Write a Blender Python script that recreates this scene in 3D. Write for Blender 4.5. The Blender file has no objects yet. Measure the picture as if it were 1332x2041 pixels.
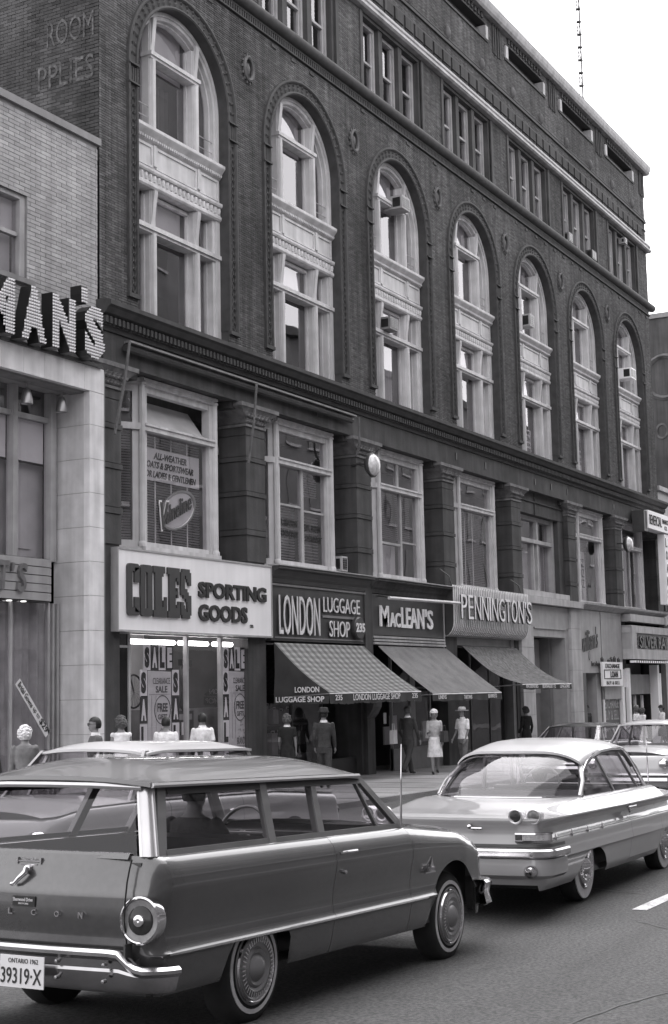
import bpy, bmesh, math, random
import numpy as np
from mathutils import Vector, Matrix
random.seed(7)
rad = math.radians
S = bpy.context.scene
COL = S.collection

# ------------------------------------------------------------------ camera, sky, sun, exposure
cd = bpy.data.cameras.new('camera')
cam = bpy.data.objects.new('camera', cd); COL.objects.link(cam)
yaw, pitch, roll = rad(28.662), rad(7.0468), rad(-1.1969)
cy, sy = math.cos(yaw), math.sin(yaw)
fw = Vector((math.cos(pitch)*cy, math.cos(pitch)*sy, math.sin(pitch)))
r0 = Vector((sy, -cy, 0)); u0 = r0.cross(fw)
r1 = math.cos(roll)*r0 + math.sin(roll)*u0; u1 = -math.sin(roll)*r0 + math.cos(roll)*u0
cam.matrix_world = Matrix(((r1.x, u1.x, -fw.x, 0), (r1.y, u1.y, -fw.y, 0), (r1.z, u1.z, -fw.z, 0), (0, 0, 0, 1)))
cd.sensor_fit = 'VERTICAL'; cd.sensor_height = 36; cd.sensor_width = 24
cd.lens = 36*2900/2041
cd.clip_start = .1; cd.clip_end = 3000
S.camera = cam

W = bpy.data.worlds.new('World'); S.world = W; W.use_nodes = True
nt = W.node_tree; nt.nodes.clear()
sky = nt.nodes.new('ShaderNodeTexSky'); sky.sky_type = 'NISHITA'; sky.sun_disc = False
SUN_EL, SUN_AZ = 62, 25           # azimuth of the sun measured from +X towards +Y
sky.sun_elevation = rad(SUN_EL); sky.sun_rotation = rad(90-SUN_AZ)
sky.dust_density = 2; sky.air_density = 1.5; sky.ozone_density = 1
bw = nt.nodes.new('ShaderNodeRGBToBW')
tint = nt.nodes.new('ShaderNodeCombineColor')
mm = [nt.nodes.new('ShaderNodeMath') for _ in range(3)]
for m_, k, i in zip(mm, (1.0, .99, 1.01), range(3)):
    m_.operation = 'MULTIPLY'; m_.inputs[1].default_value = k
    nt.links.new(m_.outputs[0], tint.inputs[i])
bg = nt.nodes.new('ShaderNodeBackground'); bg.inputs[1].default_value = .15
wo = nt.nodes.new('ShaderNodeOutputWorld')
veil = nt.nodes.new('ShaderNodeMath'); veil.operation = 'MULTIPLY_ADD'; veil.inputs[1].default_value = .6; veil.inputs[2].default_value = 3.2
nt.links.new(sky.outputs[0], bw.inputs[0]); nt.links.new(bw.outputs[0], veil.inputs[0]); nt.links.new(tint.outputs[0], bg.inputs[0]); nt.links.new(bg.outputs[0], wo.inputs[0])
for m_ in mm: nt.links.new(veil.outputs[0], m_.inputs[0])

sd = bpy.data.lights.new('sun', 'SUN'); sd.energy = .9; sd.angle = rad(60); sd.color = (1, .985, .985)
sun = bpy.data.objects.new('sun', sd); COL.objects.link(sun)
dv = Vector((math.cos(rad(SUN_EL))*math.cos(rad(SUN_AZ)), math.cos(rad(SUN_EL))*math.sin(rad(SUN_AZ)), math.sin(rad(SUN_EL))))
sun.rotation_euler = (-dv).to_track_quat('-Z', 'Y').to_euler(); sun.location = dv*60
S.view_settings.view_transform = 'Standard'; S.view_settings.look = 'None'
S.view_settings.exposure = 1.68; S.view_settings.gamma = 1; S.view_settings.use_curve_mapping = False
S.cycles.max_bounces = 8; S.cycles.transparent_max_bounces = 24

# ------------------------------------------------------------------ materials
MATS = {}
def g(v): return (v*1.005, v*.99, v*1.01, 1)
def mat(name, v, rough=.7, metal=0, ior=1.45, vary=.25, scale=3., bump=0., bscale=40., coat=0, emit=0, tone=False, streak=0., stretch=None, fine=0., fscale=90., cbump=0.):
    if name in MATS: return MATS[name]
    m = bpy.data.materials.new(name); MATS[name] = m; m.use_nodes = True
    n = m.node_tree; b = n.nodes['Principled BSDF']; L = n.links
    b.inputs['Roughness'].default_value = rough; b.inputs['Metallic'].default_value = metal; b.inputs['IOR'].default_value = ior
    b.inputs['Base Color'].default_value = g(v)
    if coat: b.inputs['Coat Weight'].default_value = coat; b.inputs['Coat Roughness'].default_value = .04
    if emit: b.inputs['Emission Color'].default_value = (1, .99, .97, 1); b.inputs['Emission Strength'].default_value = emit
    geo = n.nodes.new('ShaderNodeNewGeometry')
    vec = geo.outputs['Position']
    if stretch:
        mp = n.nodes.new('ShaderNodeMapping'); mp.inputs['Scale'].default_value = stretch
        L.new(vec, mp.inputs[0]); vec = mp.outputs[0]
    cur = None
    def mul(a, bsock):
        x = n.nodes.new('ShaderNodeMath'); x.operation = 'MULTIPLY'
        if a is None: x.inputs[0].default_value = v
        else: L.new(a, x.inputs[0])
        L.new(bsock, x.inputs[1]); return x.outputs[0]
    def rng(sock, lo, hi, f0=.3, f1=.7):
        x = n.nodes.new('ShaderNodeMapRange'); L.new(sock, x.inputs[0])
        x.inputs[1].default_value = f0; x.inputs[2].default_value = f1; x.inputs[3].default_value = lo; x.inputs[4].default_value = hi
        return x.outputs[0]
    if vary:
        t = n.nodes.new('ShaderNodeTexNoise'); t.inputs['Scale'].default_value = scale; t.inputs['Detail'].default_value = 6
        L.new(vec, t.inputs[0]); cur = mul(cur, rng(t.outputs[0], 1-vary, 1+vary))
    if streak:
        mp = n.nodes.new('ShaderNodeMapping'); mp.inputs['Scale'].default_value = (5, 5, .35)
        L.new(geo.outputs['Position'], mp.inputs[0])
        t = n.nodes.new('ShaderNodeTexNoise'); t.inputs['Scale'].default_value = 1; t.inputs['Detail'].default_value = 5
        L.new(mp.outputs[0], t.inputs[0]); cur = mul(cur, rng(t.outputs[0], 1-streak, 1+streak*.5))
    if fine:
        t = n.nodes.new('ShaderNodeTexNoise'); t.inputs['Scale'].default_value = fscale; t.inputs['Detail'].default_value = 3
        L.new(geo.outputs['Position'], t.inputs[0]); cur = mul(cur, rng(t.outputs[0], 1-fine, 1+fine, .35, .65))
    if tone:
        a = n.nodes.new('ShaderNodeAttribute'); a.attribute_name = 'tone'
        cur = mul(cur, rng(a.outputs['Fac'], .5, 1.5, 0, 1))
    if cur is not None:
        cc = n.nodes.new('ShaderNodeCombineColor')
        for i, k in enumerate((1.005, .99, 1.01)):
            x = n.nodes.new('ShaderNodeMath'); x.operation = 'MULTIPLY'; x.inputs[1].default_value = k
            L.new(cur, x.inputs[0]); L.new(x.outputs[0], cc.inputs[i])
        L.new(cc.outputs[0], b.inputs['Base Color'])
    if bump:
        t = n.nodes.new('ShaderNodeTexNoise'); t.inputs['Scale'].default_value = bscale; t.inputs['Detail'].default_value = 4
        L.new(geo.outputs['Position'], t.inputs[0])
        bp = n.nodes.new('ShaderNodeBump'); bp.inputs['Strength'].default_value = bump; bp.inputs['Distance'].default_value = .02
        L.new(t.outputs[0], bp.inputs['Height']); L.new(bp.outputs[0], b.inputs['Normal'])
    return m
def glass(name, tint_=.8, ior=1.8, wav=.03, wscale=1.2):
    m = bpy.data.materials.new(name); MATS[name] = m; m.use_nodes = True
    n = m.node_tree; n.nodes.clear(); L = n.links
    o = n.nodes.new('ShaderNodeOutputMaterial'); mx = n.nodes.new('ShaderNodeMixShader')
    tr = n.nodes.new('ShaderNodeBsdfTransparent'); tr.inputs[0].default_value = g(tint_)
    gl = n.nodes.new('ShaderNodeBsdfGlossy'); gl.inputs['Roughness'].default_value = .01; gl.inputs[0].default_value = g(.97)
    lw = n.nodes.new('ShaderNodeLayerWeight'); lw.inputs[0].default_value = .5
    pw = n.nodes.new('ShaderNodeMath'); pw.operation = 'POWER'; pw.inputs[1].default_value = 5; L.new(lw.outputs['Facing'], pw.inputs[0])
    fr = n.nodes.new('ShaderNodeMapRange'); L.new(pw.outputs[0], fr.inputs[0]); fr.inputs[3].default_value = 2*((ior-1)/(ior+1))**2; fr.inputs[4].default_value = 1
    geo = n.nodes.new('ShaderNodeNewGeometry')
    t = n.nodes.new('ShaderNodeTexNoise'); t.inputs['Scale'].default_value = wscale; t.inputs['Detail'].default_value = 1
    L.new(geo.outputs['Position'], t.inputs[0])
    bp = n.nodes.new('ShaderNodeBump'); bp.inputs['Strength'].default_value = wav; bp.inputs['Distance'].default_value = .5
    L.new(t.outputs[0], bp.inputs['Height']); L.new(bp.outputs[0], gl.inputs['Normal'])
    L.new(fr.outputs[0], mx.inputs[0]); L.new(tr.outputs[0], mx.inputs[1]); L.new(gl.outputs[0], mx.inputs[2]); L.new(mx.outputs[0], o.inputs[0])
    return m
M_BRICK = mat('dark_brick', .084, .85, tone=True, vary=.42, scale=.32, streak=.5)
M_MORTAR = mat('dark_mortar', .06, .9, vary=.2, scale=.8)
M_STONE = mat('brown_stone', .062, .8, vary=.3, scale=1.5, bump=.25, bscale=14, streak=.35)
M_STONEC = mat('carved_stone', .105, .8, vary=.3, scale=4, bump=.2, bscale=25)
M_TERRA = mat('terracotta', .048, .75, vary=.25, scale=4)
M_WOOD = mat('painted_wood', .54, .5, vary=.12, scale=2.5, streak=.22)
M_WOODG = mat('grey_painted_wood', .36, .5, vary=.15, scale=2.5, streak=.25)
M_METALW = mat('light_metal_strip', .34, .5, vary=.25, scale=2, streak=.2)
M_GLASS = glass('window_glass', .8, 1.95, .008, .7)
M_SHOPG = glass('shop_glass', .9, 1.42, .01)
M_CARG = glass('car_glass', .78, 1.33, 0.0)
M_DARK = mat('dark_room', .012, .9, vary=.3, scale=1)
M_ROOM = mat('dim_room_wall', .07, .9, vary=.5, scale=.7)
M_SHADE = mat('window_shade_cloth', .55, .8, vary=.1, scale=1.5)
M_SHADEG = mat('grey_shade_cloth', .42, .8, vary=.15, scale=1.5)
M_BLIND = mat('blind_slat', .45, .5, vary=.1)
M_LBRICK = mat('light_brick', .33, .8, tone=True, vary=.12, scale=.9, streak=.18)
M_LMORT = mat('light_mortar', .2, .9, vary=.2)
M_MARBLE = mat('marble_slab_stone', .72, .35, vary=.14, scale=2.2, streak=.2)
M_WHITE = mat('white_enamel', .85, .35, vary=.05, scale=1.2, streak=.06)
M_BLACK = mat('black_enamel', .015, .3, vary=.1)
M_CHAR = mat('charcoal_paint', .05, .4, vary=.2)
M_GREY = mat('grey_paint', .2, .5, vary=.12, streak=.12)
M_LGREY = mat('light_grey_paint', .34, .5, vary=.1, streak=.12)
M_CHROME = mat('chrome', .6, .12, 1, vary=.12, scale=5)
M_DCHROME = mat('worn_metal', .3, .35, .8, vary=.2)
M_RUBBER = mat('tyre_rubber', .022, .85, vary=.3, scale=8)
M_WWALL = mat('whitewall_rubber', .5, .7, vary=.15, scale=9)
M_LINT = mat('light_limestone', .42, .8, vary=.15, scale=2, bump=.15, bscale=18, streak=.2)
M_ASPH = mat('asphalt', .055, .82, vary=.4, scale=1.0, bump=.6, bscale=120, stretch=(.16, 1.1, 1), fine=.5, fscale=38)
M_CONC = mat('sidewalk_concrete', .2, .85, vary=.25, scale=.7, fine=.2, fscale=40, bump=.15, bscale=60)
M_PAINTL = mat('road_paint', .42, .7, vary=.3, scale=5, fine=.35, fscale=40)
M_EMIT = mat('fluorescent_tube_light', .9, .5, vary=0, emit=5)
M_PRINT = mat('black_print', .025, .7, vary=0)
M_PAPER = mat('poster_paper', .66, .8, vary=.06, scale=4)
M_PAPERG = mat('grey_poster_ink', .3, .8, vary=.3, scale=14)
M_FALC = mat('wagon_paint', .085, .27, .5, vary=.12, scale=1.6, coat=1, fine=.06, fscale=25)
M_PONT = mat('pale_car_paint', .33, .32, vary=.03, scale=2, coat=.8)
M_PONTR = mat('white_car_roof_paint', .46, .35, vary=.03, scale=2, coat=.6)
M_CAR3 = mat('silver_car_paint', .22, .3, vary=.03, coat=.8)
M_CAR4 = mat('light_sedan_paint', .48, .3, vary=.03, coat=.8)
M_CAR5 = mat('dark_car_paint', .05, .3, vary=.03, coat=1)
M_SEAT = mat('car_seat_vinyl', .06, .5, vary=.3, scale=6)
M_RED = mat('tail_lamp_lens', .03, .15, ior=1.35, vary=.2, scale=30)
M_SKIN = mat('skin_tone', .24, .6, vary=.05)
M_HAIRD = mat('dark_hair', .018, .55, vary=.3, scale=30)
M_HAIRM = mat('brown_hair', .09, .6, vary=.4, scale=30)
M_HAIRW = mat('white_hair', .75, .8, vary=.12, scale=60, bump=.6, bscale=60)

# ------------------------------------------------------------------ mesh helpers
WO = {}
SPLIT = set('window_post drip_rail party_wall belt_shoulder belt_rail brick_pendant white_stone_block anchor_plate stay_rod tailgate_hinge bumper_bolt stone_mullion mast_leg guard_bar fluorescent_tube added_ceiling_tube bracket finial pale_stripe dark_stripe show_card draped_cloth door_seam tar_seam paving_joint lane_marking black_glass shop_ceiling floor_slab window_head rack bicycle_frame door_frame blind_tape louvre'.split())
class MB:
    def __init__(s): s.v = []; s.f = []; s.t = []
    def add(s, vs, fs, tone=.5):
        o = len(s.v); s.v.extend(vs)
        for f in fs: s.f.append(tuple(i+o for i in f)); s.t.append(tone)
        return s
    def box(s, x0, x1, y0, y1, z0, z1, tone=.5):
        return s.add([(x0,y0,z0),(x1,y0,z0),(x1,y1,z0),(x0,y1,z0),(x0,y0,z1),(x1,y0,z1),(x1,y1,z1),(x0,y1,z1)],
              [(0,3,2,1),(4,5,6,7),(0,1,5,4),(1,2,6,5),(2,3,7,6),(3,0,4,7)], tone)
    def prism(s, poly, a0, a1, axis='y', cap=True):
        n = len(poly)
        P = {'y': lambda p, a: (p[0], a, p[1]), 'x': lambda p, a: (a, p[0], p[1]), 'z': lambda p, a: (p[0], p[1], a)}[axis]
        fs = [(i, (i+1) % n, n+(i+1) % n, n+i) for i in range(n)]
        if cap: fs += [tuple(range(n-1, -1, -1)), tuple(range(n, 2*n))]
        return s.add([P(p, a0) for p in poly]+[P(p, a1) for p in poly], fs)
    def grid(s, rows, wrap=False, flip=False):
        m, n = len(rows), len(rows[0]); fs = []
        for i in range(m-1):
            for j in range(n if wrap else n-1):
                q = (i*n+j, i*n+(j+1) % n, (i+1)*n+(j+1) % n, (i+1)*n+j)
                fs.append(q[::-1] if flip else q)
        return s.add([p for r in rows for p in r], fs)
    def tube(s, pts, r, n=8, cap=True):
        pts = [Vector(p) for p in pts]; rows = []
        rs = r if isinstance(r, (list, tuple)) else [r]*len(pts)
        up = None
        for i, p in enumerate(pts):
            d = (pts[min(i+1, len(pts)-1)]-pts[max(i-1, 0)]).normalized()
            if up is None: up = Vector((0, 0, 1)) if abs(d.z) < .9 else Vector((1, 0, 0))
            a = d.cross(up).normalized(); b = a.cross(d).normalized(); up = b
            rows.append([tuple(p+rs[i]*(math.cos(2*math.pi*k/n)*a+math.sin(2*math.pi*k/n)*b)) for k in range(n)])
        o = len(s.v); s.grid(rows, wrap=True, flip=True)
        if cap:
            s.f.append(tuple(o+k for k in range(n))); s.t.append(.5)
            e = o+(len(pts)-1)*n; s.f.append(tuple(e+k for k in range(n-1, -1, -1))); s.t.append(.5)
        return s
    def lathe(s, prof, c, axis='z', n=24, close=False, sx=1, sy=1):
        rows = []
        for r, h in prof:
            row = []
            for k in range(n):
                a = 2*math.pi*k/n; u, w = r*math.cos(a)*sx, r*math.sin(a)*sy
                q = {'z': (u, w, h), 'y': (u, h, w), 'x': (h, u, w)}[axis]
                row.append((c[0]+q[0], c[1]+q[1], c[2]+q[2]))
            rows.append(row)
        return s.grid(rows, wrap=True, flip=(axis != 'y'))
    def merge(s, o, M=None):
        vs = o.v if M is None else [tuple(M @ Vector(v)) for v in o.v]
        k = len(s.v); s.v.extend(vs); s.f.extend(tuple(i+k for i in f) for f in o.f); s.t.extend(o.t); return s
    def islands(s):
        n = len(s.v); p = list(range(n))
        key = {}
        for i, v in enumerate(s.v):
            k = (round(v[0], 4), round(v[1], 4), round(v[2], 4)); p[i] = key.setdefault(k, i)
        def find(a):
            while p[a] != a: p[a] = p[p[a]]; a = p[a]
            return a
        for f in s.f:
            r = find(f[0])
            for i in f[1:]:
                q = find(i)
                if q != r: p[q] = r
        out = {}
        for f, t in zip(s.f, s.t): out.setdefault(find(f[0]), []).append((f, t))
        res = []
        for fs in out.values():
            mb = MB(); mp = {}
            for f, t in fs:
                g_ = []
                for i in f:
                    if i not in mp: mp[i] = len(mb.v); mb.v.append(s.v[i])
                    g_.append(mp[i])
                mb.f.append(tuple(g_)); mb.t.append(t)
            res.append(mb)
        return res
    def build(s, name, m, parent=None, smooth=None, tone=False, kind=None, mirror=False, label=None, fixn=False):
        if name in SPLIT:
            for q in s.islands(): r_ = q._build(name, m, parent, smooth, tone, kind, mirror, label, fixn)
            return r_
        return s._build(name, m, parent, smooth, tone, kind, mirror, label, fixn)
    def _build(s, name, m, parent=None, smooth=None, tone=False, kind=None, mirror=False, label=None, fixn=False):
        a = np.array(s.v, dtype=float).reshape(-1, 3)
        if mirror: pass
        c = (a.min(0)+a.max(0))/2; c[2] = a[:, 2].min()
        me = bpy.data.meshes.new(name); me.from_pydata((a-c).tolist(), [], s.f); me.materials.append(m)
        if fixn:
            b = bmesh.new(); b.from_mesh(me); bmesh.ops.remove_doubles(b, verts=b.verts, dist=1e-5); bmesh.ops.recalc_face_normals(b, faces=b.faces); b.to_mesh(me); b.free()
        if tone:
            at = me.attributes.new('tone', 'FLOAT', 'FACE'); at.data.foreach_set('value', np.array(s.t, dtype=np.float32))
        if smooth:
            me.polygons.foreach_set('use_smooth', [True]*len(me.polygons)); me.set_sharp_from_angle(angle=rad(smooth))
        o = bpy.data.objects.new(name, me); COL.objects.link(o)
        pw = WO[parent.name] if parent else Vector((0, 0, 0))
        o.location = Vector(c)-pw
        if parent: o.parent = parent
        WO[o.name] = Vector(c)
        if kind: o['kind'] = kind
        if label: o['label'] = label
        return o
def thing(name, label, cat, loc, group=None, rot=None, local=False):
    o = bpy.data.objects.new(name, None); COL.objects.link(o); o.location = loc; o.empty_display_size = .3
    if rot is not None: o.rotation_euler = rot
    WO[o.name] = Vector((0, 0, 0)) if (local or rot is not None) else Vector(loc)
    o['label'] = label; o['category'] = cat
    if group: o['group'] = group
    return o
def tag(o, label, cat, group=None):
    o['label'] = label; o['category'] = cat
    if group: o['group'] = group
    return o
def struct(o): o['kind'] = 'structure'; return o
def share(src, name, parent, at, label=None):
    """another piece with the same mesh, its origin at world point `at`"""
    o = bpy.data.objects.new(name, src.data); COL.objects.link(o)
    o.location = Vector(at)-WO[parent.name]; o.parent = parent; WO[o.name] = Vector(at)
    if label: o['label'] = label
    return o
def dup(o, delta, parent=None):
    c = o.copy(); COL.objects.link(c)
    if parent is None: c.location = o.location+Vector(delta)
    else: c.parent = parent
    WO[c.name] = WO[o.name]+Vector(delta)
    for ch in list(o.children): dup(ch, delta, c)
    return c
_tx = {}
def glyph(txt, bold=0., ext=.05, shear=0.):
    k = (txt, bold, ext, shear)
    if k not in _tx:
        c = bpy.data.curves.new('t', 'FONT'); c.body = txt; c.extrude = ext; c.offset = bold; c.shear = shear; c.resolution_u = 3; c.size = 1
        o = bpy.data.objects.new('t', c); COL.objects.link(o)
        me = bpy.data.meshes.new_from_object(o.evaluated_get(bpy.context.evaluated_depsgraph_get()))
        bpy.data.objects.remove(o); bpy.data.curves.remove(c)
        v = np.array([x.co[:] for x in me.vertices]); f = [tuple(p.vertices) for p in me.polygons]
        bpy.data.meshes.remove(me)
        v[:, 2] -= v[:, 2].min(); v[:, :2] -= v[:, :2].min(0); _tx[k] = (v, f)
    return _tx[k]
def text(mb, txt, o, ux, uy, w=None, h=None, depth=.02, bold=.0, shear=0., un=None):
    """lettering with lower-left corner at o; ux reading direction, uy up, un out of the surface"""
    v, f = glyph(txt, bold, .05, shear); e = v.max(0)
    ux, uy, o = Vector(ux).normalized(), Vector(uy).normalized(), Vector(o)
    un = Vector(un) if un else ux.cross(uy)
    sy_ = (h/e[1]) if h else None; sx_ = (w/e[0]) if w else sy_
    if sy_ is None: sy_ = sx_
    mb.add([tuple(o+ux*(p[0]*sx_)+uy*(p[1]*sy_)+un*(p[2]/.1*depth)) for p in v], f)
    return e[0]*sx_
FX, FZ = (1, 0, 0), (0, 0, 1)

RX = [-60,-10,0,7.62,10.44,13.7,16.7,24,32,45,65,150,900]; RZ = [.4,-1.3,-1.64,-1.945,-2.05,-2.05,-2.09,-2.2,-2.28,-2.4,-2.55,-3.2,-8]
def road_z(x): return float(np.interp(x, RX, RZ))
def walk_z(x): return road_z(x)+.13

# ------------------------------------------------------------------ ground
xs = [-60,-40,-20,-10,-5,0,4,7.62,10.44,13.7,16.7,20,24,28,32,38,45,55,65,90,150,400,900]
def sheet(name, m, y0, y1, dz, ny=2, xr=None):
    b = MB(); X = [x for x in xs if xr is None or xr[0] <= x <= xr[1]]
    b.grid([[(x, y0+(y1-y0)*j/ny, road_z(x)+dz) for j in range(ny+1)] for x in X], flip=True)
    return struct(b.build(name, m))
b = MB(); b.grid([[(x, y, -12) for y in (-900, -200, 200, 900)] for x in (-900, -200, 400, 1500)], flip=True); struct(b.build('ground', M_ASPH))
sheet('road', M_ASPH, -1.6, 13.4, 0)
def walk(name, y0, y1):
    b = MB(); rows = []
    kerb_first = y0 > 0
    for x in xs:
        z = road_z(x)
        p = [(x, y0, z-.05), (x, y0, z+.11), (x, y0+.02, z+.13), (x, y1, z+.13), (x, y1, z-.05)]
        if not kerb_first: p = [(x, y0, z-.05), (x, y0, z+.13), (x, y1-.02, z+.13), (x, y1, z+.11), (x, y1, z-.05)]
        rows.append(p)
    b.grid(rows, flip=True); return struct(b.build(name, M_CONC))
SW = walk('sidewalk', 13.4, 20.2); walk('sidewalk', -6.2, -1.6)
b = MB()
for x in (13.35, 21.8, 30.3, 38.7, 47.2):
    n = 6
    b.grid([[(x+3.0*i/n, y, road_z(x+3.0*i/n)+.005) for y in (4.12, 4.26)] for i in range(n+1)], flip=True)
b.build('lane_marking', M_PAINTL, kind='structure')
b = MB()
for (xa, ya, xb, yb) in ((7.5, 3.2, 13.5, 2.2), (10.2, 1.2, 12.8, 3.9), (12.6, 3.4, 19.5, 3.0), (14.5, 4.5, 15.2, 6.9), (9.0, 2.0, 10.4, 2.75)):
    n = 26; pts = []; dx, dy = (yb-ya), -(xb-xa); L_ = math.hypot(dx, dy); off = 0
    for i in range(n+1):
        off += random.uniform(-.03, .03); t_ = i/n; x_ = xa+(xb-xa)*t_+dx/L_*off; y_ = ya+(yb-ya)*t_+dy/L_*off; w_ = random.uniform(.006, .016)
        pts.append([(x_+dx/L_*w_*e, y_+dy/L_*w_*e, road_z(x_)+.004) for e in (-1, 1)])
    b.grid(pts)
b.build('tar_seam', mat('tar', .02, .5, vary=.2), kind='structure')
# paving joints on the sidewalk
b = MB()
for i in range(30):
    x = 13+1.8*i; b.box(x-.012, x+.012, 13.6, 18.2, walk_z(x)+.001, walk_z(x)+.005)
b.build('paving_joint', M_CHAR, SW)

# ------------------------------------------------------------------ main building
C0, P = 26.22, 5.5218
BC = [C0+P*k for k in range(7)]
XL, XR = 23.13, 62.73
ZS = 13.65                                  # arch springing
RO, RI = 2.15, 1.77
bld = thing('commercial_building', 'six storey dark brick building with seven tall round arched window bays', 'building', (43, 18, -2.3))

def subtract(iv, holes):
    for a, c in holes:
        out = []
        for x0, x1 in iv:
            if c <= x0 or a >= x1: out.append((x0, x1)); continue
            if a > x0: out.append((x0, a))
            if c < x1: out.append((c, x1))
        iv = out
    return iv
def arch_holes(z, r, zbot, rlow=None):
    h = []
    for c in BC:
        if z < zbot: w = RI
        elif z < ZS: w = r
        elif z < ZS+r: w = math.sqrt(max(0, r*r-(z-ZS)**2))
        else: continue
        h.append((c-w, c+w))
    return h
GC = [c-.15 for c in BC]; GW = 1.95
def bricks(mb, x0, x1, z0, z1, y, L, H, holes, proud=.008, joint=.011, keep=None, sig=.2):
    """courses of individually set bricks; returns the list of bricks so that some may become parts"""
    n = int((z1-z0)/H); out = []
    for i in range(n):
        za = z0+i*H; zm = za+H/2
        for a, c in subtract([(x0, x1)], holes(zm)):
            off = (L/2 if i % 2 else 0)
            k = math.floor((a-off)/L); x = k*L+off
            while x < c:
                xa, xb = max(a, x)+joint/2, min(c, x+L)-joint/2
                if xb-xa > .03:
                    pr = proud+random.uniform(-.003, .003)
                    tn = min(1, max(0, random.gauss(.5, sig)))
                    out.append((xa, xb, y-pr, y+.004, za+joint/2, za+H-joint/2, tn))
                x += L
    if keep is None: keep = lambda q: False
    parts = []
    for q in out:
        if keep(q): parts.append(q)
        else:
            xa, xb, ya, yb, a, c, tn = q
            mb.add([(xa,ya,a),(xb,ya,a),(xb,ya,c),(xa,ya,c),(xa,yb,a),(xb,yb,a),(xb,yb,c),(xa,yb,c)],
                   [(0,1,2,3),(0,4,5,1),(3,2,6,7),(0,3,7,4),(1,5,6,2)], tn)
    return parts
def brick_parts(parts, m, parent, L, H, joint, limit=300, span=.6):
    """single bricks as parts that share a few meshes"""
    srcs = []
    for t in range(6):
        b = MB(); b.box(-L/2+joint/2, L/2-joint/2, 0, .013, 0, H-joint, (.5-span/2)+span*t/5)
        srcs.append(b)
    done = []; proto = [None]*6
    for q in parts[:limit]:
        xa, xb, ya, yb, a, c, tn = q
        t = random.randrange(6); xm = (xa+xb)/2
        if proto[t] is None:
            b = MB(); b.add([(v[0]+xm, v[1]+ya, v[2]+a) for v in srcs[t].v], srcs[t].f, srcs[t].t[0])
            proto[t] = b.build('brick', m, parent, tone=True)
        else:
            share(proto[t], 'brick', parent, (xm, ya+.0065, a))

fb = MB()
BH, BL = .0545, .215
near = lambda q: q[1] < 24.06 and q[4] > 8.05 and abs((q[1]-q[0])-(BL-.011)) < .002
parts = bricks(fb, XL, XR, 8.02, 16.38, 18.0, BL, BH, lambda z: arch_holes(z, RO-.03, 8.33), keep=near)
random.shuffle(parts); extra = parts[300:]; parts = parts[:300]
for q in extra:
    xa, xb, ya, yb, a, c, tn = q
    fb.add([(xa,ya,a),(xb,ya,a),(xb,ya,c),(xa,ya,c),(xa,yb,a),(xb,yb,a),(xb,yb,c),(xa,yb,c)], [(0,1,2,3),(0,4,5,1),(3,2,6,7),(0,3,7,4),(1,5,6,2)], tn)
bricks(fb, XL, XR, 17.0, 19.32, 18.0, BL, BH, lambda z: [(c-GW, c+GW) for c in GC] if z < 19.27 else [])
slot = lambda z: [(c-1.9, c+1.9) for c in GC] if 22.2 < z < 22.72 else []
bricks(fb, XL, XR, 19.66, 23.0, 18.0, BL, BH, slot)
fb.build('brickwork', M_BRICK, bld, tone=True, kind='stuff')
brick_parts(parts, M_BRICK, bld, BL, BH, .011)

# wall core (behind the bricks): openings left free
w = MB(); Y0, Y1 = 18.004, 18.42
for k in range(8):                                        # piers between the arches
    a = XL if k == 0 else BC[k-1]+RI+.02; c = XR if k == 7 else BC[k]-RI-.02
    w.box(a, c, Y0, Y1, 6.6, ZS)
n = 28
for c in BC:
    for i in range(n):                                    # spandrels above the arch
        t0, t1 = math.pi*i/n, math.pi*(i+1)/n
        R = RI+.02
        xa, xb = c-R*math.cos(t0), c-R*math.cos(t1); za, zb = ZS+R*math.sin(t0), ZS+R*math.sin(t1)
        w.prism([(xa, za), (xb, zb), (xb, 16.4), (xa, 16.4)], Y0, Y1)
for k in range(8):
    a = XL if k == 0 else BC[k-1]+RI+.02; c = XR if k == 7 else BC[k]-RI-.02
    w.box(a, c, Y0, Y1, ZS, 16.4)
    a = XL if k == 0 else GC[k-1]+GW; c = XR if k == 7 else GC[k]-GW
    w.box(a, c, Y0, Y1, 17.0, 19.3)
    a = XL if k == 0 else GC[k-1]+1.9; c = XR if k == 7 else GC[k]-1.9
    w.box(a, c, Y0, Y1, 22.2, 22.72)
w.box(XL, XR, Y0, Y1, 16.4, 17.0); w.box(XL, XR, Y0, Y1, 19.3, 22.2); w.box(XL, XR, Y0, Y1, 22.72, 23.1)
w.build('wall', M_MORTAR, bld)
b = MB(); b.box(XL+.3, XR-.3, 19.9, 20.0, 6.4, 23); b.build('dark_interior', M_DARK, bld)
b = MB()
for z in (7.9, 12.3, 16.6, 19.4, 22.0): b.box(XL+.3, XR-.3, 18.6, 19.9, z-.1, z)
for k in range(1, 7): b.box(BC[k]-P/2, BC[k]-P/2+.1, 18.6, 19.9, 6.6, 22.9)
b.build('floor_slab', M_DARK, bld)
# side and back walls, roof
b = MB()
b.add([(XL, 42, -2.3), (XL, 18.005, -2.3), (XL, 18.005, 23.1), (XL, 42, 23.1)], [(0, 1, 2, 3)])
b.add([(XR, 18.005, -2.6), (XR, 42, -2.6), (XR, 42, 23.1), (XR, 18.005, 23.1)], [(0, 1, 2, 3)])
b.add([(XR, 42, -2.6), (XL, 42, -2.6), (XL, 42, 23.1), (XR, 42, 23.1)], [(0, 1, 2, 3)])
b.add([(XL, 18.4, 23.0), (XR, 18.4, 23.0), (XR, 42, 23.0), (XL, 42, 23.0)], [(0, 1, 2, 3)])
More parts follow.
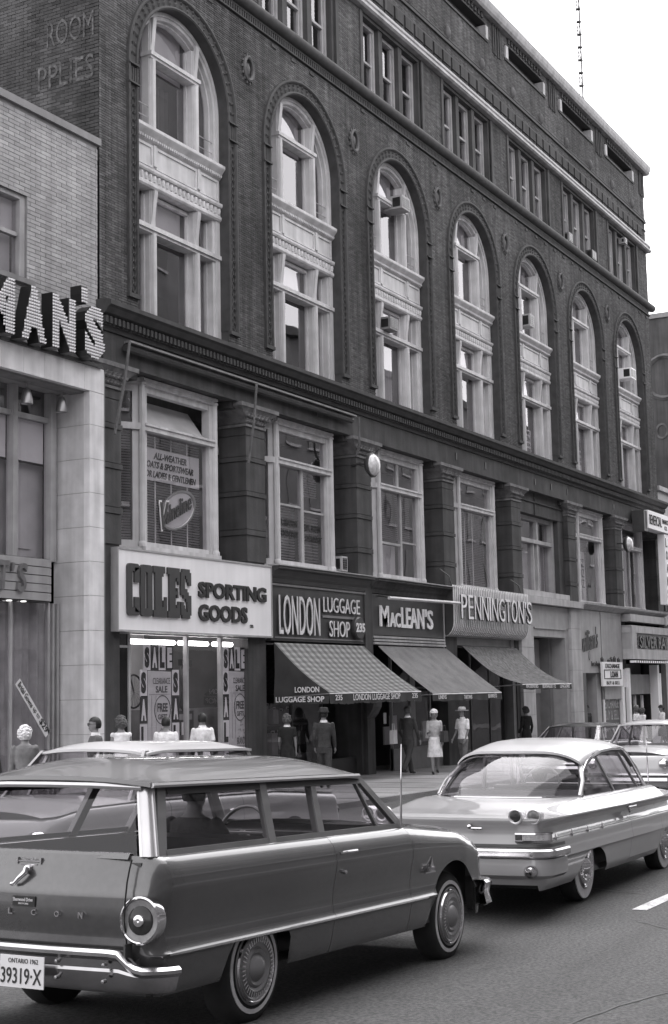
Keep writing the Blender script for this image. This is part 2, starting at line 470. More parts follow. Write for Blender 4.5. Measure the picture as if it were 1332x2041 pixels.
# sooty side wall: real brick courses for the strip that shows above the neighbour
M_SIDE = mat('sooty_brick', .05, .9, tone=True, vary=.4, scale=.9, streak=.3)
b.build('side_wall', mat('sooty_mortar', .04, .9, vary=.4, scale=.9, streak=.3), bld)
sb = MB()
for i in range(int(12.5/.075)):
    z = 11.0+i*.075
    y = 18.012-(.1125 if i % 2 else 0)
    while y < 22.5:
        tn = min(1, max(0, random.gauss(.45, .22))); pr = random.uniform(.004, .014)
        if y > 19.75 and (z < 15.2+.25*math.sin(z*9)): tn = min(1, tn+.38)
        xa = XL-pr; yy = max(y, 18.0); ye = y+.215
        sb.add([(xa, ye, z), (xa, yy, z), (xa, yy, z+.064), (xa, ye, z+.064), (XL+.002, ye, z), (XL+.002, yy, z), (XL+.002, yy, z+.064), (XL+.002, ye, z+.064)],
               [(0, 1, 2, 3), (0, 4, 5, 1), (3, 2, 6, 7), (0, 3, 7, 4), (1, 5, 6, 2)], tn)
        y += .225
sb.build('side_brickwork', M_SIDE, bld, tone=True, kind='stuff')
M_GHOST = mat('faded_sign_paint', .075, .9, vary=.5, scale=5, fine=.4, fscale=14)
for t, yl, yr, z, h in (('ROOM', 19.38, 18.13, 13.75, .56), ('PPLIES', 19.62, 18.13, 12.82, .54)):
    b = MB(); text(b, t, (XL-.016, yl, z), (0, -1, 0), (0, 0, 1), w=yl-yr, h=h, depth=.003); b.build('faded_wall_lettering', M_GHOST, bld)

# --- arch surround with its ornament (one per bay, sharing meshes)
def ring_profile(mb, c, prof, zb, n=30, z0=8.36):
    """sweep (radius, y) profile up the leg, round the arch and down again"""
    rows = []
    rows.append([(c-r, y, zb) for r, y in prof])
    for i in range(n+1):
        t = math.pi*i/n
        rows.append([(c-r*math.cos(t), y, ZS+r*math.sin(t)) for r, y in prof])
    rows.append([(c+r, y, zb) for r, y in prof])
    mb.grid(rows)
def make_arch(c):
    b = MB()
    prof = [(RI, 18.45), (RI, 17.99), (RI+.0, 17.955), (RI+.035, 17.93), (RI+.075, 17.945), (RI+.085, 17.975), (RO-.10, 17.975), (RO-.09, 17.945), (RO-.05, 17.92), (RO, 17.93), (RO, 18.003)]
    ring_profile(b, c, prof, 8.42)
    for s in (-1, 1):
        a = sorted((c+s*(RI+.0), c+s*(RO+.02)))
        b.box(a[0], a[1], 17.915, 18.003, 8.33, 8.42)                     # foot moulding
        for z in (13.07, 13.5): b.box(a[0]+.01, a[1]-.01, 17.90, 17.99, z-.018, z+.018)
    o = b.build('arch_surround', M_TERRA, bld, smooth=40)
    d = MB(); m = (RI+RO)/2
    for s in (-1, 1):                                                     # guilloche rings on the legs
        z = 8.55
        while z < 13.0:
            pts = [(c+s*m+.075*math.cos(2*math.pi*i/8), 17.962, z+.105*math.sin(2*math.pi*i/8)) for i in range(9)]
            d.tube(pts, .018, 4, cap=False); z += .165
    for i in range(26):                                                   # leaves round the arch
        t = math.pi*(i+.5)/26
        for rr, hh, tw in ((m-.05, .1, .5), (m+.06, .07, -.5)):
            cx, cz = c-rr*math.cos(t), ZS+rr*math.sin(t)
            e = Vector((-math.cos(t+tw), 0, math.sin(t+tw))); q = Vector((e.z, 0, -e.x))
            p = Vector((cx, 17.972, cz))
            d.add([tuple(p-e*hh), tuple(p+q*.055), tuple(p+e*hh), tuple(p-q*.055), tuple(p+Vector((0, -.04, 0)))], [(0, 1, 4), (1, 2, 4), (2, 3, 4), (3, 0, 4)])
    for s in (-1, 1):
        for i in range(3): d.box(c+s*m-.1+.075*i, c+s*m-.05+.075*i, 17.955, 17.98, 13.13, 13.44)
    d.build('leaf_ornament', M_TERRA, o, kind='stuff')
    return o
a0 = make_arch(BC[0])
for k in range(1, 7): dup(a0, (P*k, 0, 0), bld); 
for ch, k in zip([o for o in bld.children if o.name.startswith('arch_surround.')], range(1, 7)): ch.location = a0.location+Vector((P*k, 0, 0))

def pane(mb, x0, x1, y, z0, z1): mb.add([(x0, y, z0), (x1, y, z0), (x1, y, z1), (x0, y, z1)], [(0, 1, 2, 3)])
# --- the two storey arched window
def make_arch_window(c):
    f = MB()
    for s in (-1, 1):
        f_ = lambda a, d, *r: f.box(*(sorted((c+s*a, c+s*d))), *r)
        # lower storey
        f_(1.52, RI+.01, 18.26, 18.6, 8.0, 11.08); f_(1.60, RI+.015, 18.215, 18.26, 8.0, 11.08)      # jamb
        f_(.75, .95, 18.28, 18.52, 8.0, 11.06); f_(.77, .93, 18.25, 18.28, 8.0, 11.06)               # mullion
        f.tube([(c+s*.85, 18.24, 8.0), (c+s*.85, 18.24, 10.08)], .065, 8)
        f.prism([(18.25, 11.05), (18.25, 10.3), (18.225, 10.55), (18.195, 10.8), (18.17, 10.95), (18.16, 11.05)], c+s*.85-.06, c+s*.85+.06, 'x')
        f_(1.46, 1.52, 18.40, 18.5, 8.0, 11.0); f_(.95, 1.0, 18.40, 18.5, 8.0, 11.0); f_(.70, .75, 18.42, 18.5, 8.0, 11.0); f_(.70, .75, 18.42, 18.5, 12.42, 14.9)
        # upper storey
        f_(.75, .95, 18.28, 18.52, 12.42, 14.95); f_(.77, .93, 18.25, 18.28, 12.42, 14.95)
        f.tube([(c+s*.85, 18.24, 12.42), (c+s*.85, 18.24, 14.1)], .065, 8)
        f.prism([(18.25, 15.08), (18.25, 14.3), (18.225, 14.5), (18.20, 14.75), (18.175, 14.95), (18.17, 15.05)], c+s*.85-.06, c+s*.85+.06, 'x')
    # arched jamb
    ring_profile(f, c, [(RI+.015, 18.215), (1.68, 18.215), (1.68, 18.26), (1.60, 18.26), (1.60, 18.36), (1.55, 18.36), (1.55, 18.5)], 12.42, 24)
    f.box(c-RI-.01, c+RI+.01, 18.17, 18.5, 10.13, 10.23); f.box(c-RI-.005, c+RI+.005, 18.22, 18.5, 10.07, 10.129)   # lower transom
    f.box(c-.98, c+.98, 18.18, 18.5, 14.18, 14.27); f.box(c-.95, c+.95, 18.22, 18.5, 14.12, 14.179)
    for z0, z1 in ((8.0, 8.1), (12.42, 12.5)): f.box(c-1.52, c+1.52, 18.40, 18.52, z0, z1)
    f.box(c-.70, c+.70, 18.40, 18.5, 10.95, 11.03)
    o = f.build('arched_window', M_WOOD, bld, smooth=35)
    # spandrel: sill cornice, panels, egg and dart band
    s_ = MB()
    pr = [(18.5, 11.07), (18.19, 11.07), (18.16, 11.11), (18.16, 11.17), (18.19, 11.2), (18.21, 11.38), (18.15, 11.40), (18.13, 11.44), (18.13, 11.49), (18.22, 11.52), (18.22, 12.08), (18.16, 12.12), (18.15, 12.2), (18.06, 12.30), (18.04, 12.33), (18.04, 12.40), (18.5, 12.44)]
    s_.prism(pr, c-RI-.004, c+RI+.004, 'x')
    for a, d in ((-1.7, -.92), (-.80, .80), (.92, 1.7)):
        for q in ((a, d, 12.0, 12.06), (a, d, 11.55, 11.6), (a, a+.06, 11.6, 12.0), (d-.06, d, 11.6, 12.0)): s_.box(c+q[0], c+q[1], 18.19, 18.225, q[2], q[3])
    for s in (-1, 1): s_.box(c+s*.86-.05, c+s*.86+.05, 18.17, 18.225, 11.6, 12.08)
    s_.build('spandrel', M_WOOD, o)
    e = MB()
    for i in range(22):
        x = c-RI+.08+i*(2*RI-.16)/21
        e.lathe([(.0, 11.21), (.04, 11.23), (.05, 11.30), (.045, 11.37)], (x, 18.195, 0), 'z', 6)
    for i in range(44):
        x = c-RI+.05+i*(2*RI-.1)/43
        e.box(x-.02, x+.02, 18.115, 18.16, 12.13, 12.19)
    e.build('egg_moulding', M_WOOD, o, kind='stuff')
    # panes
    for (a, d, z0, z1) in ((-1.47, -.99, 8.1, 10.05), (.99, 1.47, 8.1, 10.05), (-.71, .71, 8.1, 10.05), (-1.47, -.99, 10.23, 11.0), (.99, 1.47, 10.23, 11.0), (-.71, .71, 10.23, 10.96), (-.71, .71, 12.5, 14.12)):
        q = MB(); pane(q, c+a, c+d, 18.47, z0, z1); q.build('pane', M_GLASS, o)
    for s in (-1, 1):
        q = MB(); pts = [(c+s*.95, 12.5), (c+s*1.56, 12.5)]
        for i in range(9):
            x = 1.56-.61*i/8; pts.append((c+s*x, ZS+math.sqrt(max(0, 1.57**2-x*x))))
        if s < 0: pts = pts[::-1]
        q.add([(p[0], 18.47, p[1]) for p in pts], [tuple(range(len(pts)))]); q.build('pane', M_GLASS, o)
        r = MB()
        for z in (12.72, 12.98): r.tube([(c+s*.95, 18.3, z), (c+s*1.6, 18.3, z)], .014, 5)
        r.build('guard_bar', M_WOODG, o)
    q = MB(); pts = [(c-.74, 14.27), (c+.74, 14.27)]+[(c+.74-1.48*i/10, ZS+math.sqrt(1.57**2-(.74-1.48*i/10)**2)) for i in range(11)]
    q.add([(p[0], 18.47, p[1]) for p in pts], [tuple(range(len(pts)))]); q.build('pane', M_GLASS, o)
    return o
w0 = make_arch_window(BC[0]); wins = [w0]
for k in range(1, 7):
    c_ = dup(w0, (P*k, 0, 0), bld); c_.location = w0.location+Vector((P*k, 0, 0)); wins.append(c_)
# shades, curtains and signs behind the glass of each arched window
def shade(o, x0, x1, y, z0, z1, m=M_SHADE, name='window_shade', fold=0):
    q = MB()
    if fold:
        nx = max(4, int((x1-x0)/.05))
        q.grid([[(x0+(x1-x0)*i/nx, y+fold*math.sin(i*1.9), z) for i in range(nx+1)] for z in (z0, z1)])
    else: pane(q, x0, x1, y, z0, z1)
    return q.build(name, m, o)
for k, o in enumerate(wins):
    c = BC[k]
    shade(o, c-.7, c+.7, 18.62, 10.12 if k != 3 else 10.0, 11.02, M_SHADE if k in (0, 1, 2) else M_SHADEG)      # upper lights of the lower window
    shade(o, c-.75, c+.75, 18.62, 14.1, 15.3, M_SHADE if k in (0, 2, 3) else M_SHADEG)
    if k in (0,):
        shade(o, c-.7, c-.1, 18.8, 8.1, 10, M_ROOM, 'curtain', .04); shade(o, c+.1, c+.7, 18.9, 12.5, 14, M_ROOM, 'curtain', .05)
        shade(o, c-.7, c-.2, 18.8, 12.5, 14, M_ROOM, 'curtain', .05)
    if k == 2: shade(o, c-.2, c+.6, 18.7, 8.1, 10, M_SHADEG, 'curtain', .05)
    if k in (3,): shade(o, c-.6, c+1.4, 18.7, 8.1, 10.0, M_ROOM, 'curtain', .04)
    if k == 4:
        s_ = shade(o, c-.55, c+.55, 18.56, 8.15, 9.2, M_PAPER, 'window_sign')
        t = MB()
        for tx, z, h in (('ARTHUR', 9.02, .12), ('ULTON', 8.76, .2), ('MAILER', 8.6, .1)): text(t, tx, (c-.5, 18.545, z), FX, FZ, w=.95, h=h, depth=.008, bold=.02)
        t.box(c-.5, c+.45, 18.54, 18.555, 8.2, 8.52); t.build('sign_lettering', M_PRINT, o)
        shade(o, c+.98, c+1.4, 18.6, 8.1, 9.2, M_SHADE); 
    if k == 5:
        shade(o, c-.6, c+.6, 18.6, 8.1, 10, M_SHADEG); t = MB()
        t.tube([(c-.35+.35*(1-math.cos(math.pi*i/10)), 18.56, 9.2+.42*math.sin(math.pi*i/10)) for i in range(11)], .07, 5)
        for z in (9.02, 8.8, 8.62): t.box(c-.42, c+.45, 18.55, 18.57, z, z+.11)
        t.build('sign_lettering', M_CHAR, o); shade(o, c-.5, c+.5, 18.585, 8.12, 8.5, M_SHADE)
        shade(o, c-.55, c+.55, 18.9, 12.5, 14, M_ROOM, 'curtain', .03)
    if k == 6: shade(o, c-.6, c+.6, 18.6, 9.5, 10.0); shade(o, c-.6, c-.2, 18.6, 8.1, 9.5, M_SHADEG); shade(o, c+.1, c+.6, 18.6, 8.1, 9.5, M_SHADEG); shade(o, c-.58, c+.58, 18.9, 12.5, 13.4, M_SHADEG)

# --- main cornice over the second storey, frieze
XA, XB = 22.95, 62.95
b = MB()
b.prism([(18.1, 8.02), (17.62, 7.97), (17.56, 7.95), (17.56, 7.86), (17.62, 7.82), (17.70, 7.72), (17.74, 7.70), (17.80, 7.68), (17.80, 7.50), (17.84, 7.48), (17.86, 7.40), (18.1, 7.38)], XA, XB, 'x')
b.build('main_cornice', M_TERRA, bld)
b = MB(); x = XA+.04
while x < XB-.1: b.box(x, x+.075, 17.715, 17.802, 7.52, 7.66); x += .14
b.build('dentil_course', M_TERRA, bld, kind='stuff')
b = MB(); b.box(XL+.002, XR-.002, 17.90, 18.42, 6.80, 7.39); b.box(XL-.02, XR+.02, 17.87, 18.3, 6.76, 6.80); b.build('frieze', M_STONE, bld)
b = MB()
for x in (31.9, 40.6, 42.9, 47.3, 48.9, 50.6, 56.0, 58.4): b.box(x, x+.07, 17.875, 17.90, 7.0, 7.22)
b.build('anchor_plate', M_CHAR, bld)
# --- roll moulding, reeded band below the top floor
b = MB(); b.tube([(XA, 17.95, 16.82), (XB+.15, 17.95, 16.82)], .17, 12); b.build('roll_moulding', M_TERRA, bld, smooth=50)
b = MB(); b.box(XL, XR, 17.93, 18.003, 16.39, 16.43); b.box(XL, XR, 17.95, 18.003, 16.60, 16.66); b.build('band_moulding', M_TERRA, bld)
b = MB(); x = XL+.03
while x < XR-.1: b.box(x, x+.06, 17.955, 18.003, 16.43, 16.60); x += .105
b.build('reeded_band', M_TERRA, bld, kind='stuff')
b = MB()
for x in [XL+.2+.97*i for i in range(41)]:
    if random.random() < .7: b.box(x, x+.22, 17.965, 18.003, 16.22, 16.30)
b.build('drop_brick', M_TERRA, bld, kind='stuff')
# --- top floor: three sash windows to a bay
def make_sash(x0, x1):
    f = MB(); Yf = 18.2
    f.box(x0, x0+.09, Yf, Yf+.2, 17.0, 19.2); f.box(x1-.09, x1, Yf, Yf+.2, 17.0, 19.2); f.box(x0+.09, x1-.09, Yf, Yf+.2, 19.1, 19.2); f.box(x0+.09, x1-.09, Yf-.03, Yf+.2, 17.0, 17.07)
    f.box(x0+.09, x1-.09, Yf+.05, Yf+.13, 18.03, 18.1)
    for a, d in ((x0+.09, x0+.14), (x1-.14, x1-.09)): f.box(a, d, Yf+.06, Yf+.12, 17.07, 19.1)
    o = f.build('sash_window', M_WOODG, bld)
    for z0, z1, y in ((17.08, 18.03, .12), (18.1, 19.1, .09)):
        q = MB(); pane(q, x0+.14, x1-.14, Yf+y, z0, z1); q.build('pane', M_GLASS, o)
    return o
sp = None
for k in range(7):
    for a in (-1.83, -.53, .77):
        x0 = GC[k]+a
        if sp is None: sp = make_sash(x0, x0+1.06); base = x0
        else:
            q = dup(sp, (x0-base, 0, 0), bld); q.location = sp.location+Vector((x0-base, 0, 0))
b = MB()
for c in GC:
    for a in (-.77, .53): b.box(c+a, c+a+.24, 18.06, 18.4, 17.0, 19.22)
    b.box(c-GW-.16, c-GW, 17.955, 18.1, 17.0, 19.29); b.box(c+GW, c+GW+.16, 17.955, 18.1, 17.0, 19.29)
    b.box(c-GW-.001, c-1.83, 18.03, 18.4, 17.0, 19.2); b.box(c+1.83, c+GW+.001, 18.03, 18.4, 17.0, 19.2); b.box(c-GW, c+GW, 18.02, 18.4, 19.2, 19.29)
b.build('stone_mullion', M_STONE, bld)
# light metal strip and corbel table, string courses, parapet
b = MB(); b.prism([(18.1, 19.33), (17.84, 19.33), (17.78, 19.38), (17.78, 19.46), (17.86, 19.5), (17.80, 19.56), (17.80, 19.64), (18.1, 19.66)], XL-.1, XR+.15, 'x'); b.build('metal_strip', M_METALW, bld)
cb = None; x = XL+.35
while x < XR-.7:
    if cb is None:
        q = MB(); q.box(x, x+.56, 17.93, 18.003, 19.92, 20.28); q.box(x+.05, x+.51, 17.965, 18.003, 19.84, 19.92)
        cb = q.build('corbel_block', M_BRICK, bld); cx0 = x
    else: share(cb, 'corbel_block', bld, WO[cb.name]+Vector((x-cx0, 0, 0)))
    x += P/8
b = MB(); b.box(XL-.02, XR+.02, 17.93, 18.003, 20.68, 20.78); b.box(XL-.01, XR+.01, 17.95, 18.003, 20.30, 20.36); b.box(XL-.01, XR+.01, 17.96, 18.003, 20.84, 20.88); b.build('string_course', M_TERRA, bld)
q = None
for k in range(14):
    x = 24.4+k*2.8
    if q is None:
        t = MB(); t.lathe([(.0, 20.80), (.05, 20.86), (.12, 20.92), (.13, 21.1), (.07, 21.24), (.0, 21.32)], (x, 17.98, 0), 'z', 8); q = t.build('stone_boss', M_STONEC, bld, smooth=50); qx = x
    else: share(q, 'stone_boss', bld, WO[q.name]+Vector((x-qx, 0, 0)))
for c in GC:
    b = MB(); b.box(c-1.9, c+1.9, 18.33, 18.42, 22.2, 22.72); b.build('parapet_recess', M_MORTAR, bld)
    b = MB(); b.box(c-1.95, c-1.73, 17.93, 18.3, 22.15, 22.62); b.box(c+1.73, c+1.95, 17.93, 18.3, 22.15, 22.62); b.build('white_stone_block', M_METALW, bld)
    b = MB(); b.box(c-2.0, c+2.0, 17.95, 18.003, 22.08, 22.15)
    for i in range(12): b.box(c-1.65+i*.28, c-1.52+i*.28, 17.94, 18.003, 22.8, 22.98)
    b.build('parapet_brick_trim', M_TERRA, bld)
b = MB()
for k in range(8):
    x = XL+.35 if k == 0 else (XR-.35 if k == 7 else (GC[k-1]+GC[k])/2)
    for d in (-.3, -.12, .12, .3): b.box(x+d-.03, x+d+.03, 17.94, 18.003, 21.85+.12*abs(d), 22.98)
b.build('brick_pendant', M_TERRA, bld)
b = MB(); b.prism([(18.5, 23.0), (17.80, 23.0), (17.74, 23.08), (17.70, 23.2), (17.68, 23.36), (18.5, 23.4)], XL-.1, XR+.3, 'x')
b.build('roof_cornice', mat('metal_cornice', .3, .5, vary=.2, streak=.25), bld)
# medallions
md = MB(); mx = BC[0]+P/2-.02
for i in range(1): pass
md.tube([(mx+.2*math.cos(2*math.pi*i/16), 17.95, 15.18+.29*math.sin(2*math.pi*i/16)) for i in range(17)], .05, 6, cap=False)
for i in range(14):
    t = 2*math.pi*i/14; md.box(mx+.27*math.cos(t)-.02, mx+.27*math.cos(t)+.02, 17.95, 18.0, 15.18+.36*math.sin(t)-.03, 15.18+.36*math.sin(t)+.03)
md.lathe([(.0, 17.93), (.07, 17.95), (.1, 18.0)], (mx, 0, 15.18), 'y', 8, sy=1.8)
m0 = md.build('medallion', M_STONEC, bld, smooth=40)
for k in range(1, 6): share(m0, 'medallion', bld, WO[m0.name]+Vector((P*k, 0, 0)))

# --- second storey: stone piers with carved capitals, canted bay windows
PX = [23.36]+[C0-P/2+P*k+.0 for k in range(1, 7)]+[62.2]
M_CAP = mat('capital_stone', .15, .8, vary=.35, scale=5, bump=.2, bscale=25)
def make_pier(x, k):
    hw = .42 if 0 < k < 7 else .4
    lo = 3.05
    sizes = [.62, .14, .78, .12, .7, .12, .5, .3]; z = lo; first = None
    for i, h in enumerate(sizes):
        wd = hw+(.025 if h < .2 else 0)
        q = MB(); q.box(x-wd, x+wd, 17.93-(.02 if h < .2 else 0), 18.75, z+.008, z+h-.008)
        q.build('stone_block', M_STONE, bld); z += h
    q = MB(); q.box(x-hw+.03, x+hw-.03, 17.96, 18.74, -2.4, 6.36); q.build('pier_core', M_STONE, bld)
    q = MB()                                              # capital: flared, carved
    ch = .42 if 0 < k < 7 else .40
    z0, z1 = 6.30, 6.66
    rows = []
    for t in (0, .25, .5, .75, 1):
        w_ = hw-.02+(ch+.0)*(t**1.6); y = 17.94-.16*t**1.6; zz = z0+(z1-z0)*t
        rows.append([(x-w_, 18.75, zz), (x-w_, y, zz), (x+w_, y, zz), (x+w_, 18.75, zz)])
    q.grid(rows); 
    q.box(x-hw-ch, x+hw+ch, 17.76, 18.75, 6.661, 6.755); q.box(x-hw-.03, x+hw+.03, 17.90, 18.75, 6.24, 6.298)
    c_ = q.build('capital', M_CAP, bld)
    q = MB()
    for i in range(7):
        u = -.75+i*.25
        for (zz, s) in ((6.40, .06), (6.53, .075)):
            w_ = hw+ch*(((zz-z0)/(z1-z0))**1.6); px_ = x+u*w_; y = 17.93-.16*((zz-z0)/(z1-z0))**1.6
            q.tube([(px_+s*math.cos(a)*(.4+.1*a), y, zz+s*math.sin(a)*(.4+.1*a)) for a in (0, 1, 2, 3, 4, 5, 6)], .034, 4)
    q.build('scroll_carving', M_CAP, c_, kind='stuff')
for k, x in enumerate(PX): make_pier(x, k)
b = MB()
for k in range(7):
    b.box(PX[k]+.42, PX[k+1]-.42, 18.76, 18.95, 6.3, 6.8) if k != 4 else None
b.build('window_head', M_STONE, bld)

def make_bay(c, k):
    f = MB(); HW, HS, YF, YB = 1.40, 2.28, 18.2, 18.72; ZT = 6.74
    for s in (-1, 1):
        f.tube([(c+s*HW, YF-.01, 3.12), (c+s*HW, YF-.01, 6.62)], .075, 8)
        f.lathe([(.0, 6.80), (.05, 6.78), (.075, 6.73), (.06, 6.67), (.10, 6.64), (.10, 6.60)], (c+s*HW, YF-.01, 0), 'z', 8)
        f.lathe([(.10, 3.12), (.10, 3.20), (.075, 3.24)], (c+s*HW, YF-.01, 0), 'z', 8)
        f_ = lambda a, d, *r: f.box(*(sorted((c+s*a, c+s*d))), *r)
        f_(1.20, HW-.02, YF, YF+.2, 3.12, 6.6)
        def cant(t0, t1, z0, z1, th=.1, out=0.):           # board on the canted side, t from front corner to pier
            p0 = Vector((c+s*(HW+(HS-HW)*t0), YF+(YB-YF)*t0, 0)); p1 = Vector((c+s*(HW+(HS-HW)*t1), YF+(YB-YF)*t1, 0))
            d = (p1-p0).normalized(); nrm = Vector((d.y*s, -d.x*s, 0)); nrm = nrm if nrm.y < 0 else -nrm
            a_, b_ = p0+nrm*out, p1+nrm*out; c2, d2 = p1-nrm*th, p0-nrm*th
            f.prism([(a_.x, a_.y), (b_.x, b_.y), (c2.x, c2.y), (d2.x, d2.y)], z0, z1, 'z')
        cant(.0, .2, 3.12, 6.6); cant(.84, 1, 3.12, 6.6); cant(.2, .84, 6.45, 6.6); cant(0, 1, 5.62, 5.76, .12, .06); cant(.2, .84, 3.12, 3.26); cant(0, 1, 6.601, ZT, .12, .05); cant(0, 1, 3.0, 3.119, .2, .06)
    f.box(c-1.20, c+1.20, YF+.02, YF+.18, 6.46, 6.6); f.box(c-HW, c+HW, YF-.06, YF+.2, 6.601, 6.68); f.box(c-HW-.03, c+HW+.03, YF-.1, YF+.2, 6.68, ZT)
    f.box(c-HW+.05, c+HW-.05, YF-.06, YF+.2, 5.62, 5.72); f.box(c-HW+.05, c+HW-.05, YF-.09, YF+.2, 5.721, 5.77)
    f.box(c-1.20, c+1.20, YF+.02, YF+.18, 3.12, 3.24); f.box(c-HW-.05, c+HW+.05, YF-.14, YF+.25, 3.0, 3.119)
    o = f.build('bay_window', M_WOOD, bld, smooth=40)
    zr = [(3.24, 5.62), (5.77, 6.46)]
    for z0, z1 in zr:
        q = MB(); pane(q, c-1.20, c+1.20, YF+.10, z0, z1)
        if not (k == 0 and z0 > 5): q.build('pane', M_GLASS, o)
        for s in (-1, 1):
            pa = [(c+s*(HW+(HS-HW)*t), YF+.05+(YB-YF)*t) for t in ((.2, .84) if s > 0 else (.84, .2))]
            q = MB(); q.add([(pa[0][0], pa[0][1], z0), (pa[1][0], pa[1][1], z0), (pa[1][0], pa[1][1], z1), (pa[0][0], pa[0][1], z1)], [(0, 1, 2, 3)]); q.build('pane', M_GLASS, o)
    return o, YF, YB, HW, HS
def slats(o, x0, x1, y, z0, z1, pitch=.055, m=M_BLIND, y1=None, cords=()):
    q = MB(); z = z0
    y1 = y if y1 is None else y1
    while z < z1:
        q.add([(x0, y+.02, z), (x1, y1+.02, z), (x1, y1-.015, z+.026), (x0, y-.015, z+.026)], [(0, 1, 2, 3)]); z += pitch
    q.build('venetian_blind', m, o, kind='stuff')
    if cords:
        q = MB()
        for x in cords: q.box(x-.02, x+.02, y-.045, y-.035, z0, z1)
        q.build('blind_tape', M_PAPER, o)
for k in (0, 1, 2, 3, 5, 6):
    c = BC[k] if k < 6 else 59.1
    o, YF, YB, HW, HS = make_bay(c, k)
    yb = YF+.2
    if k == 0:
        slats(o, c-1.13, c+1.13, yb+.05, 3.25, 5.6, .058, M_BLIND, cords=(c-.62, c-.02, c+.6))
        slats(o, c-2.2, c-1.45, YB+.12, 3.25, 5.6, .058, M_BLIND, y1=YF+.22, cords=())
        q = MB(); q.add([(c-1.14, YF+.55, 6.42), (c+1.14, YF+.55, 6.42), (c+1.14, YF+.1, 5.8), (c-1.14, YF+.1, 5.8)], [(3, 2, 1, 0)]); q.build('open_hopper_pane', M_SHADEG, o)
        q = MB(); q.box(c-1.13, c+1.04, yb-.02, yb-.005, 4.62, 5.33); si = q.build('window_sign', M_PAPER, o)
        t = MB()
        for tx, x, z, w_, h in (('ALL-WEATHER', c-.72, 5.10, 1.25, .15), ('COATS & SPORTSWEAR', c-1.1, 4.90, 1.9, .15), ('FOR LADIES & GENTLEMEN', c-1.1, 4.69, 2.0, .15)): text(t, tx, (x, yb-.025, z), FX, FZ, w=w_, h=h, depth=.006, bold=.03, shear=.25)
        t.build('sign_lettering', M_PRINT, o)
        # oval script sign hung on the blinds
        e = MB(); ca, sa = math.cos(.42), math.sin(.42); oc = (c+.1, 4.05)
        rows = []
        for rr, yy in ((.0, yb-.09), (.86, yb-.09), (.9, yb-.11), (1, yb-.11), (1.02, yb-.06)):
            rows.append([(oc[0]+rr*(.72*math.cos(2*math.pi*i/32)*ca-.4*math.sin(2*math.pi*i/32)*sa), yy, oc[1]+rr*(.72*math.cos(2*math.pi*i/32)*sa+.4*math.sin(2*math.pi*i/32)*ca)) for i in range(32)])
        e.grid(rows[:2], wrap=True); ov = e.build('oval_sign', M_PAPER, o)
        e = MB(); e.grid(rows[1:], wrap=True); e.build('oval_rim', M_DCHROME, o)
        t = MB(); text(t, 'alneline', (oc[0]-.5, yb-.115, oc[1]-.36), (ca, 0, sa), (-sa*.5, 0, ca), w=1.1, h=.36, depth=.02, bold=.012, shear=.3); text(t, 'V', (oc[0]-.74, yb-.14, oc[1]-.50), (1, 0, .1), FZ, w=.30, h=.60, depth=.02, bold=.02, shear=.2); tv = MB(); text(tv, 'V', (oc[0]-.78, yb-.12, oc[1]-.54), (1, 0, .1), FZ, w=.39, h=.68, depth=.015, bold=.05, shear=.2); tv.build('script_backing', M_PAPER, o); t.build('script_lettering', M_CHAR, o)
    if k == 1:
        q = MB(); q.box(c-.06, c+.06, YF+.06, YF+.16, 3.24, 5.62)
        for a, d, z in ((-1.14, -.06, 4.62), (.06, 1.14, 4.55)): q.box(c+a, c+d, YF+.07, YF+.15, z, z+.05)
        q.build('sash_bar', M_WOODG, o)
        slats(o, c-1.1, c-.1, yb+.05, 3.25, 4.6, .07, M_SHADE); slats(o, c+.1, c+1.1, yb+.05, 3.25, 4.5, .08, M_SHADE); slats(o, c+.3, c+1.05, yb+.05, 5.0, 5.6, .06, M_SHADE)
        q = MB(); q.box(c-2.2, c-1.45, YB+.2, YB+.22, 3.2, 4.4); q.build('window_shade', M_SHADE, o)
        t = MB()
        for tx, x, z in (('R. SEATON', c-1.05, 4.12), ('DENTIST', c-1.0, 3.85), ('DR. ROSS', c+.15, 4.08), ('DENTIST', c+.2, 3.8)): t = MB(); text(t, tx, (x, YF+.09, z), FX, FZ, w=.82, h=.17, depth=.008, bold=.02); t.build('window_lettering', M_PRINT, o)
    if k == 2:
        q = MB(); q.box(c-.07, c+.05, YF+.06, YF+.16, 5.77, 6.46); q.box(c+.1, c+.2, YF+.06, YF+.16, 3.24, 5.62); q.box(c-1.14, c+.1, YF+.07, YF+.15, 4.1, 4.16); q.box(c+.2, c+1.14, YF+.07, YF+.15, 4.2, 4.25); q.build('sash_bar', M_WOODG, o)
        slats(o, c-1.1, c+.0, yb+.06, 4.3, 5.6, .055, M_SHADEG); slats(o, c+.2, c+1.1, yb+.06, 4.3, 5.6, .055, M_SHADEG)
        shade(o, c-1.1, c+.08, yb+.05, 3.25, 4.1, M_SHADE); shade(o, c-2.25, c-1.42, YB+.1, 3.2, 5.6, M_SHADE)
    if k == 3:
        slats(o, c-1.1, c+1.1, yb+.05, 3.25, 5.6, .055, M_SHADEG, cords=(c-.5, c+.1)); slats(o, c-2.2, c-1.45, YB+.12, 3.25, 5.6, .058, M_BLIND, y1=YF+.22)
    if k == 5:
        slats(o, c-1.1, c+1.1, yb+.35, 3.25, 5.6, .055, M_SHADEG); shade(o, c-.45, c+.5, yb+.2, 3.3, 5.2, M_SHADE)
        t = MB(); 
        for z in (3.8, 4.2, 4.6): text(t, 'SRZ', (c-.3, yb+.18, z), FX, FZ, w=.6, h=.32, depth=.008)
        t.build('window_lettering', M_CHAR, o)
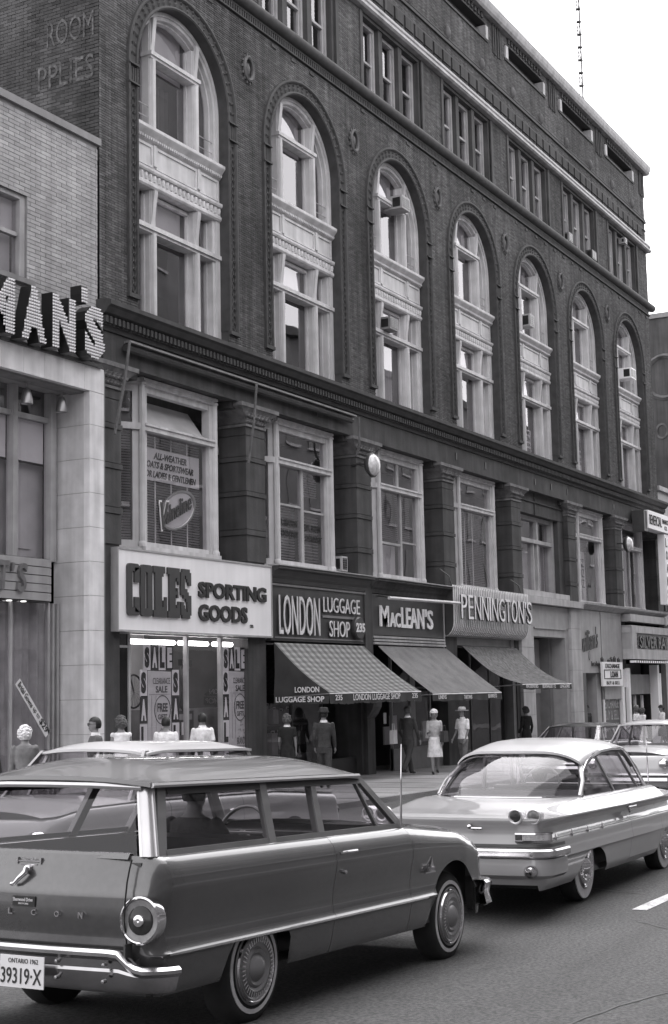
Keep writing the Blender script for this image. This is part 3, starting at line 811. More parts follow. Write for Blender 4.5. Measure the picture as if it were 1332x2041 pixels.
    if k == 6:
        q = MB(); q.box(c-.1, c, YF+.06, YF+.16, 3.24, 5.62); q.build('sash_bar', M_WOODG, o); shade(o, c-1.1, c-.5, yb+.1, 3.25, 5.5, M_SHADEG, 'curtain', .04); shade(o, c+.3, c+1.1, yb+.1, 3.25, 5.5, M_ROOM, 'curtain', .04)
# bay five: plain stone bay with a smaller window
c = 48.25
q = MB(); q.box(45.9, 50.62, 18.1, 18.7, 6.0, 6.8); q.box(45.9, 46.25, 18.12, 18.7, 3.1, 6.0); q.box(50.1, 50.62, 18.12, 18.7, 3.1, 6.0); q.box(45.95, 50.6, 18.05, 18.102, 6.42, 6.46); q.box(47.7, 47.74, 18.06, 18.102, 6.0, 6.76); q.build('stone_panel', M_STONE, bld)
f = MB(); f.box(46.25, 46.4, 18.35, 18.6, 3.3, 6.0); f.box(49.9, 50.1, 18.3, 18.6, 3.3, 6.0); f.box(46.4, 49.9, 18.35, 18.6, 5.85, 5.99); f.box(46.4, 49.9, 18.3, 18.6, 5.05, 5.18); f.box(48.5, 48.66, 18.35, 18.6, 3.4, 5.85); f.box(48.2, 48.3, 18.38, 18.6, 3.4, 5.05); f.box(46.4, 49.9, 18.35, 18.6, 3.3, 3.4)
o = f.build('plain_window', M_WOODG, bld)
for a, d in ((46.4, 48.5), (48.66, 49.9)):
    for z0, z1 in ((3.4, 5.05), (5.18, 5.85)): q = MB(); pane(q, a, d, 18.48, z0, z1); q.build('pane', M_GLASS, o)
shade(o, 46.4, 49.9, 18.62, 3.4, 5.05, M_SHADEG)
q = MB(); q.box(45.98, 50.5, 17.9, 18.4, 3.12, 3.3); q.build('window_sill', M_LINT, bld)
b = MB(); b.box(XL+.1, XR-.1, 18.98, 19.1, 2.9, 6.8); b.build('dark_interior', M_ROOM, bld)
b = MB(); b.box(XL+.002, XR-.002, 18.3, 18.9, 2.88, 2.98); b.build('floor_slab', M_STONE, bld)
# storefront level backing: party walls and rear walls of the shops
b = MB()
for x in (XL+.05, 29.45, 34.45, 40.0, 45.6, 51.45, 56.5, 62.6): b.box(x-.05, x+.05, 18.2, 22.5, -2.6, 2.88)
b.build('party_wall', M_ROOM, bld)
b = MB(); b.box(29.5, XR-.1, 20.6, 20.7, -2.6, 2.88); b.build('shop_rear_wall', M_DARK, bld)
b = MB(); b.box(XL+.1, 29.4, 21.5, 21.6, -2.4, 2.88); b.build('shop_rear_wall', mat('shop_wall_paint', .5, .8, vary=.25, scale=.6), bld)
b = MB(); b.box(XL+.1, XR-.1, 18.2, 21.5, 2.7, 2.8); b.build('shop_ceiling', M_LGREY, bld)

# ------------------------------------------------------------------ lamps, air conditioners, rail on the facade
def ac(x, y, z, w_, h, d, m, label, grille='side'):
    k_ = .72; x, y, z = x+w_*(1-k_)/2, y+d*(1-k_), z; w_, h, d = w_*k_, h*k_, d*k_
    t = thing('air_conditioner', label, 'air conditioner', (x+w_/2, y+d, z), 'air conditioners in the windows')
    b = MB(); b.box(x, x+w_, y, y+d, z, z+h); 
    o = b.build('casing', m, t)
    b = MB(); b.box(x+.04, x+w_*.46, y-.006, y-.001, z+.05, z+h-.05); b.box(x+w_*.54, x+w_-.04, y-.006, y-.001, z+.05, z+h-.05); b.box(x-.006, x-.001, y+.06, y+d*.5, z+.06, z+h-.06); b.build('louvre', M_BLACK, t)
    b = MB()
    for i in range(5): zz = z+.08+(h-.16)*i/4; b.box(x+.05, x+w_-.05, y-.010, y-.0065, zz-.006, zz+.006)
    b.build('louvre_blade', M_DCHROME, t, kind='stuff')
ac(BC[2]-.15, 17.62, 14.05, .75, .55, .85, M_LGREY, 'boxy window air conditioner jutting out high in the third arched window')
ac(BC[2]-1.0, 17.7, 10.25, .72, .5, .8, M_GREY, 'air conditioner in the upper light of the third lower window')
ac(BC[4]-.75, 17.75, 12.75, .62, .62, .75, M_LGREY, 'air conditioner low in the fifth arched window')
ac(BC[6]-.35, 17.6, 12.95, .95, .62, .9, M_WHITE, 'pale wide air conditioner in the last arched window')
ac(GC[5]-1.75, 17.75, 17.02, .6, .5, .5, M_GREY, 'air conditioner in the left sash of a top floor trio')
ac(GC[5]+.85, 17.7, 17.0, .75, .5, .55, M_CHAR, 'dark air conditioner in the right sash of a top floor trio')
ac(GC[6]+.1, 17.8, 18.9, .42, .34, .4, M_LGREY, 'small air conditioner high in the middle sash, last trio')
ac(33.42, 17.95, 3.14, .42, .55, .5, M_WOOD, 'small air conditioner beside the second pier above the luggage shop')

def street_lamp(x, y, z, label):
    t = thing('wall_lamp', label, 'lamp', (x, y+.5, z), 'round wall lamps')
    b = MB(); b.lathe([(0, .12), (.2, .12), (.29, .04), (.335, .0), (.335, -.05), (.29, -.06)], (x, y, z), 'y', 24); b.build('housing', M_CHAR, t, smooth=40)
    b = MB(); b.lathe([(.29, -.06), (.275, -.12), (.21, -.17), (.10, -.2), (0, -.21)], (x, y, z), 'y', 24); b.build('lens', mat('ribbed_lens', .6, .15, ior=1.6, vary=.35, scale=9), t, smooth=60, fixn=True)
    b = MB(); b.tube([(x-.08, y+.02, z), (x-.12, y+.25, z+.05), (x-.1, y+.55, z+.05)], .04, 6); b.build('bracket', M_CHAR, t)
street_lamp(34.15, 17.5, 5.98, 'round street lamp with bright ribbed lens on the pier above the luggage shop')
street_lamp(56.55, 17.55, 5.62, 'round street lamp with bright lens on the far pier near the corner sign')
t = thing('awning_rail', 'long rolled metal awning rail fixed below the dentilled cornice', 'awning rail', (28.6, 17.9, 7.2))
b = MB(); b.box(23.7, 33.65, 17.64, 17.80, 7.225, 7.265); b.build('rail_top', mat('dull_zinc', .17, .5, vary=.3), t)
b = MB(); b.tube([(23.72, 17.78, 7.14), (33.6, 17.78, 7.14)], .085, 8); b.build('roller', M_CHAR, t)
for x0, z1, dx in ((23.62, 5.25, -.35), (28.55, 5.3, -.22), (33.7, 6.2, .02)):
    b = MB(); b.tube([(x0, 17.6, 7.22), (x0+dx*.4, 17.62, 6.4), (x0+dx, 17.72, z1)], .032, 6); b.build('folding_arm', M_STONEC, t)

# ------------------------------------------------------------------ light brick building on the left
lb = thing('shop_building', 'pale brick shop building with white marble frame around its windows', 'building', (18, 17.95, -2.1))
L0, L1 = 12.5, 23.0
q = MB(); lbh = lambda z: [(19.45, 20.84)] if 7.88 < z < 9.56 else []
pts_ = bricks(q, L0, L1, 6.5, 11.22, 17.95, .31, .082, lbh, keep=lambda r: r[0] > 19.9 and abs(r[1]-r[0]-.299) < .002, proud=.01, sig=.09)
random.shuffle(pts_); keepn = pts_[:300]
for r in pts_[300:]:
    xa, xb, ya, yb, a, c, tn = r
    q.add([(xa,ya,a),(xb,ya,a),(xb,ya,c),(xa,ya,c),(xa,yb,a),(xb,yb,a),(xb,yb,c),(xa,yb,c)], [(0,1,2,3),(0,4,5,1),(3,2,6,7),(0,3,7,4),(1,5,6,2)], tn)
q.build('brickwork', M_LBRICK, lb, tone=True, kind='stuff'); brick_parts(keepn, M_LBRICK, lb, .31, .082, .011, span=.26)
b = MB(); b.box(L0, 19.45, 17.953, 18.3, 6.0, 11.25); b.box(20.84, L1, 17.953, 18.3, 6.0, 11.25); b.box(19.45, 20.84, 17.953, 18.3, 9.56, 11.25); b.box(19.45, 20.84, 17.953, 18.3, 6.0, 7.88)
b.add([(L0, 18.2, 11.2), (L1+.1, 18.2, 11.2), (L1+.1, 40, 11.2), (L0, 40, 11.2)], [(0, 1, 2, 3)]); b.box(L0, L1, 20.5, 20.6, -2, 11)
b.build('wall', M_LMORT, lb)
b = MB(); b.box(L0, L1+.05, 17.88, 18.4, 11.25, 11.40); b.build('coping', M_GREY, lb)
f = MB(); f.box(19.45, 19.55, 18.0, 18.2, 7.9, 9.55); f.box(20.70, 20.84, 18.0, 18.2, 7.9, 9.55); f.box(19.55, 20.70, 18.0, 18.2, 9.45, 9.55); f.box(19.9, 20.0, 18.0, 18.2, 7.95, 9.45); f.box(19.55, 20.7, 18.05, 18.15, 8.72, 8.8)
o = f.build('sash_window', M_WOODG, lb); q = MB(); pane(q, 20.0, 20.7, 18.1, 7.95, 9.45); q.build('pane', M_GLASS, o); shade(o, 20.0, 20.7, 18.2, 8.85, 9.45, M_SHADE); shade(o, 20.0, 20.7, 18.25, 7.9, 8.8, M_SHADEG)
f = MB(); f.box(19.3, 20.95, 17.84, 18.15, 7.78, 7.88); f.build('window_sill', M_LMORT, lb)
# marble frame: fascia slabs and column slabs laid one by one
sl = None
YM, XI, XO = 17.8, 22.57, 23.02
for i in range(17):
    x = XI+.0-.602*(i+1)+.43 if i else XI-.17
    a, d = (22.405-.6*i, 22.405-.6*i+.592) if i else (22.405, XO)
    b = MB(); b.box(a, d, YM, YM+.12, 6.035, 6.53); b.build('marble_slab', M_MARBLE, lb)
z = 6.03; hz = [6.03, 5.36, 4.68, 4.0, 3.32, 2.64, 1.97, 1.29, .62, -.05, -.72, -1.39, -2.2]
for z1, z0 in zip(hz[:-1], hz[1:]):
    b = MB(); b.box(XI, XO, YM+.003, YM+.15, z0+.004, z1-.004); b.build('marble_slab', M_MARBLE, lb)
    b = MB(); b.box(XI+.004, XI+.2, YM+.153, 18.7, z0+.004, z1-.004); b.build('marble_slab', mat('marble_slab_shaded', .56, .4, vary=.15, scale=2.5, streak=.2), lb)  # inner return: same marble, its shade put into a darker colour
b = MB(); b.box(XI+.02, XO+.06, YM+.02, 18.72, -2.2, 6.5); b.box(L0, XI+.01, YM+.02, 17.96, 6.05, 6.52); b.build('frame_core', M_GREY, lb)
b = MB(); b.box(L0, XI, YM+.12, 18.7, 6.036, 6.09); b.build('soffit', M_LGREY, lb)
for x in (21.16, 22.19):
    t = MB(); t.lathe([(0, 6.035), (.07, 6.03), (.07, 5.99), (.02, 5.98), (.02, 5.9), (.06, 5.87), (.09, 5.78), (.115, 5.66), (.12, 5.58), (.10, 5.575), (.08, 5.6), (0, 5.62)], (x, 18.2, 0), 'z', 14); t.build('downlight', M_DCHROME, lb, smooth=40)
# recessed window wall behind the marble frame
f = MB(); YW = 18.68
for x in (21.2, 22.3, 20.1): f.box(x, x+.13, YW-.12, YW+.05, 2.66, 6.03)
f.box(22.42, 22.5, YW-.1, YW+.05, 2.66, 6.03); f.box(L0, 22.5, YW-.06, YW+.05, 5.42, 5.52)
fr = f.build('window_frame', M_WOODG, lb)
for a, d in ((21.33, 22.3), (20.23, 21.2), (22.43, 22.5)):
    q = MB(); pane(q, a, d, YW, 2.7, 5.42); q.build('pane', M_SHOPG, fr); q = MB(); pane(q, a, d, YW, 5.52, 6.03); q.build('pane', M_GLASS, fr)
    shade(fr, a, d-.02, YW+.06, 4.6, 5.42, M_SHADE)
q = MB(); q.box(20.2, 22.5, YW+.25, YW+.27, 2.7, 4.6); q.box(21.7, 22.1, YW+.22, YW+.25, 2.9, 3.6); q.build('inner_partition', M_SHADEG, fr)
shade(fr, 21.33, 21.6, YW+.1, 2.7, 4.6, M_SHADE, 'curtain', .03)
# slatted fascia with letters
t = thing('slatted_fascia', 'rounded silver slatted fascia with raised script letters over the curtained window', 'fascia', (21.2, 18.4, 1.9))
for i in range(5):
    z0 = 1.84+.163*i
    pr = [(L0, 18.28), (21.85, 18.28), (22.05, 18.33), (22.15, 18.45), (22.17, 18.66), (L0, 18.66)]
    b = MB(); b.prism(pr, z0+.012, z0+.158, 'z'); b.build('slat', M_LGREY, t, smooth=30)
b = MB(); b.prism([(L0, 18.3), (21.84, 18.3), (22.03, 18.35), (22.12, 18.46), (22.14, 18.66), (L0, 18.66)], 1.83, 2.66, 'z'); b.build('core', M_CHAR, t)
for tx, x, z, w_, h in (('T', 20.45, 2.0, .3, .55), ("'", 20.8, 2.36, .08, .16), ('S', 20.96, 1.98, .27, .55)):
    b = MB(); text(b, tx, (x, 18.275, z), FX, FZ, w=w_, h=h, depth=.06, bold=.02, shear=.15); b.build('letter', M_DCHROME, t)
for x in (20.55, 20.95, 21.35):
    b = MB(); b.lathe([(.0, 1.815), (.05, 1.818), (.055, 1.835)], (x, 18.42, 0), 'z', 10); b.build('downlight', mat('small_lit_lamp', .9, .4, vary=0, emit=1.2), t)
# curtain, glass, banner below
f = MB(); 
for x in (21.02, 22.1): f.box(x, x+.05, 18.44, 18.5, -2.1, 1.83)
f.box(22.3, 22.36, 18.5, 18.7, -2.1, 1.83); f.box(22.44, 22.5, 18.5, 18.7, -2.1, 1.83)
f = f.build('show_window_frame', M_WOODG, lb)
q = MB(); pane(q, 21.07, 22.1, 18.47, -2.1, 1.83); q.build('pane', M_SHOPG, f); q = MB(); pane(q, 19.6, 21.02, 18.47, -2.1, 1.83); q.build('pane', M_SHOPG, f)
q = MB(); n = 90
q.grid([[(19.4+3.1*i/n, 18.74+.035*math.sin(i*.95)+.02*math.sin(i*.37), z) for i in range(n+1)] for z in (-2.05, 1.84)]); q.build('curtain', mat('drape_cloth', .3, .8, vary=.2, scale=3), lb, smooth=60)
t = thing('price_banner', 'white diagonal paper banner pasted inside the curtained show window', 'banner', (21.6, 18.45, -.2))
A, B = Vector((21.22, 18.44, .32)), Vector((22.10, 18.44, -.70)); ux = (B-A).normalized(); uz = Vector((ux.z, 0, -ux.x)); uz = -uz if uz.z < 0 else uz
b = MB(); hw_ = .085; b.add([tuple(A-uz*hw_), tuple(B-uz*hw_), tuple(B+uz*hw_), tuple(A+uz*hw_)], [(0, 1, 2, 3)]); b.build('paper', M_PAPER, t)
b = MB(); text(b, 'Bridal Gowns', A+ux*.05-uz*.05+Vector((0, -.006, 0)), ux, uz, w=.58, h=.11, depth=.003, bold=.01); text(b, 'up to', A+ux*.68-uz*.05+Vector((0, -.006, 0)), ux, uz, w=.25, h=.1, depth=.003); text(b, '$29', A+ux*.98-uz*.06+Vector((0, -.006, 0)), ux, uz, w=.3, h=.14, depth=.003, bold=.02); b.build('banner_lettering', M_PRINT, t)
t = thing('notice_board', 'small white notice board standing low in the shop entrance', 'board', (19.75, 18.3, -2))
b = MB(); b.box(19.3, 19.95, 18.3, 18.33, -2.05, -.72); b.build('board', M_PAPER, t); b = MB(); b.box(19.8, 19.84, 18.285, 18.297, -1.3, -.95); text(b, '51', (19.5, 18.297, -1.3), FX, FZ, h=.3, depth=.005); b.build('board_lettering', M_PRINT, t)
# dress on a stand in the window
t = thing('dress_form', 'dark gown on a dress form behind the glass left of the banner', 'mannequin', (20.75, 18.6, -2.1))
b = MB(); b.lathe([(0, -.32), (.05, -.34), (.055, -.42), (.16, -.5), (.17, -.62), (.12, -.85), (.16, -1.0), (.25, -1.5), (.34, -2.05)], (20.75, 18.6, 0), 'z', 14, sy=.4); b.build('gown', M_CHAR, t, smooth=60)
# bulb letters on top of the marble
t = thing('bulb_letter_sign', "row of tall channel letters studded with bulbs reading MAN'S", 'sign', (21.2, 17.5, 6.53))
def tri_inside(v, f, p):
    for q in f:
        a = v[q[0]]
        for i in range(1, len(q)-1):
            b_, c_ = v[q[i]], v[q[i+1]]
            d1 = (p[0]-b_[0])*(a[1]-b_[1])-(a[0]-b_[0])*(p[1]-b_[1]); d2 = (p[0]-c_[0])*(b_[1]-c_[1])-(b_[0]-c_[0])*(p[1]-c_[1]); d3 = (p[0]-a[0])*(c_[1]-a[1])-(c_[0]-a[0])*(p[1]-a[1])
            if not ((d1 < 0 or d2 < 0 or d3 < 0) and (d1 > 0 or d2 > 0 or d3 > 0)): return True
    return False
for tx, x, z, w_, h in (('M', 19.2, 6.56, .72, 1.05), ('A', 20.14, 6.56, .68, 1.05), ('N', 21.0, 6.56, .7, 1.06), ("'", 21.86, 7.62, .2, .34), ('S', 21.97, 6.57, .62, 1.06)):
    b = MB(); text(b, tx, (x, 17.72, z), FX, FZ, w=w_, h=h, depth=.26, bold=.075)
    o = b.build('letter', M_BLACK, t)
    b = MB(); text(b, tx, (x+.02, 17.458, z+.02), FX, FZ, w=w_-.04, h=h-.04, depth=.008, bold=.06); b.build('letter_face', M_GREY, o)
    v, fs = glyph(tx, .06); e = v.max(0); fr_ = [q for q in fs if all(v[i][2] > .09 for i in q)]
    b = MB(); st = .062; iz = 0; zz = st/2
    while zz < h:
        xx = st/2
        while xx < w_:
            p = (xx/w_*e[0], zz/h*e[1])
            if tri_inside(v, fr_, p):
                X, Z, r = x+xx, z+zz, .02
                b.add([(X-r, 17.449, Z-r), (X+r, 17.449, Z-r), (X+r, 17.449, Z+r), (X-r, 17.449, Z+r), (X, 17.405, Z)], [(0, 1, 4), (1, 2, 4), (2, 3, 4), (3, 0, 4)])
            xx += st
        zz += st
    b.build('bulb', mat('frosted_bulb', .85, .15, vary=.2, scale=50), o, kind='stuff', smooth=80)
b = MB(); b.box(18.5, 22.9, 17.74, 17.8, 6.531, 6.6); b.build('sign_base', M_CHAR, t)

# ------------------------------------------------------------------ sporting goods store: sign and window
SLAB = {
'C': [".#######", "########", "####.###", "####..##", "####..##", "####...#", "####....", "####....", "####....", "####....", "####..##", "####..##", "####.###", "########", ".#######"],
'O': [".######.", "########", "########", "###..###", "###..###", "###..###", "###..###", "###..###", "###..###", "###..###", "###..###", "###..###", "########", "########", ".######."],
'L': ["#######.", "#######.", ".#####..", ".####...", ".####...", ".####...", ".####...", ".####...", ".####...", ".####..#", ".####.##", ".####.##", ".#######", "########", "########"],
'E': ["########", "########", ".#######", ".####.##", ".####..#", ".####...", ".####.#.", ".######.", ".####.#.", ".####...", ".####..#", ".####.##", ".#######", "########", "########"],
'S': [".######.", "########", "###.####", "###..###", "###...##", "###.....", "#####...", "######..", "..######", "....####", "##...###", "###..###", "####.###", "########", ".######."]}
def ring_letter(mb, ch, x, z, w_, h, y0, y1):
    st, bar, r = .40*w_, .145*h, .13*w_
    def rr(ax, bx, az, bz, rad_, n=6):
        P_ = []
        for cx_, cz_, a0_ in ((bx-rad_, bz-rad_, 0), (ax+rad_, bz-rad_, 1), (ax+rad_, az+rad_, 2), (bx-rad_, az+rad_, 3)):
            for i in range(n+1): t_ = (a0_+i/n)*math.pi/2; P_.append((cx_+rad_*math.cos(t_), cz_+rad_*math.sin(t_)))
        return P_
    O_ = rr(x, x+w_, z, z+h, r*1.5); I_ = rr(x+st, x+w_-st, z+bar, z+h-bar, min(.06*w_, (w_-2*st)*.45)); n = len(O_)
    lo, hi = z+.36*h, z+.64*h
    for i in range(n):
        j = (i+1) % n
        if ch == 'C' and i == n-1:
            for za, zb in ((z+r*1.5, lo), (hi, z+h-r*1.5)):
                mb.box(x+w_-st, x+w_, y0, y1, za, zb)
            continue
        a, b_, c_, d = O_[i], O_[j], I_[j], I_[i]
        mb.add([(p[0], y, p[1]) for y in (y0, y1) for p in (a, b_, c_, d)], [(0, 1, 2, 3), (4, 5, 1, 0), (7, 6, 2, 3)])
def slab(mb, ch, x, z, w_, h, y0, y1):
    if ch in 'OC': return ring_letter(mb, ch, x, z, w_, h, y0, y1)
    rows = SLAB[ch]; R, Cn = len(rows), 8; cw, chh = w_/Cn, h/R
    on = lambda i, j: 0 <= i < R and 0 <= j < Cn and rows[i][j] == '#'
    for i in range(R):
        j = 0
        while j < Cn:
            if not on(i, j): j += 1; continue
            k = j
            while on(i, k): k += 1
            xa, xb, zb, za = x+j*cw, x+k*cw, z+h-i*chh, z+h-(i+1)*chh
            mb.add([(xa, y0, za), (xb, y0, za), (xb, y0, zb), (xa, y0, zb)], [(0, 1, 2, 3)])
            mb.add([(xa, y1, za), (xa, y0, za), (xa, y0, zb), (xa, y1, zb)], [(0, 1, 2, 3)]); mb.add([(xb, y0, za), (xb, y1, za), (xb, y1, zb), (xb, y0, zb)], [(0, 1, 2, 3)])
            for q in range(j, k):
                qa, qb = x+q*cw, x+(q+1)*cw
                if not on(i-1, q): mb.add([(qa, y0, zb), (qb, y0, zb), (qb, y1, zb), (qa, y1, zb)], [(0, 1, 2, 3)])
                if not on(i+1, q): mb.add([(qa, y1, za), (qb, y1, za), (qb, y0, za), (qa, y0, za)], [(0, 1, 2, 3)])
            j = k
t = thing('shop_sign', 'big white box sign with dark slab letters reading COLES SPORTING GOODS', 'sign', (26.4, 17.9, 1.3))
SX0, SX1, SY, SZ0, SZ1 = 23.47, 29.38, 17.8, 1.33, 2.95
b = MB(); b.box(SX0, SX1, SY, 18.15, SZ0, SZ1); b.build('panel', M_WHITE, t)
b = MB()
for q in ((SX0-.03, SX1+.03, SZ1, SZ1+.04), (SX0-.03, SX1+.03, SZ0-.04, SZ0)): b.box(q[0], q[1], SY-.02, 18.15, q[2], q[3])
b.box(SX0-.03, SX0-.001, SY-.02, 18.15, SZ0, SZ1); b.box(SX1+.001, SX1+.03, SY-.02, 18.15, SZ0, SZ1); b.build('edge_trim', M_LGREY, t)
M_COLES = mat('dull_sign_paint', .05, .45, vary=.1)
x = 23.73
for ch, w_ in (('C', .40), ('O', .40), ('L', .47), ('E', .43), ('S', .38)):
    b = MB(); slab(b, ch, x, 1.62, w_, 1.06, SY-.05, SY-.002); b.build('letter', M_COLES, t); x += w_+.045
for tx, x, z, w_, h in (('SPORTING', 26.3, 2.1, 2.82, .35), ('GOODS', 26.3, 1.59, 1.98, .37)):
    b = MB(); text(b, tx, (x, SY-.002, z), FX, FZ, w=w_, h=h, depth=.04, bold=.035); b.build('lettering', M_PRINT, t)
b = MB(); text(b, 'LTD.', (28.42, SY-.002, 1.5), FX, FZ, w=.15, h=.07, depth=.01, bold=.02); b.build('lettering', M_PRINT, t)

st = thing('shop_facade', 'glazed sporting goods shop front with black glass strips at both ends', 'shop front', (26.4, 18, -2.1))
GY = 18.05
f = MB()
for x in (24.08, 26.16, 27.5, 28.8): f.box(x, x+.07, GY-.05, GY+.05, -2.1, 1.29)
f.box(23.4, 29.45, GY-.06, GY+.06, 1.29-.03, 1.325); f.box(23.45, 24.08, GY-.04, GY+.05, .98, 1.03); f.box(28.87, 29.45, GY-.04, GY+.05, .98, 1.03); f.box(24.15, 28.8, GY-.06, GY+.06, -2.1, -1.75)
f.build('frame', M_METALW, st)
for a, d in ((23.45, 24.08), (28.87, 29.45)): b = MB(); b.box(a, d, GY-.02, GY+.03, -2.1, .98); b.box(a, d, GY-.02, GY+.03, 1.03, 1.26); b.build('black_glass', mat('black_vitrolite', .012, .08, vary=.2), st)
for a, d in ((24.15, 26.16), (26.23, 27.5), (27.57, 28.8)): q = MB(); pane(q, a, d, GY, -1.75, 1.26); q.build('pane', M_SHOPG, st)
b = MB(); b.tube([(24.3, GY+.25, 1.13), (26.1, GY+.25, 1.13)], .05, 8); b.tube([(26.3, GY+.25, 1.13), (27.4, GY+.25, 1.13)], .05, 8); b.tube([(27.65, GY+.25, 1.13), (28.4, GY+.25, 1.13)], .05, 8); b.build('fluorescent_tube', M_EMIT, st)
b = MB(); b.box(24.2, 28.8, 18.9, 18.96, -2.0, -.3); b.build('window_back', M_GREY, st)
b = MB(); b.box(24.15, 28.8, 18.1, 18.9, -2.0, -1.7); b.build('window_floor', M_GREY, st)
b = MB()
for x in (25.0, 27.4): b.tube([(x, 19.3, 2.45), (x, 21.2, 2.45)], .05, 6)
b.build('added_ceiling_tube', mat('added_tube_glow', .9, .5, vary=0, emit=9), st)  # unseen glowing tubes, added to brighten the shop interior
# SALE cards: each a card with one letter
pg = 'sale letter cards pasted inside the shop window'
def card(ch, x, z, w_, h, dark, lab):
    c_ = thing('sale_card', lab, 'sale card', (x+w_/2, GY+.02, z), pg)
    b = MB(); b.add([(x, GY+.02, z), (x+w_, GY+.02, z), (x+w_, GY+.02, z+h), (x, GY+.02, z+h)], [(0, 1, 2, 3)]); b.build('card', M_PRINT if dark else M_PAPER, c_)
    b = MB(); text(b, ch, (x+w_*.16, GY+.018, z+h*.09), FX, FZ, w=w_*.68, h=h*.82, depth=.003, bold=.07); b.build('card_letter', M_PAPER if dark else M_PRINT, c_)
for g0, nm in ((24.5, 'left'), (27.66, 'right')):
    for i, ch in enumerate('SALE'):
        card(ch, g0+.18+.27*i if nm == 'left' else g0+.02+.245*i, .53, .25, .53, i % 2 == 1, 'card with the letter %s in the top row, %s poster group' % (ch, nm))
    for i, ch in enumerate('SALE'):
        card(ch, g0+.05 if nm == 'left' else g0, .0-.56*i, .26, .54, i % 2 == 1, 'card with the letter %s in the column left of the %s poster' % (ch, nm))
        if nm == 'left': card(ch, g0+1.2, .0-.56*i, .26, .54, i % 2 == 1, 'card with the letter %s in the column between poster and window post' % ch)
for x0, w_, nm in ((24.84, .84, 'left'), (27.94, .74, 'right')):
    p = thing('sale_poster', 'tall pale SALE poster with round FREE badge, %s window bay' % nm, 'poster', (x0+w_/2, GY+.03, -1.35), 'sale posters')
    y = GY+.03; b = MB(); b.add([(x0, y, -1.3), (x0+w_, y, -1.25), (x0+w_, y, .5), (x0, y, .52)], [(0, 1, 2, 3)]); b.build('paper', mat('poster_grey_paper', .5, .8, vary=.08, scale=6), p)
    b = MB(); yy = y-.003
    text(b, 'CLEARANCE', (x0+.18, yy, .24), FX, FZ, w=w_-.22, h=.13, depth=.002, bold=.0); text(b, 'SALE', (x0+.28, yy, .06), FX, FZ, w=w_*.5, h=.14, depth=.002, bold=.02)
    text(b, 'FREE', (x0+w_*.4, yy, -.34), FX, FZ, w=w_*.44, h=.18, depth=.002, bold=.03); text(b, 'GIFTS', (x0+w_*.42, yy, -.5), FX, FZ, w=w_*.4, h=.11, depth=.002, bold=.02)
    b.tube([(x0+w_*.62+w_*.34*math.cos(i*math.pi/10), yy, -.3+.3*math.sin(i*math.pi/10)) for i in range(21)], .01, 4)
    for xx in (.16, .34): b.box(x0+w_*xx, x0+w_*xx+.006, yy-.002, yy, -1.0, .0)
    b.box(x0+.04, x0+w_-.04, yy-.002, yy, .02, .026); b.box(x0+w_*.4, x0+w_*.95, yy-.002, yy, -1.18, -1.172); text(b, 'BRANDS', (x0+w_*.42, yy, -1.14), FX, FZ, w=w_*.5, h=.16, depth=.002)
    b.build('poster_print', M_CHAR, p)
    b = MB()
    for i in range(26): r_ = random.uniform(.02, .06); xx = x0+w_*random.uniform(.45, .9); zz = random.uniform(-1.0, -.6); b.box(xx, xx+r_, yy-.002, yy-.0005, zz, zz+r_*.6)
    b.build('poster_print', M_PAPERG, p)
# goods in the window
t = thing('bicycle', 'bicycle hung up behind the middle window pane', 'bicycle', (26.3, 19.2, -.3))
for xx in (26.0, 26.9 - 1.9):
    w_ = MB(); w_.tube([(xx+.33*math.cos(i*math.pi/12), 19.3, .1+.36*math.sin(i*math.pi/12)) for i in range(25)], .022, 6); wh = w_.build('wheel', M_RUBBER, t)
    w_ = MB()
    for i in range(9): a = i*math.pi/9; w_.tube([(xx+.32*math.cos(a), 19.3, .1+.35*math.sin(a)), (xx-.32*math.cos(a), 19.3, .1-.35*math.sin(a))], .003, 3)
    w_.build('spoke', M_CHROME, wh)
w_ = MB()
for p0, p1 in (((26.0, .1), (25.8, .62)), ((25.8, .55), (25.25, .5)), ((25.8, .5), (25.4, .12)), ((25.25, .5), (25.4, .12)), ((25.25, .5), (25.0, .1)), ((25.0, .1), (25.4, .12)), ((25.25, .5), (25.2, .7))): w_.tube([(p0[0], 19.3, p0[1]), (p1[0], 19.3, p1[1])], .02, 6)
w_.build('bicycle_frame', M_CHAR, t)
t = thing('display_panel', 'dark display board with a pale price card behind the middle pane', 'display board', (27.3, 18.7, -1.7))
b = MB(); b.box(26.6, 27.5, 18.75, 18.8, -1.7, -.35); b.build('board', M_CHAR, t); b = MB(); b.box(27.0, 27.25, 18.72, 18.745, -.95, -.6); b.build('price_card', M_PAPER, t)
b = MB(); b.box(26.65, 27.4, 18.725, 18.748, -.55, -.42)
for i in range(14): xx = random.uniform(26.6, 27.35); zz = random.uniform(-1.6, -1.0); b.box(xx, xx+random.uniform(.04, .15), 18.6, 18.74, zz, zz+random.uniform(.05, .2))
b.build('small_goods', M_GREY, t)
t = thing('carton', 'dark carton on the shelf behind the middle pane', 'box', (26.4, 18.7, -.34)); b = MB(); b.box(26.2, 26.62, 18.9, 19.2, -.34, .0); b.build('box_body', M_CHAR, t); b = MB(); b.box(26.38, 26.43, 18.895, 18.899, -.34, .0); b.build('tape', M_GREY, t)
t = thing('leg_form', 'mannequin leg wearing a dark stocking behind the middle pane', 'mannequin', (27.3, 18.9, -.3))
b = MB(); b.tube([(27.42, 18.9, .66), (27.25, 18.9, .45), (27.34, 18.9, .1), (27.22, 18.9, -.25), (27.3, 18.9, -.34)], [.1, .085, .06, .045, .03], 8); b.build('leg_shape', M_CHAR, t, smooth=60); b = MB(); b.box(27.2, 27.6, 18.85, 18.95, .66, .8); b.build('label_card', M_PRINT, t)
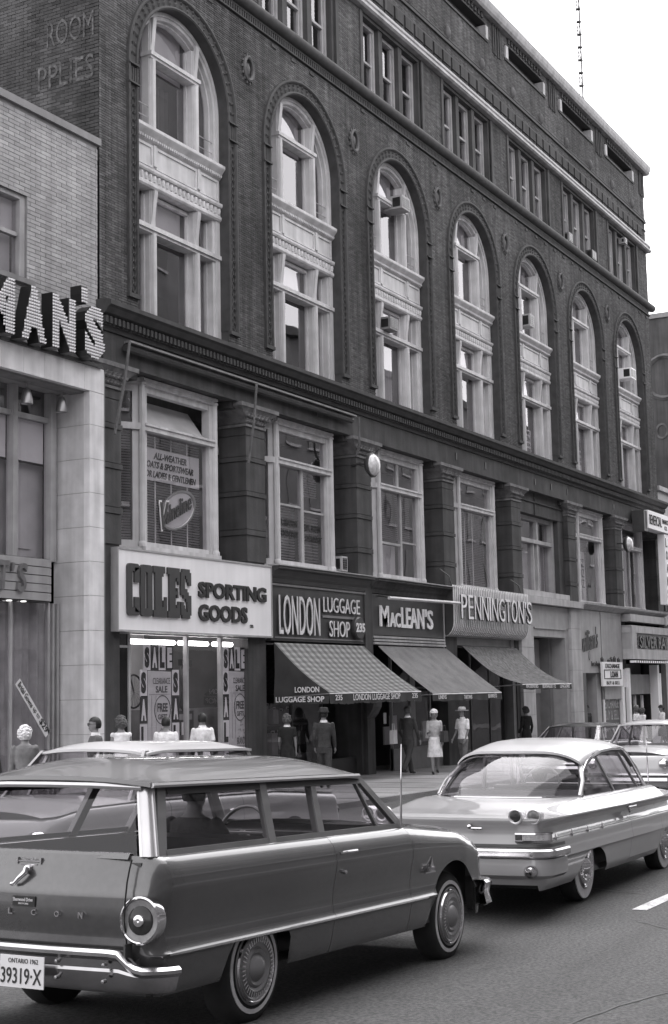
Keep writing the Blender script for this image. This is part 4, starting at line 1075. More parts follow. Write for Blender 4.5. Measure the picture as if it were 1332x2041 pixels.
t = thing('goods_display', 'jumble of sports goods at the left end of the shop window', 'goods', (24.35, 18.5, -1.7))
for i, (x, z, r) in enumerate(((24.4, -.25, .15), (24.38, -.75, .2), (24.32, .55, .12), (25.8, -1.0, .2), (26.0, -.6, .14), (28.2, -1.5, .2))):
    b = MB(); b.lathe([(0, z-r)]+[(r*math.sin(a), z-r*math.cos(a)) for a in (.5, 1, 1.6, 2.2, 2.7)]+[(0, z+r)], (x, 18.5, 0), 'z', 12); b.build('ball', [M_SHADE, M_SHADEG, M_GREY][i % 3], t, smooth=60)
b = MB(); b.tube([(24.45, 18.55, .9), (24.4, 18.55, .2), (24.5, 18.6, -1.6)], .05, 6); b.tube([(25.9, 18.6, .9), (25.95, 18.6, -1.6)], .06, 6); b.build('rack', M_CHAR, t)

# ------------------------------------------------------------------ luggage shop
t = thing('shop_sign', 'dark sign board with tall thin letters reading LONDON LUGGAGE SHOP 235', 'sign', (31.9, 17.95, 1.2))
b = MB(); b.box(29.5, 34.22, 17.88, 18.2, 1.24, 2.55); b.build('board', M_CHAR, t)
b = MB(); b.box(29.48, 34.3, 17.84, 18.2, 2.55, 2.6); b.box(29.62, 34.1, 17.85, 17.879, 1.3, 1.33); b.build('edge_trim', M_GREY, t)
M_NEON = mat('white_tube_letter', .7, .4, vary=.1)
for tx, x, z, w_, h, bd in (('LONDON', 29.78, 1.39, 1.97, .95, -.012), ('LUGGAGE', 31.95, 2.0, 1.95, .38, -.01), ('SHOP', 32.25, 1.39, 1.07, .40, -.01)):
    b = MB(); text(b, tx, (x+.02, 17.85, z-.01), FX, FZ, w=w_, h=h, depth=.02, bold=bd+.03); b.build('letter_backing', M_GREY, t)
    b = MB(); text(b, tx, (x, 17.83, z), FX, FZ, w=w_, h=h, depth=.02, bold=bd); b.build('lettering', M_NEON, t)
b = MB(); b.box(31.95, 34.0, 17.84, 17.875, 1.86, 1.92); b.build('divider', M_GREY, t)
b = MB(); b.lathe([(0, 17.74), (.27, 17.74), (.3, 17.77), (.3, 17.87)], (33.76, 0, 1.64), 'y', 24); o = b.build('number_disc', M_CHAR, t, smooth=30); b = MB(); text(b, '235', (33.52, 17.738, 1.53), FX, FZ, w=.48, h=.24, depth=.015, bold=.03); b.build('disc_number', M_NEON, o)
def store_cornice(x0, x1, m=M_STONE, label=''):
    t = thing('shop_cornice', label, 'cornice', ((x0+x1)/2, 18, 2.6), 'shop front cornices')
    b = MB(); b.prism([(18.2, 2.62), (17.86, 2.62), (17.84, 2.72), (17.78, 2.78), (17.72, 2.9), (17.60, 2.94), (17.60, 2.99), (18.2, 3.0)], x0, x1, 'x'); b.build('moulding', m, t)
    b = MB(); b.box(x0-.02, x1+.02, 17.57, 17.9, 3.003, 3.03); b.build('metal_cap', M_METALW, t)
store_cornice(29.45, 34.4, M_CHAR, 'dark moulded cornice with pale metal cap over the luggage sign')
store_cornice(34.62, 39.55, M_STONE, "brown moulded cornice over the MacLEAN'S sign")
def awning(label, x0, x1, yt, zt, yb, zb, xb0, xb1, m, mv, words, sag=0, side=None, val=.24, scallop=True):
    t = thing('shop_awning', label, 'awning', ((x0+x1)/2, yt, zb), 'shop awnings')
    N = 10
    P_ = lambda u, v: (x0+(x1-x0)*u+((xb0-x0)*(1-u)+(xb1-x1)*u)*v, yt+(yb-yt)*v, zt+(zb-zt)*v-sag*math.sin(math.pi*v)-.05*math.sin(math.pi*v)*(.5+.5*math.sin(math.pi*u))-.012*abs(math.sin(u*math.pi*6))*math.sin(math.pi*v)-.012*math.sin(u*23+v*4)*v)
    b = MB(); b.grid([[P_(u/60, v/N) for u in range(61)] for v in range(N+1)], flip=True); b.build('canopy', m, t, smooth=60)
    b = MB(); nv = 60
    top = [P_(i/nv, 1) for i in range(nv+1)]
    low = [(p[0], p[1]-.01+.012*math.sin(i*.8), p[2]-val-(.03*abs(math.sin(i*math.pi/2.5)) if scallop else 0)) for i, p in enumerate(top)]
    b.grid([low, top]); b.build('valance', mv, t)
    b = MB()
    for tx, u, w_, h in words: p = P_(u, 1); b = MB(); text(b, tx, (p[0], p[1]-.025, p[2]-val*.78), FX, FZ, w=w_, h=h, depth=.004, bold=.01); b.build('valance_lettering', M_PAPER, t)
    if side:
        for xx, xb, inner in ((x0, xb0, 0), (x1, xb1, 1)):
            b = MB(); rows = []
            for i in range(9):
                v = i/8; p = P_(0 if not inner else 1, v)
                rows.append([(p[0]+.05*math.sin(v*7+j*1.3)*(j/4), p[1], p[2]+(min(zb-val, zt)-.0-p[2])*j/4) for j in range(5)])
            b.grid(rows, flip=bool(inner)); b.build('side_wing', mv, t, smooth=60)
    b = MB(); 
    for u in (0, 1): p = P_(u, 1); b.tube([(p[0], yt, zb-.1), (p[0], yb, zb-.02)], .018, 6)
    b.tube([(xb0, yb+.01, zb-.02), (xb1, yb+.01, zb-.02)], .02, 6); b.build('awning_frame', M_DCHROME, t)
    return t
ms = bpy.data.materials.new('striped_canvas'); MATS['striped_canvas'] = ms; ms.use_nodes = True
n_ = ms.node_tree; b_ = n_.nodes['Principled BSDF']; b_.inputs['Roughness'].default_value = .85
ge = n_.nodes.new('ShaderNodeNewGeometry'); sp_ = n_.nodes.new('ShaderNodeSeparateXYZ'); n_.links.new(ge.outputs['Position'], sp_.inputs[0])
def stripe(sock, per, lo):
    a = n_.nodes.new('ShaderNodeMath'); a.operation = 'MULTIPLY'; a.inputs[1].default_value = 1/per; n_.links.new(sock, a.inputs[0])
    f_ = n_.nodes.new('ShaderNodeMath'); f_.operation = 'FRACT'; n_.links.new(a.outputs[0], f_.inputs[0])
    r_ = n_.nodes.new('ShaderNodeMapRange'); r_.inputs[1].default_value = .42; r_.inputs[2].default_value = .58; r_.inputs[3].default_value = lo; r_.inputs[4].default_value = 1; n_.links.new(f_.outputs[0], r_.inputs[0]); return r_.outputs[0]
mu = n_.nodes.new('ShaderNodeMath'); mu.operation = 'MULTIPLY'; n_.links.new(stripe(sp_.outputs[0], .30, .48), mu.inputs[0]); n_.links.new(stripe(sp_.outputs[1], .13, .66), mu.inputs[1])
m2 = n_.nodes.new('ShaderNodeMath'); m2.operation = 'MULTIPLY'; m2.inputs[1].default_value = .22; n_.links.new(mu.outputs[0], m2.inputs[0]); n_.links.new(m2.outputs[0], b_.inputs['Base Color'])
M_CANV = mat('dark_canvas', .04, .85, vary=.25, scale=2); M_CANV2 = mat('grey_canvas', .13, .85, vary=.22, scale=3, bump=.3, bscale=5, fine=.12, fscale=30); M_CANV3 = mat('mottled_canvas', .095, .85, vary=.55, scale=9, bump=.4, bscale=6)
t = awning('plaid striped awning with dark side wing over the luggage shop', 29.45, 34.0, 17.78, 1.18, 16.32, -.02, 29.45, 34.35, ms, M_CANV, (('235', .05, .33, .13), ('LONDON LUGGAGE SHOP', .23, 2.5, .15), ('235', .88, .33, .13)), .06, True)
b = MB()
for tx, ya, yb_, z in (('LONDON', 17.2, 16.55, -.0), ('LUGGAGE SHOP', 17.72, 16.42, -.22)): text(b, tx, (29.39, ya, z), (0, -1, 0), FZ, w=ya-yb_, h=.13, depth=.004, bold=.02)
b.build('wing_lettering', M_PAPER, t)
t = thing('shop_facade', 'dim luggage shop front in the shade of the striped awning', 'shop front', (32, 18.2, -2.2))
f = MB()
for x in (29.5, 30.9, 32.4, 34.2): f.box(x, x+.05, 18.18, 18.26, -2.2, 1.2)
f.box(29.5, 34.2, 18.14, 18.3, -2.3, -1.7); f.build('frame', M_CHAR, t)
for a, d in ((29.55, 30.9), (30.95, 32.4)): q = MB(); pane(q, a, d, 18.22, -1.7, 1.2); q.build('pane', M_SHOPG, t)
sg = 'suitcases in the luggage shop window'
for i in range(9):
    x = 29.65+.33*i-(.9 if i > 4 else 0); z = -1.5 if i < 5 else -.75; w_, h = random.uniform(.24, .3), random.uniform(.3, .55)
    c_ = thing('suitcase', ['pale', 'brown', 'dark'][i % 3]+' suitcase '+('on the lower shelf' if i < 5 else 'on the upper shelf')+' of the luggage shop window, %s' % ['at its left end', 'second along', 'in the middle', 'fourth along', 'at its right end', 'leftmost', 'second one', 'third one', 'rightmost'][i], 'suitcase', (x, 18.7, z), sg)
    b = MB(); b.box(x, x+w_, 18.6+.05*(i % 3), 18.8, z, z+h); b.build('case', [M_GREY, M_STONE, M_CHAR][i % 3], c_); b = MB(); b.tube([(x+.06, 18.66, z+h), (x+.06, 18.66, z+h+.05), (x+w_-.06, 18.66, z+h+.05), (x+w_-.06, 18.66, z+h)], .012, 5); b.build('handle', M_DCHROME, c_)
b = MB(); b.box(29.6, 32.4, 18.5, 19.0, -1.7, -1.5); b.box(29.6, 32.4, 18.6, 19.0, -.8, -.76); b.build('display_shelf', M_STONE, t)
t = thing('stone_pilaster', 'dark bracketed stone pilaster between the two awning shops', 'pilaster', (34.45, 17.95, -2.2))
b = MB(); b.box(34.25, 34.68, 17.85, 18.3, -2.25, 3.0); b.build('shaft', M_STONE, t); b = MB(); b.prism([(17.85, -.15), (17.62, -.2), (17.66, -.42), (17.76, -.6), (17.85, -.7)], 34.22, 34.71, 'x'); b.box(34.2, 34.73, 17.6, 17.95, -.149, -.05); b.build('bracket', M_STONEC, t)

# ------------------------------------------------------------------ tartan shop
t = thing('shop_sign', "black sign board with white letters reading MacLEAN'S above metal slats", 'sign', (37, 17.95, 1.2))
b = MB(); b.box(34.7, 39.3, 17.88, 18.2, 1.5, 2.6); b.build('board', M_CHAR, t)
for i in range(3): b = MB(); b.box(34.7, 39.3, 17.84-.015*i, 18.2, 1.245+.085*(2-i), 1.245+.085*(2-i)+.06); b.build('slat', M_METALW, t)
b = MB(); text(b, 'M', (35.1, 17.86, 1.73), FX, FZ, w=.52, h=.57, depth=.04, bold=.015); text(b, 'AC', (35.7, 17.86, 1.73), FX, FZ, w=.64, h=.4, depth=.04, bold=.015); text(b, 'LEAN', (36.42, 17.86, 1.73), FX, FZ, w=1.45, h=.57, depth=.04, bold=.015); text(b, "'S", (37.94, 17.86, 1.73), FX, FZ, w=.54, h=.57, depth=.04, bold=.015); b.build('lettering', M_WHITE, t)
b = MB(); b.box(39.3, 39.36, 17.86, 18.2, 1.25, 2.6); b.build('edge_trim', M_LGREY, t)
t = thing('sign_light_tube', "long white tube lamp fixed in front of the MacLEAN'S board", 'lamp tube', (37.3, 17.5, 2.45))
b = MB(); b.tube([(34.9, 17.45, 2.47), (39.55, 17.45, 2.53)], .045, 8); b.build('tube', mat('dusty_tube', .5, .4, vary=.15), t); b = MB(); b.tube([(35.1, 17.45, 2.48), (35.1, 17.9, 2.56)], .02, 5); b.tube([(39.2, 17.45, 2.54), (39.2, 17.9, 2.58)], .02, 5); b.build('bracket', M_CHAR, t)
awning('plain grey awning reaching out under the black sign with white letters', 34.86, 39.3, 17.8, 1.2, 16.3, -.1, 35.0, 39.75, M_CANV2, M_CANV, (('LINENS', .07, .5, .11), ('TARTANS', .42, .55, .11), ('BLANKETS', .78, .62, .11)), .02, False, .2, False)
t = thing('shop_facade', 'dark recessed shop front under the plain grey awning', 'shop front', (37, 18.3, -2.2))
f = MB()
for x in (36.4, 37.6, 38.9, 39.9): f.box(x, x+.06, 18.2, 18.28, -2.2, 1.2)
f.box(36.4, 39.9, 18.16, 18.3, -2.3, -1.6); f.box(37.66, 38.0, 18.24, 18.29, -1.6, 1.2); f.build('frame', M_GREY, t)
for a, d in ((36.46, 37.6), (38.0, 38.9), (38.96, 39.9)): q = MB(); pane(q, a, d, 18.24, -1.6, 1.2); q.build('pane', M_SHOPG, t)
b = MB()
for x, z, h in ((36.7, -1.5, .5), (37.1, -1.4, .7), (38.2, -1.5, .8), (39.2, -1.5, .6)): b.box(x, x+.4, 18.6, 18.65, z, z+h)
b.build('draped_cloth', M_SHADEG, t)
b = MB(); b.box(38.95, 39.2, 18.3, 18.32, -1.2, -.6); b.box(36.1, 36.25, 18.3, 18.32, -.9, -.6); b.build('show_card', M_PAPER, t)

# ------------------------------------------------------------------ ribbed sign and its awning
t = thing('shop_sign', "curved sign of white vertical ribs with letters reading PENNINGTON'S", 'sign', (42.4, 17.8, 1.6))
PXA, PXB = 39.42, 45.45
prof = [(18.05, 3.08), (17.6, 3.08), (17.58, 3.0), (17.58, 2.0), (17.60, 1.85), (17.66, 1.72), (17.75, 1.63), (17.88, 1.58), (18.05, 1.57)]
b = MB(); b.prism([(p[0]+.02 if p[0] < 18 else p[0], p[1]) for p in prof], PXA, PXB, 'x'); b.build('backing', M_CHAR, t, smooth=30)
rb = None; nr = 44
for i in range(nr):
    x = PXA+.03+(PXB-PXA-.06)*i/(nr-1)
    if rb is None:
        q = MB(); rows = [[(x+dx, p[0]-dy, p[1]+(-.02 if p[1] < 1.7 else 0)) for dx, dy in ((-.028, -.02), (-.028, .004), (.028, .004), (.028, -.02))] for p in prof[1:8]]; q.grid(rows); rb = q.build('rib', mat('pale_rib_enamel', .7, .4, vary=.1), t); rx = x
    else: share(rb, 'rib', t, WO[rb.name]+Vector((x-rx, 0, 0)))
x = 39.6
for ch, w_ in (('P', .42), ('E', .36), ('N', .47), ('N', .47), ('I', .1), ('N', .47), ('G', .45), ('T', .38), ('O', .48), ('N', .47), ("'", .08), ('S', .42)):
    b = MB(); text(b, ch, (x+.03, 17.47, 2.06 if ch != "'" else 2.56), FX, FZ, w=w_, h=(.72 if ch != "'" else .2), depth=.05, bold=.03); o = b.build('letter', M_CHAR, t)
    b = MB(); text(b, ch, (x, 17.415, 2.08 if ch != "'" else 2.58), FX, FZ, w=w_, h=(.72 if ch != "'" else .2), depth=.012, bold=-.01); b.build('letter_face', M_WHITE, o)
    x += w_+.105
b = MB()
for xx in (39.6, 45.2): b.tube([(xx, 17.7, 3.05), (xx-.1, 17.75, 3.35), (xx-.35, 17.93, 3.55)], .02, 5)
b.build('stay_rod', M_CHAR, t)
awning('mottled grey sagging awning under the ribbed curved sign', 40.55, 44.95, 17.85, 1.3, 16.1, .12, 40.9, 45.2, M_CANV3, M_CANV, (('MATERNITIES', .06, 1.0, .11), ('BERNADETTE', .38, 1.15, .12), ('LINGERIE', .74, .9, .11)), .18, False, .17, False)
t = thing('shop_facade', 'shop front of light stone and dark panes below the mottled awning', 'shop front', (42.5, 18.2, -2.3))
f = MB(); f.box(39.5, 40.5, 18.0, 18.3, 1.2, 1.57); f.box(40.1, 40.45, 18.0, 18.3, -2.3, 1.2); f.box(44.9, 45.4, 18.0, 18.3, -2.4, 1.57); f.box(40.45, 44.9, 18.05, 18.3, 1.33, 1.57); f.build('stone_frame', M_GREY, t)
f = MB()
for x in (41.9, 43.4, 44.6): f.box(x, x+.05, 18.2, 18.26, -2.3, 1.3)
f.build('mullion', M_CHAR, t)
for a, d in ((40.45, 41.9), (41.95, 43.4), (43.45, 44.6)): q = MB(); pane(q, a, d, 18.23, -2.0, 1.3); q.build('pane', M_SHOPG, t)

# ------------------------------------------------------------------ stone doorway
t = thing('stone_doorway', 'tall pale stone doorway with recessed panelled entrance beside the ribbed sign', 'doorway', (48.4, 17.9, -2.35))
zz = [2.82, 2.1, 1.35, .6, -.15, -.9, -1.6, -2.45]
for x0, x1 in ((45.45, 46.55), (50.35, 51.4)):
    for z1, z0 in zip(zz[:-1], zz[1:]): b = MB(); b.box(x0, x1, 17.85, 18.5, z0+.006, z1-.006); b.build('stone_block', M_LINT, t)
    b = MB(); b.box(x0+.02, x1-.02, 17.87, 18.5, -2.45, 2.85); b.build('core', M_GREY, t)
for i in range(7): b = MB(); b.box(45.5+.84*i, 45.5+.84*(i+1)-.01, 17.7, 18.5, 2.845, 3.08); b.build('lintel_block', M_LINT, t)
f = MB(); f.box(46.56, 50.34, 17.95, 18.5, 2.06, 2.82); f.box(46.56, 46.9, 17.98, 18.5, -2.45, 2.05); f.box(50.0, 50.34, 17.98, 18.5, -2.45, 2.05); f.box(46.9, 50.0, 17.98, 18.5, 1.75, 2.05); f.box(46.9, 50.0, 17.93, 17.979, 2.02, 2.06); f.build('door_surround', M_LGREY, t)
b = MB(); b.box(46.9, 50.0, 18.9, 19.0, -2.45, 1.75); b.box(49.7, 50.0, 18.5, 18.9, -2.45, 1.75); b.build('back_panel', M_GREY, t)
for i in range(3): b = MB(); b.box(46.95+.98*i, 46.95+.98*i+.9, 18.86, 18.898, -.2, 1.7); b.build('door_panel', M_LGREY, t)
b = MB(); text(b, '229', (48.1, 18.85, .3), FX, FZ, w=.42, h=.3, depth=.01, bold=.03); b.build('house_number', M_CHAR, t)
b = MB(); b.box(46.9, 47.6, 18.5, 18.895, -2.45, -.1); b.build('open_door', M_CHAR, t)

# ------------------------------------------------------------------ hat shop, exchange, tavern
t = thing('hat_shop_facade', "plain grey panelled front with script lettering william's hat shop", 'shop front', (54, 18, -2.4))
for a, d in ((51.5, 53.75), (53.85, 56.35)): b = MB(); b.box(a, d, 17.9, 18.3, .5 if a < 53 else -.5, 2.84); b.build('panel', M_LGREY, t)
b = MB(); b.box(53.75, 53.85, 17.95, 18.3, -2.4, 2.84); b.box(51.5, 51.9, 17.9, 18.3, -2.4, .5) ; b.build('dark_strip', M_CHAR, t)
b = MB(); b.box(51.9, 53.7, 19.2, 19.3, -2.4, .5); b.box(53.2, 53.7, 17.95, 19.2, -2.4, .49); b.build('entrance_wall', M_LGREY, t)
b = MB(); text(b, "william's", (51.55, 17.88, 1.25), (1, 0, .12), FZ, w=1.8, h=.8, depth=.02, bold=.0, shear=.25); b.build('script_lettering', M_CHAR, t)
b = MB(); text(b, 'hat shop', (52.5, 17.88, .70), FX, FZ, w=.95, h=.24, depth=.02, bold=.01); b.build('lettering', M_CHAR, t); b = MB(); b.lathe([(0, 17.87), (.1, 17.875), (.1, 17.9)], (52.35, 0, 1.15), 'y', 10, sy=1.8); b.build('tassel', M_GREY, t)
b = MB(); b.box(51.95, 53.0, 18.6, 18.7, -.56, -.47); b.build('entrance_light_strip', M_WHITE, t)
t = thing('ledge_cornice', 'weathered stone ledge above the hat shop and tavern signs', 'cornice', (57, 17.9, 2.85))
b = MB(); b.prism([(18.3, 2.86), (17.9, 2.86), (17.75, 2.96), (17.6, 3.02), (17.58, 3.1), (18.3, 3.12)], 51.35, 62.3, 'x'); b.build('moulding', M_LINT, t)
t = thing('hanging_board', 'white painted board with boxed price lettering beside the hat shop entrance', 'sign', (55.2, 17.75, .0))
b = MB(); b.box(53.3, 55.75, 17.72, 17.8, .0, .92); b.build('board', M_WHITE, t)
b = MB(); text(b, 'EXCHANGE', (53.65, 17.715, .68), FX, FZ, w=1.7, h=.17, depth=.01, bold=.01); text(b, 'BUY & SELL', (53.7, 17.715, .06), FX, FZ, w=1.6, h=.13, depth=.01); text(b, 'LOAN', (54.2, 17.715, .33), FX, FZ, w=.9, h=.24, depth=.01, bold=.03)
for q in ((53.45, 55.5, .27, .30), (53.45, 55.5, .60, .63), (53.45, 53.5, .30, .60), (55.45, 55.5, .30, .60)): b.box(q[0], q[1], 17.705, 17.718, q[2], q[3])
b.build('lettering', M_PRINT, t)
b = MB()
for x, h in ((53.4, .2), (54.2, .12), (54.5, .2), (54.9, .24), (55.4, .18)): b.lathe([(.06, .92), (.07, .92+h*.6), (.02, .92+h)], (x, 17.76, 0), 'z', 6)
b.build('finial', M_CHAR, t)
t = thing('exchange_window', 'dark shop window painted with large white words, below the white board', 'window', (55.2, 17.9, -2.4))
b = MB(); b.box(53.95, 55.9, 17.96, 18.0, -2.4, -.1); b.build('dark_glass', M_CHAR, t)
b = MB()
for tx, z, h in (('JEWELLERY', -.42, .2), ('EXCHANGE', -.85, .36), ('BUY & SELL', -1.3, .38), ('DIAMONDS', -1.75, .34)): text(b, tx, (54.1, 17.958, z), FX, FZ, w=1.65, h=h, depth=.006, bold=.01)
b.build('painted_lettering', M_LGREY, t)
f = MB(); f.box(53.86, 53.95, 17.9, 18.05, -2.4, -.05); f.box(56.0, 56.3, 17.85, 18.05, -2.4, -.02); f.box(56.75, 56.95, 17.8, 18.05, -2.4, .7); f.box(56.3, 56.75, 17.9, 18.05, -.06, .65); f.build('frame', M_WHITE, t)
t = thing('shop_sign', 'pale framed box sign with shadowed letters reading THE SILVER RAIL', 'sign', (60, 17.7, 1.0))
b = MB(); b.box(56.38, 63, 17.5, 18.2, 2.345, 2.39); b.box(56.42, 57.0, 17.55, 18.2, 1.05, 2.34); b.build('casing', M_LGREY, t)
f = MB(); f.box(56.4, 63, 17.48, 17.9, 1.05, 1.45); f.box(56.4, 63, 17.48, 17.9, 2.1, 2.34); f.box(56.4, 57.0, 17.48, 17.549, 1.45, 2.1); f.build('frame', M_LINT, t)
b = MB(); b.box(57.001, 63, 17.58, 17.7, 1.451, 2.099); b.build('face', M_GREY, t)
b = MB(); text(b, 'THE', (57.05, 17.55, 1.6), FX, FZ, w=.35, h=.34, depth=.03, bold=.01); text(b, 'SILVER RAIL', (57.5, 17.55, 1.5), FX, FZ, w=4.2, h=.5, depth=.05, bold=.02); b.build('lettering', M_CHAR, t)
b = MB()
for i in range(20): b.box(56.35+.3*i, 56.35+.3*i+.15, 17.38, 17.6, .9, .99)
b.build('pale_stripe', M_WHITE, t); b = MB()
for i in range(20): b.box(56.501+.3*i, 56.501+.3*i+.148, 17.39, 17.6, .9, .99)
b.build('dark_stripe', M_CHAR, t)
b = MB(); b.box(56.5, 64.4, 17.55, 18.2, 2.55, 2.84); b.box(61.3, 61.4, 17.5, 17.549, 2.5, 2.84); b.build('canopy_box', M_LGREY, t)
t = thing('tavern_entrance', 'dark tavern entrance with rolled blind under the striped edge', 'entrance', (59.4, 18, -2.5))
b = MB(); b.box(57.8, 61.0, 18.6, 18.7, -2.5, .9); b.build('back_wall', M_CHAR, t); b = MB(); b.box(57.9, 60.6, 18.1, 18.15, -.35, .45); b.build('rolled_blind', M_GREY, t)
f = MB(); f.box(59.1, 59.2, 18.3, 18.4, -2.5, -.4); f.box(60.1, 60.2, 18.3, 18.4, -2.5, -.4); f.box(60.9, 61.15, 17.85, 18.2, -2.5, .85); f.box(61.2, 61.4, 17.85, 18.2, -2.5, .5); f.build('door_frame', M_WHITE, t)
b = MB(); b.box(58.75, 59.3, 18.25, 18.28, -1.05, -.8); b.build('notice', M_PAPER, t)

# ------------------------------------------------------------------ beyond the corner
t = thing('corner_building', 'low plain grey building past the end of the brick block', 'building', (70, 18, -2.6))
b = MB(); b.box(62.76, 78, 18.03, 40, -2.6, 8.55); b.build('wall', M_LGREY, t); b = MB(); b.box(62.75, 78.1, 17.9, 40.2, 8.55, 8.75); b.build('coping', M_METALW, t)
f = MB(); f.box(62.8, 64.4, 17.9, 18.028, 3.2, 6.6); f.build('window_opening', M_CHAR, t); f = MB(); f.box(63.2, 63.5, 17.84, 17.9, 3.2, 6.2); f.build('window_frame', M_WOODG, t)
t = thing('corner_sign', 'white box sign reading BENEFICIAL FINANCE CO. on the corner', 'sign', (62.2, 17.2, 6.4))
b = MB(); b.box(58.6, 62.6, 17.25, 17.7, 6.45, 7.2); b.build('panel', M_WHITE, t); b = MB(); b.box(58.15, 58.59, 17.3, 17.8, 6.3, 7.15); b.build('end_box', M_CHAR, t)
b = MB(); text(b, 'BENEFICIAL', (58.75, 17.248, 6.62), FX, FZ, w=1.75, h=.42, depth=.01, bold=.01); text(b, 'FINANCE', (60.6, 17.248, 6.8), FX, FZ, w=.9, h=.2, depth=.01); text(b, 'CO.', (60.9, 17.248, 6.55), FX, FZ, w=.4, h=.17, depth=.01); b.build('lettering', M_PRINT, t)
b = MB(); b.box(61.0, 61.9, 17.3, 17.6, 3.4, 6.40); b.build('vertical_panel', M_WHITE, t); b = MB()
for i, ch in enumerate('LOANS'): text(b, ch, (61.12, 17.298, 5.85-.55*i), FX, FZ, w=.26, h=.38, depth=.01, bold=.02)
b.build('vertical_lettering', M_CHAR, t)
t = thing('brick_warehouse', 'dark brick building with a faded round painted sign on its side wall, far right', 'building', (86, 26, -3))
b = MB(); b.box(86, 110, 18.5, 60, -3, 22.3); b.build('wall', mat('far_brick', .07, .9, vary=.35, scale=.5, streak=.3), t); b = MB(); b.box(85.9, 110.1, 18.4, 60.1, 22.3, 22.6); b.build('coping', M_GREY, t)
b = MB(); b.tube([(85.97, 23.9+1.2*math.cos(i*math.pi/12), 18.6+1.3*math.sin(i*math.pi/12)) for i in range(25)], .16, 4); text(b, 'OFF', (85.98, 24.6, 14.8), (0, -1, 0), FZ, w=1.8, h=1.0, depth=.02); b.build('painted_sign', mat('faded_paint', .1, .9, vary=.4, scale=2), t)
# lattice mast far behind the roof
t = thing('lattice_mast', 'thin lattice radio mast rising behind the roof', 'mast', (150, 49.4, -4))
b = MB(); hz_ = [-4+1.5*i for i in range(66)]; cx_, cy_ = 150, 49.4
for a in range(3):
    an = a*2.094; b.tube([(cx_+.24*math.cos(an), cy_+.24*math.sin(an), -4), (cx_+.20*math.cos(an), cy_+.20*math.sin(an), 94)], .05, 4)
b.build('mast_leg', M_CHAR, t)
b = MB()
for i, z in enumerate(hz_):
    for a in range(3):
        a0_, a1_ = a*2.094, (a+1)*2.094; b.tube([(cx_+.27*math.cos(a0_), cy_+.27*math.sin(a0_), z), (cx_+.27*math.cos(a1_), cy_+.27*math.sin(a1_), z+(1.5 if i % 2 else 0))], .03, 4)
    b.lathe([(0, z-.13), (.30, z-.06), (.30, z+.06), (0, z+.13)], (cx_, cy_, 0), 'z', 6)
b.build('mast_bracing', M_CHAR, t, kind='stuff')
# buildings across the street, seen as reflections in glass and paint
M_OPP = mat('opposite_brick', .16, .9, vary=.3, scale=.4)
for x0, x1, h, lab in ((-30, 22, 15, 'brick block across the street behind the viewer'), (22.3, 53, 17, 'tall brick block across the street mirrored in the lower windows'), (53.3, 65.5, 40, 'narrow office tower across the street mirrored in the first arched window'), (66, 84, 21.3, 'lower brick block across the street mirrored in the windows'), (84.3, 150, 21, 'farther brick block across the street mirrored in the windows')):
    t = thing('opposite_building', lab, 'building', ((x0+x1)/2, -6.2, -2)); b = MB()
    b.box(x0, x1, -26, -6.2, -3, h); b.build('wall', M_OPP, t); b = MB(); b.box(x0-.1, x1+.1, -7, -5.9, h, h+.5); b.build('cornice', M_STONE, t); b = MB(); b2 = MB()
    x = x0+1.2
    while x < x1-2:
        for z in np.arange(3.6, h-2.6, 3.7): b.box(x, x+1.3, -6.19, -6.15, z, z+2.1); b2.box(x-.1, x+1.4, -6.19, -6.08, z-.15, z-.01)
        x += 2.7
    b.build('window_row', M_CHAR, t, kind='stuff'); b2.build('window_ledge', M_LINT, t, kind='stuff')
    b = MB(); b.box(x0+.3, x1-.3, -6.19, -5.6, 2.2, 2.9); b.build('shop_fascia', M_LGREY, t)

# ------------------------------------------------------------------ cars
def interp(pts):
    X = [p[0] for p in pts]; Y = [p[1] for p in pts]
    return lambda x: float(np.interp(x, X, Y))
def car_root(name, label, cat, O, head, slope, group=None):
    h = rad(head); f = Vector((math.cos(h), math.sin(h), -slope*(1 if math.cos(h) > 0 else -1))).normalized()
    l = Vector((0, 0, 1)).cross(f).normalized(); u = f.cross(l)
    R = Matrix(((f.x, l.x, u.x), (f.y, l.y, u.y), (f.z, l.z, u.z)))
    return thing(name, label, cat, O, group, R.to_euler())
def car_path(xr, xf, Wf, rcr, rcf, bow=.05, cuts=(), step=.035):
    """half outline from tail centre to nose centre: (x, l, nx, nl)"""
    p = []; Wt = Wf(xr+rcr+bow); e = Wt-rcr
    n = 12
    for i in range(n): l = e*i/n; p.append((xr+bow*(l/e)**2, l, -1, 0))
    for i in range(9): a = math.pi/2*i/8; p.append((xr+bow+rcr-rcr*math.cos(a), e+rcr*math.sin(a), -math.cos(a), math.sin(a)))
    xx = []; x = xr+bow+rcr+step; x1 = xf-bow-rcf
    while x < x1: xx.append(x); x += step
    xx = [q for q in xx if all(abs(q-c_) > .02 for c_ in cuts)]+[c_+d for c_ in cuts for d in (-.004, .004)]
    for x in sorted(xx): p.append((x, Wf(x), 0, 1))
    e2 = Wf(x1)-rcf
    for i in range(9): a = math.pi/2*i/8; p.append((x1+rcf*math.sin(a), e2+rcf*math.cos(a), math.sin(a), math.cos(a)))
    for i in range(n-1, -1, -1): l = e2*i/n; p.append((xf-bow*(l/e2)**2, l, 1, 0))
    return p
